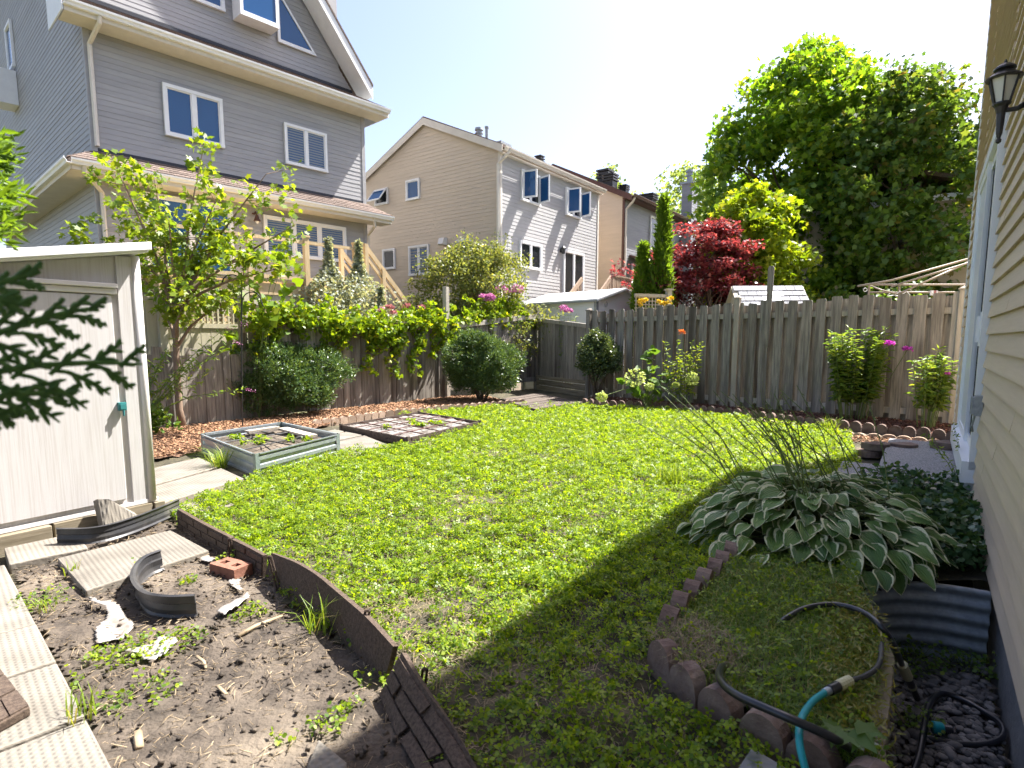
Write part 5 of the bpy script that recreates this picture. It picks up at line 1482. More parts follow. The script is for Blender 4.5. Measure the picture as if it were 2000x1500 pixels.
# timber holding the grass bed
TB = thing('bed_timber', 'dark timbers holding the grass bed above the gravel pit', 'timber', (1.64, 2.62, 0))
bt = [V3((1.62, 2.6, 0)), V3((1.42, 2.12, 0)), V3((1.08, 1.64, 0)), V3((.84, 1.22, 0))]
for a, c in zip(bt, bt[1:]):
    for z in (-.42, -.3, -.18, -.06):
        MB().beam(a - TB.location + Z_ * (z + .055), c - TB.location + Z_ * (z + .055), .08, .11).build('timber', M['beam'], TB, bevel=.006)
# bed top
BEDT = [(1.2, 3.1), (1.0, 2.78), (.82, 2.55), (.68, 2.36), (.56, 2.18), (.58, 2.0), (.68, 1.84), (.8, 1.7), (.9, 1.55), (1.0, 1.4), (1.08, 1.66), (1.42, 2.12), (1.62, 2.6), (1.72, 2.8), (1.9, 3.0), (1.7, 3.3)]
sheet('grass_bed', BEDT, .04, .07, M['soil'], .02, 6.1)

def hose(root, name, pts, r, m, n=8):
    P = [V3(p) for p in pts]
    for _ in range(3):
        Q = [P[0]]
        for a, c in zip(P, P[1:]): Q += [a.lerp(c, .25), a.lerp(c, .75)]
        P = Q + [P[-1]]
    b = MB(); b.tube([p - root.location for p in P], r, n); return b.build(name, m, root, smooth=True)
def coupling(root, p, q, segs):
    """stepped connector from p to q; segs: (t0,t1,r,mat)"""
    p, q = V3(p), V3(q)
    for nm, t0, t1, r, m, ribs in segs:
        b = MB(); k = 10; pts = []; rs = []
        for i in range(k + 1):
            pts.append(p.lerp(q, t0 + (t1 - t0) * i / k) - root.location); rs.append(r * (1 + (.06 if (ribs and i % 2) else 0)))
        b.tube(pts, rs, 12); b.build(nm, m, root, smooth=not ribs)
z = .115
H1 = thing('garden_hose', 'black garden hose arching over the grass bed into the gravel pit', 'hose', at(1520, 1222, .1))
hose(H1, 'hose_tube', [at(1518, 1224, .08), at(1530, 1210, .11), at(1570, 1186, .12), at(1630, 1178, .13), at(1690, 1194, .14), at(1728, 1230, .14), at(1748, 1262, .02), at(1762, 1300, -.12)], .012, M['hose'])
coupling(H1, at(1762, 1298, -.11), at(1786, 1352, -.3), (('coupler', 0, .45, .02, M['coupler'], True), ('collar', .45, .75, .017, M['hose'], False), ('ring', .75, .82, .018, M['coupler'], False), ('nozzle', .82, 1.25, .014, M['hose'], False)))
H2 = thing('garden_hose', 'black garden hose draped over the scalloped stones to the pit', 'hose', at(1418, 1300, .12))
hose(H2, 'hose_tube', [at(1420, 1298, .09), at(1408, 1302, .13), at(1402, 1325, .17), at(1430, 1355, .19), at(1500, 1385, .21), at(1570, 1415, .2), at(1630, 1442, .17), at(1680, 1475, .05)], .0125, M['hose'], 10)
H3 = thing('garden_hose', 'teal garden hose with pale coupler crossing the scalloped stones', 'hose', at(1560, 1500, .1))
hose(H3, 'hose_tube', [at(1592, 1560, .05), at(1572, 1500, .12), at(1560, 1450, .16), at(1562, 1405, .17), at(1585, 1370, .15), at(1612, 1352, .135)], .0105, M['teal'])
coupling(H3, at(1610, 1353, .135), at(1662, 1328, .135), (('thread', 0, .18, .012, M['galv'], True), ('collar', .18, .5, .017, M['hose'], False), ('coupler', .5, .95, .017, M['coupler'], True)))
hose(H3, 'hose_lead', [at(1660, 1329, .135), at(1690, 1322, .13), at(1720, 1300, .13), at(1722, 1255, .12)], .009, M['blackplastic'])
H4 = thing('garden_hose', 'black garden hose looped on the gravel beside the foundation', 'hose', at(1790, 1500, -.36))
hose(H4, 'hose_tube', [at(1775, 1530, -.36), at(1795, 1480, -.365), at(1805, 1420, -.35), at(1812, 1375, -.34), at(1835, 1350, -.35), at(1880, 1365, -.36), at(1930, 1395, -.36), at(1962, 1418, -.35), at(1958, 1445, -.355), at(1910, 1457, -.365), at(1850, 1450, -.37), at(1808, 1440, -.37)], .0125, M['hose'], 10)
coupling(H4, at(1822, 1420, -.34), at(1858, 1426, -.345), (('tap_cap', 0, .5, .024, M['teal'], False), ('collar', .5, 1.0, .019, M['hose'], True)))
H5 = thing('thin_wire', 'thin pale wire running through the gravel pit', 'wire', at(1735, 1350, -.3))
hose(H5, 'wire_strand', [at(1730, 1345, -.2), at(1750, 1390, -.33), at(1780, 1430, -.37), at(1830, 1455, -.375)], .0025, M['straw'], 5)

# ------------------------------------------------------------------ lawn clover and grass
def lawn_density(q):
    d = np.hypot(q[:, 0], q[:, 1])
    keep = .62 + .4 * nz(q[:, 0], q[:, 1], 1.3, 4) + .35 * nz(q[:, 0], q[:, 1], 4.5, 9) + .3 * nz(q[:, 0], q[:, 1], 15, 3)
    edge = np.clip(((q[:, 0] + .75) ** 2 + (q[:, 1] - 1.9) ** 2) ** .5 / .8, .35, 1)
    return keep * edge
BEDS = [[(p.x + MBD.location.x, p.y + MBD.location.y) for p in [at(498, 888, .21) - MBD.location, at(663, 848, .21) - MBD.location, at(549, 825, .21) - MBD.location, at(392, 848, .21) - MBD.location]],
        [tuple(at(*c_, .085)[:2]) for c_ in ((797, 857), (937, 824), (818, 805), (665, 831))]]
q = scatter(LAWN, 310000, BEDS)
d = np.hypot(q[:, 0], q[:, 1])
pk = np.clip(1.15 - d / 14, .3, 1) * np.clip(lawn_density(q), 0.02, 1)
q = q[rng.random(len(q)) < pk]
d = np.hypot(q[:, 0], q[:, 1])
hh = np.clip(.036 + .02 * nz(q[:, 0], q[:, 1], 2.2, 6) + .025 * nz(q[:, 0], q[:, 1], 7.5, 2) + .035 * nz(q[:, 0], q[:, 1], 15, 3), .004, .13) * rng.uniform(.2, 1.3, len(q))
sz = rng.uniform(.012, .0225, len(q)) * (1 + np.clip(d - 4, 0, 6) * .07)
tag(link('clover', leafmesh('clover', np.stack([q[:, 0], q[:, 1], .008 + hh], 1), sz, M['clover'], T_CLOVER, up=.75)), 'bright green clover covering the lawn', 'clover', kind='stuff')
q = scatter(LAWN, 34000, BEDS)
q = q[rng.random(len(q)) < np.clip(.3 + .7 * nz(q[:, 0], q[:, 1], 1.8, 2), .12, 1)]
tag(link('grass', bladesmesh('grass', np.stack([q[:, 0], q[:, 1], np.zeros(len(q)) + .005], 1), .062, .8, .0035, M['grass'])), 'thin grass blades mixed into the lawn', 'grass', kind='stuff')
q = scatter(LAWN, 5000, BEDS); dd = lawn_density(q); q = q[(dd < .75)]
q = np.concatenate([q, scatter([(-1.3, 2.95), (-.5, 2.2), (-.2, 1.5), (.6, 1.3), (.5, 2.2), (-.3, 2.7)], 1300)])
tag(link('dry_straw', bladesmesh('dry_straw', np.stack([q[:, 0], q[:, 1], np.zeros(len(q)) + .012], 1), .035, 2.6, .0025, M['straw'])), 'dry straw lying between the clover', 'straw', kind='stuff')
# grass tufts
def tuft(label, p, n, h, r, m='grass', w=.006, group=None, name='grass_tuft', lean=.7):
    a = rng.uniform(0, 6.28, n); rr = r * np.sqrt(rng.random(n))
    P = np.stack([rr * np.cos(a), rr * np.sin(a), np.zeros(n)], 1)
    o = link(name, bladesmesh(name, P, h, lean, w, M[m])); o.location = (p[0], p[1], p[2] if len(p) > 2 else 0)
    return tag(o, label, 'grass', group)
tuft('big bright grass tuft on the lawn left of the hosta flower stalks', at(1312, 945), 130, .2, .12, w=.007)
tuft('bright grass tuft near the middle right of the lawn', at(1160, 900), 70, .17, .1)
tuft('grass tuft against the scalloped edging below the right fence', at(1620, 842), 80, .22, .1, w=.008)
tuft('bright grass patch by the wooden landing', at(1048, 822), 130, .13, .22)
tuft('grass tuft by the near corner of the metal bed', at(430, 915), 110, .26, .07, w=.006, lean=1.1)
tuft('grass tuft at the right end of the metal bed', at(655, 905), 60, .16, .12)
tuft('long grass tuft against the smooth rubber edging', at(622, 1240), 26, .2, .05, w=.005, lean=.9)
tuft('grass tuft at the joint of the left slabs', at(160, 1405, .02), 18, .12, .05, w=.006, lean=.5)
tuft('small grass tuft between the left slab and soil', at(140, 1128), 14, .1, .03, w=.006, lean=.5)
tuft('thin grass tuft at the slab edge below the green weeds', at(85, 1195), 20, .09, .06)
tuft('tall dark grass blades in the middle of the lawn', at(1000, 1020), 14, .16, .04, w=.004, lean=.3)
tuft('grass tuft in the lawn behind the plastic bed', at(960, 842), 50, .12, .15)
tuft('grass tuft in front of the lilies', at(1365, 838), 40, .15, .1)
tuft('grass tuft in the upper right of the lawn', at(1338, 875), 40, .13, .09)

# weeds and dry litter on the bare soil
def weed(lab, c, P, sizes, m):
    root = thing('weed', lab, 'weed', c)
    b = MB()
    for p in P[::3]: b.tube([(p[0] * .6, p[1] * .6, -.01), (p[0] * .8, p[1] * .8, p[2] * .6), tuple(p)], .0012, 4, cap=False)
    tag(b.build('stems', M['twig'], root), kind='stuff')
    tag(link('foliage', leafmesh('foliage', P, sizes, M[m], T_ROUND, up=.9), root), kind='stuff')
q = scatter(SOIL_L, 30000)
k = nz(q[:, 0], q[:, 1], 2.6, 1) + .4 * nz(q[:, 0], q[:, 1], 7, 3) - .35 * np.clip((q[:, 1] - 2.0), 0, 2) * .6
q = q[(k > .5) & (rng.random(len(q)) < .62)]
n_ = len(q)
tag(link('soil_weeds', leafmesh('soil_weeds', np.stack([q[:, 0], q[:, 1], .012 + rng.uniform(0, .03, n_)], 1), rng.uniform(.009, .02, n_), M['clover'], T_ROUND, up=.9)), 'small green weeds scattered on the bare soil', 'weeds', kind='stuff')
chips('dry_litter', SOIL_L, 2600, M['straw'], 'dry brown litter on the bare soil', .012, .05, .016, wr=(.03, .08), cat='litter', hr=(.001, .002))
chips('soil_crumbs', SOIL_L, 1100, M['soil'], 'dark soil crumbs on the bare bed', .005, .02, .014, wr=(.6, .95), cat='soil', hr=(.004, .014))
for px, lab, n_, h in (((440, 1108), 'leafy weed growing from the red brick', 26, .05), ((625, 1232), 'leafy weed below the smooth rubber edging', 40, .05), ((715, 1335), 'weed beside the end of the smooth edging', 22, .05), ((560, 1460), 'weed near the broken slab corner', 20, .05), ((80, 1180), 'pale green weeds beside the left slabs', 110, .05), ((275, 1365), 'weed patch in the lower soil', 120, .05)):
    c = at(*px); rr = .05 if n_ < 60 else .13
    a = rng.uniform(0, 6.28, n_); r_ = rr * np.sqrt(rng.random(n_))
    P = np.stack([r_ * np.cos(a), r_ * np.sin(a), rng.uniform(.012, h + (.045 if 'brick' in lab else 0), n_)], 1)
    weed(lab, c, P, rng.uniform(.01, .02, n_), 'clover')

# shaded bed top: fine grass and clover
q = scatter(BEDT, 13000)
tag(link('bed_grass', bladesmesh('bed_grass', np.stack([q[:, 0], q[:, 1], np.zeros(len(q)) + .07], 1), .055, 1.1, .0042, M['bedgrass'])), 'fine yellowing grass on the shaded scalloped bed', 'grass', kind='stuff')
q = scatter([(1.02, 1.5), (1.4, 2.1), (1.62, 2.6), (1.5, 2.62), (1.25, 2.2), (.95, 1.7)], 2600)
tag(link('creeping_juniper', leafmesh('creeping_juniper', np.stack([q[:, 0] + rng.normal(0, .03, len(q)), q[:, 1], .08 + rng.uniform(0, .05, len(q))], 1), rng.uniform(.02, .04, len(q)), leafm('golden_juniper', (.13, .15, .03), (.27, .24, .05), trans=.25), T_NEEDLE, up=.5)), 'golden creeping juniper spilling over the pit edge', 'juniper', kind='stuff')
q = scatter(BEDT, 900)
tag(link('bed_clover', leafmesh('bed_clover', np.stack([q[:, 0], q[:, 1], np.full(len(q), .1) + rng.uniform(0, .03, len(q))], 1), rng.uniform(.014, .024, len(q)), M['clover'], T_CLOVER, up=1.0)), 'dark clover leaves on the shaded scalloped bed', 'clover', kind='stuff')
q = scatter([(.58, 2.0), (.56, 2.2), (.78, 2.3), (.86, 2.05), (.72, 1.85)], 700)
tag(link('dead_stems', bladesmesh('dead_stems', np.stack([q[:, 0], q[:, 1], np.zeros(len(q)) + .08], 1), .07, 1.4, .0025, M['straw'])), 'dead tan stems behind the scalloped corner stones', 'dead stems', kind='stuff')
for px, lab, n_, r0, z0, sz_ in (((1770, 1290), 'green weeds in the pit below the window well', 260, .17, -.36, .022), ((1790, 1420), 'green weeds along the gravel under the bed timber', 120, .1, -.38, .02), ((1890, 1300), 'green weeds near the foundation', 160, .14, -.37, .022)):
    c = at(px[0], px[1], z0); a = rng.uniform(0, 6.28, n_); r_ = r0 * np.sqrt(rng.random(n_))
    P = np.stack([r_ * np.cos(a), r_ * np.sin(a), rng.uniform(.0, .07, n_)], 1)
    weed(lab, c, P, rng.uniform(.6, 1.2, n_) * sz_, 'perennial')
c = at(1655, 1490, .05)
WD = thing('pale_weed', 'pale toothed leaf weed at the bottom edge by the stones', 'weed', c)
for i in range(7):
    a = i * .9 + .3; P = np.array([[.01 * math.cos(a), .01 * math.sin(a), .05 + .012 * i]])
    link('leaf', leafmesh('leaf', P, [.085], M['silver'] if i < 2 else M['hydleaf'], T_MAPLE, up=1.2, jitter=.5, direction=np.array([math.cos(a), math.sin(a), .1]), dmix=.9), WD)
MB().tube([(0, 0, -.03), (0, 0, .1)], .004, 5).build('stem', M['twig'], WD)

# ------------------------------------------------------------------ hosta
hc = at(1572, 1058, 0)
HS = thing('hosta', 'large white edged variegated hosta in the house shade', 'hosta', hc)
def hosta_leaf(seed):
    r_ = random.Random(seed); nu, nv = 9, 7
    vs = []; uvs = []
    for i in range(nu + 1):
        u = i / nu
        w = .37 * (math.sin(math.pi * min(1, u ** .72)) ** .8) + (.0 if 0 < u < 1 else 0)
        for j in range(nv):
            v = j / (nv - 1) * 2 - 1
            x = v * w; y = u
            z = -.24 * u * u + .12 * abs(v) * (w / .37) - .04 * math.sin(u * 9 + seed) * abs(v) * .6 + .02 * math.sin(v * 8 + u * 5 + seed)
            vs.append((x, y, z)); uvs.append((u, j / (nv - 1)))
    fs = [(i * nv + j, i * nv + j + 1, (i + 1) * nv + j + 1, (i + 1) * nv + j) for i in range(nu) for j in range(nv - 1)]
    me = bpy.data.meshes.new('leaf'); me.from_pydata(vs, [], fs); me.materials.append(M['hosta'])
    ul = me.uv_layers.new(name='UVMap')
    for l in me.loops: ul.data[l.index].uv = uvs[l.vertex_index]
    me.polygons.foreach_set('use_smooth', [True] * len(me.polygons)); me.update()
    return me
hl = [hosta_leaf(s) for s in range(5)]
stem = MB()
for i in range(298):
    t = (i / 298) ** .6                    # 0 centre .. 1 rim
    az = i * 2.39996 + rnd.uniform(-.25, .25)
    rr = .05 + .66 * t + rnd.uniform(-.05, .05)
    if math.sin(az) > .1: rr *= .86
    zz = .40 - .32 * t ** 1.9 + rnd.uniform(-.03, .03)
    L_ = rnd.uniform(.11, .18) * (1.0 if t > .3 else .8)
    pitch = R(20) - t * R(40) + rnd.uniform(-.2, .2)
    o = link('leaf', hl[i % 5], HS)
    o.location = (rr * math.cos(az), rr * math.sin(az), max(zz, .05))
    o.rotation_euler = Matrix.Rotation(az - math.pi / 2 + rnd.uniform(-.3, .3), 4, 'Z').to_3x3().to_4x4().__matmul__(Matrix.Rotation(pitch, 4, 'X')).__matmul__(Matrix.Rotation(rnd.uniform(-.45, .45), 4, 'Y')).to_euler()
    o.scale = (L_ * rnd.uniform(.9, 1.2), L_, L_)
    if i % 2 == 0: stem.tube([(.1 * math.cos(az), .1 * math.sin(az), 0), (rr * .6 * math.cos(az), rr * .6 * math.sin(az), max(zz, .05) * .8), (rr * math.cos(az), rr * math.sin(az), max(zz, .05))], .005, 5, cap=False)
vs, fs, us = [], [], []
for i in range(240):
    az = rnd.uniform(0, 6.28); t = rnd.random() ** .6; rr = .04 + .6 * t; zz = max(.05, .36 - .3 * t ** 1.8 - rnd.uniform(0, .06)); L_ = rnd.uniform(.1, .17)
    mt = Matrix.Translation((rr * math.cos(az), rr * math.sin(az), zz)) @ Matrix.Rotation(az - math.pi / 2 + rnd.uniform(-.4, .4), 4, 'Z') @ Matrix.Rotation(R(5) - t * R(40) + rnd.uniform(-.3, .3), 4, 'X') @ Matrix.Rotation(rnd.uniform(-.5, .5), 4, 'Y') @ Matrix.Scale(L_, 4)
    me = hl[i % 5]; b0 = len(vs)
    vs += [tuple(mt @ v.co) for v in me.vertices]
    for p in me.polygons: fs.append(tuple(b0 + k for k in p.vertices)); us += [tuple(me.uv_layers[0].data[l].uv) for l in p.loop_indices]
me = bpy.data.meshes.new('under_leaves'); me.from_pydata(vs, [], fs); me.materials.append(M['hosta'])
ul = me.uv_layers.new(name='UVMap')
for k, u in enumerate(us): ul.data[k].uv = u
me.polygons.foreach_set('use_smooth', [True] * len(me.polygons))
tag(link('under_leaves', me, HS), kind='stuff')
tag(stem.build('leaf_stalks', M['twig'], HS, smooth=True), kind='stuff')
for i in range(38):
    az = rnd.uniform(0, 6.28); r0 = rnd.uniform(.05, .45)
    b0 = V3((r0 * math.cos(az), r0 * math.sin(az), .25))
    tx = rnd.uniform(-.6, .05) * rnd.uniform(.7, 1.2) - .05; ty = rnd.uniform(-.05, .3)
    hgt = rnd.uniform(.45, .72)
    p1 = b0 + V3((tx * .4, ty * .4, hgt * .55)); p2 = b0 + V3((tx, ty, hgt))
    b = MB(); b.tube([b0, p1, p2], [.004, .0034, .0022], 5)
    for k in range(6):
        t = .35 + .1 * k; p = p1.lerp(p2, (t - .35) / .6); a = rnd.uniform(0, 6.28)
        b.tube([p, p + V3((.012 * math.cos(a), .012 * math.sin(a), -.004)), p + V3((.02 * math.cos(a), .02 * math.sin(a), -.012))], [.0015, .0036, .001], 5)
    b.build('flower_stalk', M['twig'], HS)
# ground cover between hosta and house
gcp = [(1.9, 3.06), (2.2, 3.0), (2.52, 2.99), (3.14, 3.88), (3.55, 4.45), (3.2, 4.75), (2.85, 4.7), (2.6, 4.3), (2.2, 3.7)]
q = scatter(gcp, 5600)
P = np.stack([q[:, 0], q[:, 1], .02 + .17 * rng.random(len(q)) * (1 + .5 * nz(q[:, 0], q[:, 1], 3, 2))], 1)
tag(link('periwinkle', leafmesh('periwinkle', P, rng.uniform(.03, .055, len(q)), M['peri'], T_ROUND, up=.7)), 'glossy dark periwinkle between hosta and house wall', 'ground cover', kind='stuff')
WB = thing('wispy_weed', 'wispy pale green weed growing against the house wall', 'weed', at(1890, 960, 0) + V3((-.12, -.1, 0)))
b = MB(); lp = []
for i in range(12):
    a = rnd.uniform(0, 6.28); p1 = V3((.12 * math.cos(a), .12 * math.sin(a), .25)); p2 = p1 * 1.9 + V3((-.1, 0, rnd.uniform(.0, .12)))
    b.tube([(0, 0, 0), p1, p2], [.003, .002, .001], 5)
    for k in range(26): lp.append(tuple(V3((0, 0, 0)).lerp(p1, k / 12) if k < 12 else p1.lerp(p2, (k - 12) / 14)))
b.build('stem', M['twig'], WB)
tag(link('foliage', leafmesh('foliage', np.array(lp), rng.uniform(.03, .05, len(lp)), M['perennial'], T_LANCE, up=.5), WB), kind='stuff')

# ------------------------------------------------------------------ plants: kit
def clump_points(centers, radii, per, flat=.75):
    C = np.asarray(centers, float); n = len(C)
    rad = np.broadcast_to(np.asarray(radii, float), (n,))
    P = rng.normal(size=(n, per, 3)); P /= np.linalg.norm(P, axis=2, keepdims=True) + 1e-9
    P *= (rng.random((n, per, 1)) ** .45)
    P[:, :, 2] *= flat
    return (C[:, None, :] + P * rad[:, None, None]).reshape(-1, 3)
def crown_centers(n, rx, ry, zlo, zhi, shape, hollow=.45):
    """clump centres inside a crown; shape(t) gives the relative radius at relative height t"""
    out = []
    while len(out) < n:
        t = rng.random(); s = shape(t)
        if rng.random() > s ** 1.1 + .08: continue
        a = rng.uniform(0, 6.28); r = (hollow + (1 - hollow) * rng.random() ** .6) if rng.random() < .8 else rng.random()
        r *= s * (1 + .16 * math.sin(3 * a + 7 * t) + .1 * math.sin(5 * a - 9 * t))
        out.append((rx * r * math.cos(a), ry * r * math.sin(a), zlo + (zhi - zlo) * t))
    return np.array(out)
def limb(b, p, q, r0, r1, wob, n=5, seg=7):
    p, q = V3(p), V3(q); pts = []; rs = []
    for i in range(seg + 1):
        t = i / seg; pts.append(p.lerp(q, t) + V3((rnd.uniform(-wob, wob), rnd.uniform(-wob, wob), rnd.uniform(-wob, wob) * .5)) * math.sin(math.pi * t) + V3((0, 0, .12 * (q - p).length * math.sin(math.pi * t) * .4)))
        rs.append(r0 + (r1 - r0) * t)
    b.tube(pts, rs, n, cap=False); return pts
def tree(name, label, loc, trunk_h, r0, rx, ry, zlo, zhi, shape, nclump, cr, per, lsize, m, tmpl, bark='bark', group=None, nlimb=16, stems=1, up=.5, hollow=.45, cat='tree', flat=.75):
    root = thing(name, label, cat, loc, 0, group)
    C = crown_centers(nclump, rx, ry, zlo, zhi, shape, hollow)
    b = MB()
    for s in range(stems):
        off = V3((0, 0, 0)) if stems == 1 else V3((rnd.uniform(-.3, .3), rnd.uniform(-.2, .2), 0)) * rx * .35
        top = V3((off.x * 1.6, off.y * 1.6, zlo + (zhi - zlo) * .72))
        tk = limb(b, off * .5 + V3((0, 0, -.45)), top, r0, r0 * .18, r0 * .8, n=9, seg=10)
        idx = rng.permutation(len(C))[:nlimb]
        for k in idx:
            c = V3(C[k]); t = min(.92, max(.22, (c.z * .72 - .0) / max(top.z, .1)))
            p = tk[min(10, max(2, int(t * 10)))]
            if p.z > c.z: p = tk[max(2, int(t * 10) - 2)]
            limb(b, p, c, r0 * .34 * (1 - t * .5), r0 * .05, .05 * rx, n=5, seg=6)
    b.build('trunk', M[bark], root, smooth=True)
    P = clump_points(C, cr * rng.uniform(.6, 1.25, len(C)), per, flat)
    tag(link('crown', leafmesh('crown', P, lsize * rng.uniform(.7, 1.25, len(P)), M[m], tmpl, up=up), root), kind='stuff')
    return root
egg = lambda t: max(.05, math.sin(math.pi * (t * .86 + .12)) ** .7)
dome = lambda t: max(.05, (1 - (max(0, t - .25) / .75) ** 2.2) ** .5 * (.75 + .25 * min(1, t / .25)))
cone = lambda t: max(.04, 1 - t) ** .75 * (.55 + .45 * min(1, t / .12))

# ------------------------------------------------------------------ trees beyond the fence
GT = 'trees beyond the right fence'
p = atd(1570, 600, 19.5)
def maple_shape(t): return max(.08, (.66 + .34 * min(1, t / .3)) * (1 - max(0, (t - .38) / .62) ** 2.1) ** .8)
tree('maple_tree', 'tall broad green maple with a peaked crown beyond the fence', (p.x, p.y, 0), 3, .26, 3.35, 2.8, 1.4, 10.35, maple_shape, 350, .7, 100, .19, 'maple', T_MAPLE, group=GT, nlimb=30, hollow=.5)
p = atd(1752, 600, 17.2)
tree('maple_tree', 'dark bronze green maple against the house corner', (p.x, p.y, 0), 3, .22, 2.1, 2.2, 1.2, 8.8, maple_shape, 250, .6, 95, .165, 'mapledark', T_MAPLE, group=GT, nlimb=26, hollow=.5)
p = atd(1466, 600, 15.7)
tree('yellow_tree', 'yellow green young maple behind the red tree', (p.x, p.y, 0), 1.6, .09, 1.35, 1.1, 1.2, 5.25, maple_shape, 120, .42, 75, .14, 'yellowleaf', T_MAPLE, group=GT, nlimb=16)
p = atd(1372, 600, 14.8)
tree('red_maple', 'dark red ornamental maple beyond the fence', (p.x, p.y, 0), 1.2, .09, 1.55, 1.2, .9, 4.15, lambda t: max(.05, (.8 + .2 * t) * (1 - max(0, (t - .5) / .5) ** 1.8) ** .6), 200, .34, 110, .085, 'redleaf', T_MAPLE, group=GT, nlimb=22, stems=3, up=.9, flat=.5)
p = atd(1215, 600, 16.4)
tree('red_maple', 'small red leaved sapling left of the columnar cedars', (p.x + .15, p.y, 0), 1.0, .03, .55, .5, 1.4, 3.6, egg, 26, .25, 30, .09, 'redleaf', T_MAPLE, group=GT, nlimb=8, up=.9)
def columnar(label, px, Y, h, r, n):
    p = atd(px, 600, Y)
    root = thing('columnar_cedar', label, 'tree', (p.x, p.y, 0), 0, 'columnar cedars')
    MB().tube([(0, 0, -.5), (0, 0, h * .8)], [.05, .02], 6).build('trunk', M['bark'], root)
    t = rng.random(n); a = rng.uniform(0, 6.28, n)
    s = np.clip((1 - t) ** .5 * 1.25, 0, 1) * (.75 + .25 * np.sin(a * 3 + t * 18)) * rng.uniform(.75, 1.05, n)
    P = np.stack([r * s * np.cos(a), r * s * np.sin(a), t * h], 1)
    D = np.stack([np.cos(a) * .35, np.sin(a) * .35, np.ones(n)], 1)
    tag(link('crown', leafmesh('crown', P, rng.uniform(.09, .2, n), M['cedar'], T_LANCE, up=.0, direction=D, dmix=.82), root), kind='stuff')
columnar('tallest narrow columnar cedar left of the red maple', 1291, 13.9, 4.45, .3, 5200)
columnar('shorter columnar cedar beside the tallest one', 1254, 14.1, 3.45, .3, 3800)
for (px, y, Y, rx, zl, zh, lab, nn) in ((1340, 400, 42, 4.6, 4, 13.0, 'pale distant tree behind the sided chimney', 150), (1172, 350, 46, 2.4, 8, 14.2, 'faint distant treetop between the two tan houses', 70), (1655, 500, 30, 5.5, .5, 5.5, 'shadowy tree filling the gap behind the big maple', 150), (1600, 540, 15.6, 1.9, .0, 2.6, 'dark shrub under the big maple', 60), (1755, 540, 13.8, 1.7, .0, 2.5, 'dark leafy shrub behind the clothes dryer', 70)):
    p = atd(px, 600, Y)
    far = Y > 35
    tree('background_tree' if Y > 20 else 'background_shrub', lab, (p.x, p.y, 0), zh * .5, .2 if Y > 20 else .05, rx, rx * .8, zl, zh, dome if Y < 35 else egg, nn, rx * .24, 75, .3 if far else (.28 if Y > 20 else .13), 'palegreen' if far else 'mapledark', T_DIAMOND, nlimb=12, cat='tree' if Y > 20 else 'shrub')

# ------------------------------------------------------------------ shrubs in the neighbours' gardens
p = atd(930, 600, 14.9)
tree('arching_shrub', 'loose grey green arching shrub in front of the tan house', (p.x, p.y, 0), .8, .05, 1.7, 1.1, .5, 3.65, dome, 270, .34, 95, .075, 'willow', T_DIAMOND, bark='barkpale', nlimb=30, stems=4, cat='shrub', hollow=.3)
b_root = bpy.data.objects[-1] if False else None
p = atd(940, 600, 14.9)
AR = thing('shrub_shoots', 'tall leafy shoots standing above the arching shrub', 'shrub', (p.x, p.y, 0))
lp = []; b = MB()
for i in range(26):
    x0 = rnd.uniform(-1.3, 1.1); z1 = rnd.uniform(3.0, 4.1) - abs(x0) * .35
    p1 = V3((x0, rnd.uniform(-.3, .3), z1)); b.tube([(x0 * .5, 0, 0), p1], [.012, .004], 4)
    for k in range(44): lp.append(tuple(V3((x0 * .5, 0, 0)).lerp(p1, .55 + .45 * k / 44) + V3((rnd.gauss(0, .05), rnd.gauss(0, .05), 0))))
b.build('stem', M['twig'], AR)
tag(link('foliage', leafmesh('foliage', np.array(lp), rng.uniform(.05, .085, len(lp)), M['willow'], T_DIAMOND, up=.3), AR), kind='stuff')
def spire(label, px, Y, ztop, w, n):
    p = atd(px, 600, Y)
    root = thing('silver_shrub', label, 'shrub', (p.x, p.y, 0), 0, 'silver leaved shrubs')
    t = rng.random(n) ** 1.55; a = rng.uniform(0, 6.28, n)
    prof = np.where(t < .66, 1.05 - .4 * (t / .66) ** 2, .65 * np.clip((1 - t) / .34, 0, 1) ** 3.2 + .045)
    r = w * prof * rng.random(n) ** .4 * (1 + .3 * np.sin(4 * a + t * 12) + .15 * np.sin(9 * a - t * 20))
    P = np.stack([r * np.cos(a), r * np.sin(a), .3 + t * (ztop - .3)], 1)
    tag(link('foliage', leafmesh('foliage', P, rng.uniform(.055, .1, n), M['silver'], T_DIAMOND, up=.5), root), kind='stuff')
    b = MB(); b.tube([(0, 0, -.45), (0, 0, ztop * .9)], [.03, .005], 6)
    for k in range(12): limb(b, (0, 0, .3 + .12 * k), (rnd.uniform(-w, w) * .7, rnd.uniform(-w, w) * .7, .6 + .14 * k), .012, .004, .05, n=4)
    b.build('stem', M['bark'], root)
spire('silver leaved shrub with a tall spire in front of the deck window', 646, 12.35, 3.3, .85, 9000)
spire('silver leaved shrub with a spire beside the deck stairs', 703, 12.7, 3.3, .8, 8000)
spire('lower silver leaved shrub right of the two spires', 745, 12.55, 2.35, .6, 4200)

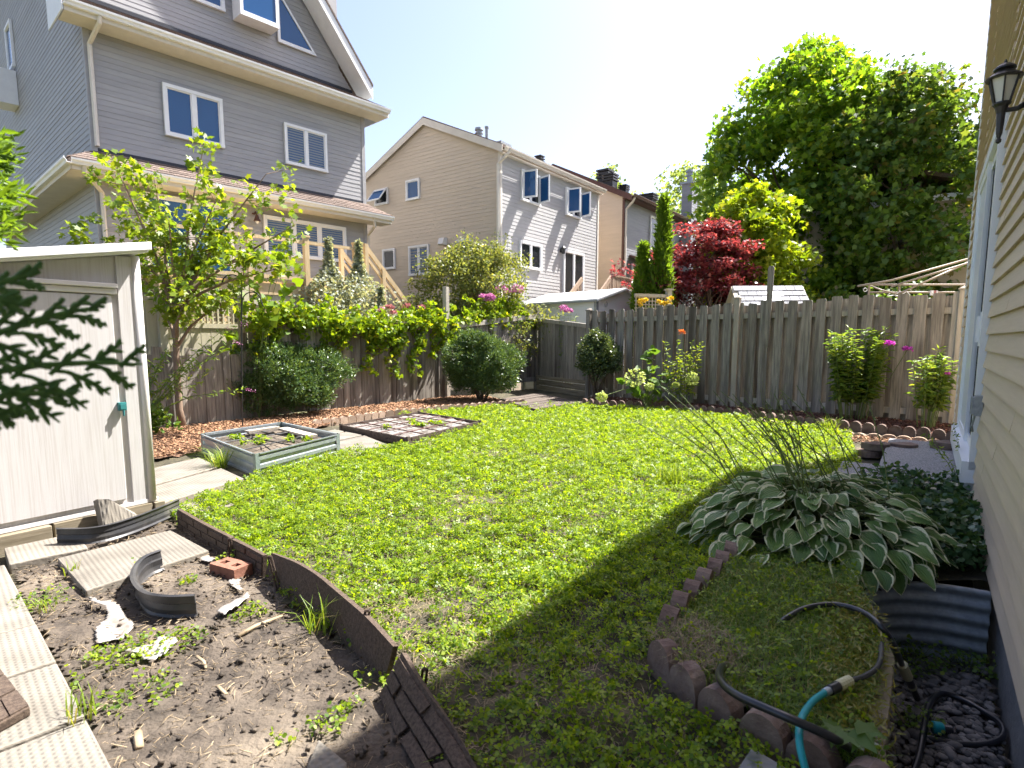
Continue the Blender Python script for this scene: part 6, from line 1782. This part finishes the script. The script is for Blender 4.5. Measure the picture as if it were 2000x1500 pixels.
# ------------------------------------------------------------------ clipped shrubs in the yard
def clipped(name, label, c, rx, ry, z0, z1, n, m, tmpl, ls, bark='bark', bumps=.2, cat='shrub'):
    root = thing(name, label, cat, c)
    h = (z1 - z0) / 2; zc = (z1 + z0) / 2
    C = rng.normal(size=(int(n / 26), 3)); C /= np.linalg.norm(C, axis=1, keepdims=True)
    C[:, 2] = np.where(C[:, 2] < -.75, -C[:, 2], C[:, 2])
    k = len(C)
    s = (.8 + .2 * rng.random(k) ** .5 - (rng.random(k) < .25) * .25 * rng.random(k)) * (1 + bumps * np.sin(C[:, 0] * 4.2 + C[:, 1] * 3) * np.cos(C[:, 2] * 4 + C[:, 0] * 2))
    s = s * np.where(rng.random(k) < .07, rng.uniform(1.03, 1.13, k), 1)
    C = C * s[:, None] * np.array([rx, ry, h]) + np.array([0, 0, zc])
    P = clump_points(C, .085 * rng.uniform(.6, 1.7, k), 26, .9)
    D = (P - np.array([0, 0, zc])); D /= np.linalg.norm(D, axis=1, keepdims=True)
    D[:, 2] += .6
    tag(link('foliage', leafmesh('foliage', P, ls * rng.uniform(.7, 1.3, len(P)), M[m], tmpl, up=.2, direction=D, dmix=.6), root), kind='stuff')
    b = MB()
    for i in range(16):
        a = rnd.uniform(0, 6.28); t = rnd.uniform(.4, .85)
        limb(b, (rnd.uniform(-.08, .08), rnd.uniform(-.08, .08), -.05), (rx * t * math.cos(a), ry * t * math.sin(a), zc + h * rnd.uniform(-.4, .5)), .022, .006, .04, n=5)
    b.build('stem', M[bark], root, smooth=True)
    # dark inner twigs so that the shrub is not see-through
    C2 = rng.normal(size=(n // 5, 3)); C2 /= np.linalg.norm(C2, axis=1, keepdims=True); C2 *= rng.random((len(C2), 1)) ** .5 * .8
    P2 = C2 * np.array([rx, ry, h]) + np.array([0, 0, zc])
    tag(link('inner_foliage', leafmesh('inner_foliage', P2, ls * 1.5, M[m], tmpl, up=.1), root), kind='stuff')
    return root
p = at(528, 808); clipped('yew_shrub', 'large rounded dark yew behind the metal raised bed', (p.x + .05, p.y - .15, 0), 1.2, .85, .0, 1.22, 52000, 'yew', T_YEW, .055)
p = at(452, 800); clipped('yew_shrub', 'sparser yew left of the large rounded yew', (p.x + .1, p.y - .2, 0), .55, .45, .1, 1.1, 9000, 'yew', T_YEW, .052)
p = at(940, 785); clipped('yew_shrub', 'round dark yew in front of the gate fence panel', (p.x, p.y, 0), .72, .62, .1, 1.31, 32000, 'yew', T_YEW, .052)
p = at(1168, 783); clipped('boxwood_shrub', 'small grey green boxwood on a bare stem beside the gate', (p.x, p.y, 0), .38, .36, .45, 1.32, 10000, 'box', T_ROUND, .036)

# ------------------------------------------------------------------ young maple at left
p = at(358, 838); yb = p.y
YM = thing('young_maple', 'young bright green maple with thin trunk beside the shed', 'tree', (p.x, p.y, 0))
L0 = YM.location.copy()
b = MB()
tk = [at(358, 838) - L0 + Z_ * -.02, atd(350, 800, yb) - L0, atd(346, 740, yb) - L0, atd(344, 680, yb) - L0, atd(343, 610, yb) - L0]
b.tube(tk, [.062, .048, .044, .04, .034], 10)
ends = [(215, 300, -.3), (300, 340, .2), (395, 300, .1), (420, 395, -.4), (520, 340, .3), (575, 440, 0), (560, 520, -.2), (480, 500, -.5), (250, 420, .4), (330, 430, -.6), (410, 470, .5), (290, 520, -.3), (370, 560, -.6), (130, 445, .2), (460, 580, .2), (310, 590, .4), (240, 360, .5), (350, 500, .7), (450, 430, .3)]
C = []
for (x, y, dy) in ends:
    e = atd(x, y, yb + dy) - L0
    base = tk[4] if y < 560 else tk[3]
    mid = base.lerp(e, .5) + V3((0, 0, .12))
    pts = [base, base.lerp(mid, .5) + V3((rnd.uniform(-.05, .05), 0, .05)), mid, mid.lerp(e, .55), e]
    b.tube(pts, [.024, .02, .015, .01, .005], 6, cap=False)
    for t in (.45, .62, .78, .9, 1.0):
        k = base.lerp(mid, t * 2) if t < .5 else mid.lerp(e, (t - .5) * 2)
        C.append(k + V3((rnd.gauss(0, .1), rnd.gauss(0, .12), rnd.gauss(0, .07))))
        if rnd.random() < .75:
            s = k + V3((rnd.gauss(0, .22), rnd.gauss(0, .22), rnd.uniform(-.05, .22))); C.append(s); b.tube([k, s], [.006, .003], 4, cap=False)
b.build('trunk', M['barkpale'], YM, smooth=True)
P = clump_points(np.array([tuple(c) for c in C]), .17 * rng.uniform(.6, 1.3, len(C)), 19, .8)
tag(link('crown', leafmesh('crown', P, rng.uniform(.06, .11, len(P)), M['young'], T_MAPLE, up=.55), YM), kind='stuff')
# butterfly bush below it
p = at(330, 845)
BB = thing('butterfly_bush', 'arching butterfly bush with small pink tips below the young maple', 'shrub', (p.x - .15, p.y - .4, 0))
b = MB(); lp = []; fp = []
o0 = BB.location
for (x, y) in ((480, 760), (470, 632), (455, 668), (430, 690), (330, 680), (300, 700), (400, 745), (310, 760), (345, 660), (385, 700), (420, 720), (440, 640)):
    e = atd(x, y, o0.y + rnd.uniform(-.2, .2)) - o0
    mid = e * .5 + V3((0, 0, .22)); pts = [V3((0, 0, 0)), mid * .55 + V3((0, 0, .1)), mid, e]
    b.tube(pts, [.009, .007, .005, .002], 5, cap=False)
    for k in range(46):
        t = .15 + .85 * k / 46; q_ = mid.lerp(e, (t - .5) * 2) if t > .5 else (mid * .55 + V3((0, 0, .1))).lerp(mid, t * 2) if t > .25 else V3((0, 0, 0)).lerp(mid * .55 + V3((0, 0, .1)), t * 4)
        lp.append(tuple(q_ + V3((rnd.gauss(0, .012), rnd.gauss(0, .012), rnd.gauss(0, .012)))))
    if y in (760, 632, 668, 640):
        for k in range(26): fp.append(tuple(e + V3((.004 * k, 0, -.001 * k)) + V3((rnd.gauss(0, .01), rnd.gauss(0, .01), rnd.gauss(0, .01)))))
b.build('stem', M['twig'], BB)
tag(link('foliage', leafmesh('foliage', np.array(lp), rng.uniform(.05, .095, len(lp)), M['perennial'], T_LANCE, up=.5), BB), kind='stuff')
tag(link('flower_tips', leafmesh('flower_tips', np.array(fp), .016, M['mauve'], T_DIAMOND, up=.2), BB), kind='stuff')
lowp = clump_points(np.array([[rnd.uniform(-.25, .35), rnd.uniform(-.2, .3), rnd.uniform(.1, .45)] for _ in range(26)]), .12, 16)
tag(link('low_foliage', leafmesh('low_foliage', lowp, rng.uniform(.05, .09, len(lowp)), M['hydleaf'], T_ROUND, up=.6), BB), kind='stuff')

# shepherd hook and feeder
p = at(474, 838)
SHK = thing('shepherd_hook', 'thin dark double shepherd hook behind the metal bed', 'garden hook', (p.x, p.y, 0))
o0 = SHK.location
Yh = p.y
def hk(pts, r): 
    b = MB(); P = [atd(x, y, Yh) - o0 for x, y in pts]
    for _ in range(2):
        Q = [P[0]]
        for a, c in zip(P, P[1:]): Q += [a.lerp(c, .25), a.lerp(c, .75)]
        P = Q + [P[-1]]
    b.tube(P, r, 7); return b
hk([(474, 842), (472, 700), (472, 560), (471, 545), (462, 538), (448, 536), (437, 542), (434, 553), (428, 561), (420, 558), (418, 550)], .009).build('pole', M['black'], SHK, smooth=True)
hk([(472, 600), (474, 580), (484, 571), (500, 570), (508, 580), (513, 597), (517, 600)], .008).build('side_hook', M['black'], SHK, smooth=True)
p = at(436, 812)
BFD = thing('bird_feeder', 'rusty yellow cylindrical bird feeder with flat brown roof on a post', 'bird feeder', (p.x - .05, p.y + .2, 0))
s = (p.y + .2) / F
zz = lambda y: CAMH + (HZ - y) * s
b = MB(); b.lathe([(.075, zz(668)), (.08, zz(664)), (.08, zz(600)), (.075, zz(597))], (0, 0, 0), 16)
M['feeder'] = pm('rusty_yellow', (.42, .25, .05), (.16, .13, .12), 9, rough=.7, bump=.3, c3=(.3, .22, .16), s3=6)
b.build('feeder_tube', M['feeder'], BFD)
b = MB(); b.lathe([(.19, zz(597)), (.2, zz(596)), (.17, zz(592)), (.03, zz(590))], (0, 0, 0), 20); b.build('roof', M['browntrim'], BFD)
for dx in (-.035, .035): MB().tube([(dx, 0, -.05), (dx, 0, zz(668))], .014, 6).build('post', M['oldwood_light'], BFD)

# ------------------------------------------------------------------ vine on the left fence
VN = thing('grape_vine', 'bright green vine spilling over the left board fence', 'vine', FL.location + fd * 2.4)
VN.rotation_euler = FL.rotation_euler
C = []
for i in range(330):
    x = rnd.uniform(-.05, 4.5); hump = .16 * math.sin(x * 1.7 + .4) + (.22 if 3.0 < x < 4.0 else 0)
    C.append((x, rnd.gauss(-.08, .12), 1.55 + hump * .6 + rnd.gauss(-.02, .13)))
for (x, dl) in ((.35, .45), (.85, .3), (1.25, .5), (1.55, .75), (1.7, .5), (2.2, .55), (2.35, .95), (2.5, .5), (2.85, 1.0), (3.0, .7), (3.4, 1.05), (3.55, .6), (3.9, .7), (4.1, .55), (4.3, .5), (.1, .6)):
    for k in range(int(dl * 14)): C.append((x + .12 * math.sin(k * .5) + rnd.gauss(0, .05), rnd.gauss(-.1, .03), 1.5 - k / 14))
P = clump_points(np.array(C), .1, 13)
P[:, 1] = np.minimum(P[:, 1], .12)
tag(link('foliage', leafmesh('foliage', P, rng.uniform(.045, .09, len(P)), M['vine'], T_HEART, up=.35), VN), kind='stuff')
b = MB()
for (x, dl) in ((.35, .45), (1.25, .5), (1.55, .75), (2.35, .95), (2.85, 1.0), (3.4, 1.05), (3.9, .7)):
    b.tube([(x + .12 * math.sin(k * .5), -.05, 1.55 - k / 14) for k in range(int(dl * 14) + 1)], .005, 5, cap=False)
for k in range(5): b.tube([(t * .45, -.05 + .04 * math.sin(t + k), 1.5 + .08 * math.sin(t * 1.3 + k * 2)) for t in range(11)], .008, 5, cap=False)
b.build('stem', M['barkpale'], VN)
V2 = thing('grape_vine', 'small vine tangle creeping along the gate cap rail', 'vine', B0)
V2.rotation_euler = GL.rotation_euler
C = [(rnd.uniform(.0, 3.15), rnd.gauss(0, .05), 1.58 + .1 * rnd.uniform(0, 3) + rnd.gauss(0, .03)) for _ in range(70)]
C += [(rnd.gauss(.25, .15), rnd.gauss(-.05, .05), 1.35 + rnd.gauss(0, .15)) for _ in range(26)] + [(rnd.gauss(2.0, .45), .15, rnd.uniform(1.7, 2.2)) for _ in range(75)] + [(rnd.gauss(1.7, .5), .25, rnd.uniform(1.6, 2.1)) for _ in range(40)]
P = clump_points(np.array(C), .09, 7)
tag(link('foliage', leafmesh('foliage', P, rng.uniform(.06, .11, len(P)), M['vine'], T_HEART, up=.35), V2), kind='stuff')
b = MB(); b.tube([(.3 * k, .03 * math.sin(k), 1.56 + .033 * k) for k in range(11)], .006, 5); b.build('stem', M['barkpale'], V2)
L2 = thing('vine_shoot', 'large leaved vine shoot rising by the beige lattice post', 'vine', fa + fd * -1.45 + V3((.05, -.1, 0)))
o0 = L2.location; C = []
b = MB()
for (x, y) in ((545, 530), (565, 560), (520, 600), (505, 560), (455, 660), (450, 690), (540, 500), (530, 620), (515, 640)):
    e = atd(x, y, o0.y + rnd.uniform(-.15, .15)) - o0; C.append(tuple(e)); b.tube([(0, 0, 0), (e.x * .3, e.y * .3, e.z * .6), e], [.008, .006, .003], 5)
b.build('stem', M['twig'], L2)
P = clump_points(np.array(C), .13, 7)
tag(link('foliage', leafmesh('foliage', P, rng.uniform(.1, .19, len(P)), M['vine'], T_HEART, up=.3), L2), kind='stuff')

# ------------------------------------------------------------------ flowers
def stems_plant(name, label, c, stems, lw, m, tmpl=T_LANCE, leaf_n=26, cat='flower', lo=.25, sr=.007):
    """stems: list of (x,y,height); leaves in whorls up the stem"""
    root = thing(name, label, cat, c)
    b = MB(); lp = []; ld = []; sz = []
    for (x, y, h) in stems:
        top = V3((x * 1.35, y * 1.35, h)); bx = V3((x * .55, y * .55, 0))
        b.tube([bx, bx.lerp(top, .5), top], [sr, sr * .85, sr * .4], 5)
        for k in range(leaf_n):
            t = lo + (1 - lo) * (k / leaf_n) ** .9; a = k * 1.57 + rnd.uniform(-.3, .3) + (.78 if (k // 2) % 2 else 0)
            lp.append(tuple(bx.lerp(top, t))); ld.append((math.cos(a), math.sin(a), .25 + .8 * (t > .9))); sz.append(lw * (1.15 - .55 * t) * rnd.uniform(.8, 1.2))
    b.build('stem', M['twig'], root)
    tag(link('foliage', leafmesh('foliage', np.array(lp), np.array(sz), M[m], tmpl, up=.9, jitter=.7, direction=np.array(ld), dmix=.88), root), kind='stuff')
    return root
def flower_head(root, p, r, n, m, ls, name='flower_head', flat=.7, tmpl=T_ROUND):
    P = rng.normal(size=(n, 3)); P /= np.linalg.norm(P, axis=1, keepdims=True); P[:, 2] = np.abs(P[:, 2]) * flat if flat < .75 else P[:, 2] * flat
    P = P * r * rng.uniform(.75, 1, (n, 1)) + np.array(p)
    return tag(link(name, leafmesh(name, P, ls, M[m], tmpl, up=.5), root), kind='stuff')
pc = V3((5.18, 8.85, .03))
st = [(rnd.uniform(-.36, .36), rnd.uniform(-.16, .16), rnd.uniform(1.05, 1.42)) for _ in range(34)]
PX1 = stems_plant('phlox', 'large phlox clump with magenta blooms against the right fence', pc, st, .17, 'perennial', leaf_n=50)
for (x, y) in ((1737, 672), (1772, 683)):
    e = atd(x, y, 8.6) - pc; flower_head(PX1, e, .065, 70, 'magenta', .035)
    b = MB(); b.tube([(e.x * .6, e.y * .6, .5), e], .005, 5); b.build('stem', M['twig'], PX1)
pc = V3((5.72, 8.05, .03))
st = [(rnd.uniform(-.2, .2), rnd.uniform(-.12, .12), rnd.uniform(.72, 1.02)) for _ in range(15)] + [(.12, .05, 1.1), (.1, 0, 1.05)]
PX2 = stems_plant('phlox', 'smaller phlox clump with bare lower stems by the house corner', pc, st, .16, 'perennial', leaf_n=44, lo=.35)
flower_head(PX2, atd(1852, 730, 7.9) - pc, .025, 30, 'magenta', .025)
lb = V3(tuple(at(1335, 800)[:2]) + (.03,))
st = [(rnd.uniform(-.28, .28), rnd.uniform(-.1, .1), rnd.uniform(.75, 1.25)) for _ in range(11)]
LL = stems_plant('lily', 'pale leaved lily stems with one orange bloom at the fence', lb, st, .12, 'yellowleaf', leaf_n=36)
e = atd(1334, 650, lb.y) - lb
flower_head(LL, e, .05, 26, 'orange', .07, tmpl=T_LANCE, name='flower_head')
b = MB(); b.tube([(0, 0, .4), e], .005, 5); b.build('stem', M['twig'], LL)
hb = V3(tuple(at(1262, 800)[:2]) + (.03,))
HY = thing('hydrangea', 'hydrangea with lime green flower heads and broad leaves at the fence', 'flower', hb)
C = [tuple(atd(x, y, hb.y + rnd.uniform(-.1, .3)) - hb) for x, y in ((1262, 700), (1275, 685), (1268, 740), (1290, 745), (1285, 765), (1235, 758), (1300, 735), (1250, 770), (1225, 745), (1280, 780), (1275, 720), (1255, 725))]
P = clump_points(np.array(C), .12, 7)
tag(link('foliage', leafmesh('foliage', P, rng.uniform(.11, .17, len(P)), M['hydleaf'], T_HEART, up=.7), HY), kind='stuff')
b = MB()
for c in C: b.tube([(0, 0, 0), (c[0] * .5, c[1] * .5, c[2] * .7), c], [.008, .006, .004], 5)
for (x, y, r) in ((1240, 737, .19), (1268, 755, .07), (1352, 740, .12), (1175, 775, .1), (1320, 752, .05)):
    e = atd(x, y, hb.y - .25) - hb; flower_head(HY, e, r, 170, 'lime', .04, flat=.9); b.tube([(0, 0, .1), (e.x * .5, e.y * .5, .35), e], .006, 5)
b.build('stem', M['twig'], HY)
SE = stems_plant('sedge', 'thin airy seed stems in front of the right fence', V3(tuple(at(1500, 812)[:2]) + (.02,)), [(rnd.uniform(-.35, .25), rnd.uniform(-.1, .15), rnd.uniform(.4, .75)) for _ in range(16)], .022, 'grass', leaf_n=14, cat='grass', sr=.0022)
# pink flowers beyond the gate
def joe(label, px, y, Y, r, zb=0.0):
    e = atd(px, y, Y); root = stems_plant('pink_weed_flower', label, V3((e.x, e.y, zb)), [(rnd.uniform(-.2, .2), rnd.uniform(-.15, .15), e.z - .1 - zb) for _ in range(6)], .15, 'perennial', leaf_n=24)
    for k in range(5):
        flower_head(root, (rnd.uniform(-r, r) * .8, rnd.uniform(-.1, .1), e.z - zb + rnd.uniform(-.06, .06)), r * .55, 110, 'mauve', .035)
joe('mauve flower dome above the vine left of the white shed', 948, 583, 13.6, .22)
joe('tallest mauve flower dome in front of the arching shrub', 996, 568, 14.3, .27)
joe('mauve flower dome in front of the white shed', 1108, 605, 14.0, .2)
for (px, y, Y, lab) in ((765, 605, 11.9, 'coral flowers behind the vine at the foot of the stairs'), (812, 600, 12.3, 'coral flowers left of the tall fence post')):
    e = atd(px, y, Y); r_ = stems_plant('coral_flower', lab, V3((e.x, e.y, 0)), [(rnd.uniform(-.2, .2), 0, e.z - .05) for _ in range(6)], .12, 'perennial', leaf_n=18)
    for k in range(5): flower_head(r_, (rnd.uniform(-.2, .2), 0, e.z + rnd.uniform(-.08, .05)), .08, 60, 'coral', .04)
e = atd(1285, 588, 13.2); r_ = stems_plant('yellow_daisy', 'yellow daisies beside the cream lattice post', V3((e.x, e.y, -.4)), [(rnd.uniform(-.35, .25), 0, e.z + .35) for _ in range(9)], .1, 'perennial', leaf_n=20)
for k in range(9): flower_head(r_, (rnd.uniform(-.4, .3), rnd.uniform(-.1, .1), e.z + .4 + rnd.uniform(-.12, .06)), .05, 24, 'yellowpetal', .06)

# plants in the raised beds
for rt, zt, ns, lab in ((MBD, .16, 7, 'seedlings'), (PB, .07, 9, 'seedlings')):
    C = [(rnd.uniform(-.45, .45), rnd.uniform(-.5, .5), zt + .02) for _ in range(ns)]
    P = clump_points(np.array(C), .07, 45, .5)
    tag(link('seedlings', leafmesh('seedlings', P, rng.uniform(.02, .04, len(P)), M['clover'], T_ROUND, up=.8), rt), kind='stuff')

# ------------------------------------------------------------------ cedar at the camera's left
CT = thing('cedar_tree', 'cedar with a blurred dark frond in the left foreground', 'tree', (-1.95, 1.25, 0))
o0 = CT.location
b = MB(); b.tube([(0, 0, -.05), (0, 0, 1.2), (.03, 0, 2.6)], [.07, .05, .02], 10); b.build('trunk', M['bark'], CT, smooth=True)
def frond(base, tip, side, w, order=2, n=9, fan=.55):
    """flat scale-leaved spray"""
    base, tip, side = V3(base), V3(tip), V3(side)
    out = []
    d = tip - base
    pts = [base.lerp(tip, t) + side * (d.length * .06 * math.sin(t * 3.1)) for t in (0, .25, .5, .75, 1)]
    out.append((pts, w))
    if order > 0:
        for k in range(n):
            t = .12 + .85 * k / n; p = base.lerp(tip, t); s = 1 if k % 2 else -1
            L_ = d.length * fan * (1 - t * .6) * rnd.uniform(.75, 1.1)
            e = p + (d.normalized() * .75 + side.normalized() * s * .62 + V3((rnd.uniform(-.1, .1), rnd.uniform(-.1, .1), rnd.uniform(-.1, .1)))).normalized() * L_
            out += frond(p, e, side, w * .85, order - 1, max(4, int(n * .6)), fan)
    return out
def spray(name, base, tip, side, w, m, order=2, n=9, fan=.55):
    b = MB(); nrm = (V3(tip) - V3(base)).cross(V3(side))
    for pts, w_ in frond(base, tip, side, w, order, n, fan):
        b.tube([p - o0 for p in pts], [w_ * .8, w_, w_, w_ * .9, w_ * .35], 6, cap=False, flat=.4, flatn=nrm)
    return b.build(name, M[m], CT, smooth=True)
bt = MB()
def near(x, y, Y): return atd(x, y, Y)
for (x0, y0, Y0, x1, y1, Y1, sd) in ((-160, 760, .62, 278, 712, .74, (.1, .0, 1)), (-120, 700, .62, 205, 598, .72, (.15, .2, 1)), (-130, 800, .6, 150, 770, .7, (.1, .1, 1)), (-150, 620, .62, 80, 532, .68, (.2, .1, 1)), (-160, 830, .58, 40, 815, .66, (.2, .0, 1)), (-170, 560, .6, 60, 600, .66, (.1, .1, 1))):
    p0, p1 = near(x0, y0, Y0), near(x1, y1, Y1)
    spray('frond', p0, p1, sd, .0036, 'cedarnear', 2, 10, .42)
    bt.tube([V3((0, 0, 1.15)), (p0 - o0) * .6 + V3((0, 0, .45)), p0 - o0], [.02, .012, .004], 6)
for k in range(8):
    x, y = rnd.uniform(-170, -20), rnd.uniform(270, 470)
    spray('frond', near(x - 60, y + 20, 1.5), near(min(x + 60, 30), y - 30, 1.5), (rnd.uniform(-.4, .4), rnd.uniform(-.6, .6), 1), .004, 'cedar', 2, 7, .5)
C = [tuple(near(rnd.uniform(-170, 8), rnd.uniform(270, 462), 1.5 + rnd.uniform(-.2, .25)) - o0) for _ in range(70)]
P = clump_points(np.array(C), .045, 34)
tag(link('foliage', leafmesh('foliage', P, rng.uniform(.02, .045, len(P)), M['cedar'], T_LANCE, up=.1, direction=np.array([.8, .1, .4]), dmix=.45), CT), kind='stuff')
bt.tube([(0.03, 0, 1.5), near(-120, 400, 1.5) - o0], [.02, .008], 6)
bt.build('branch', M['bark'], CT, smooth=True)
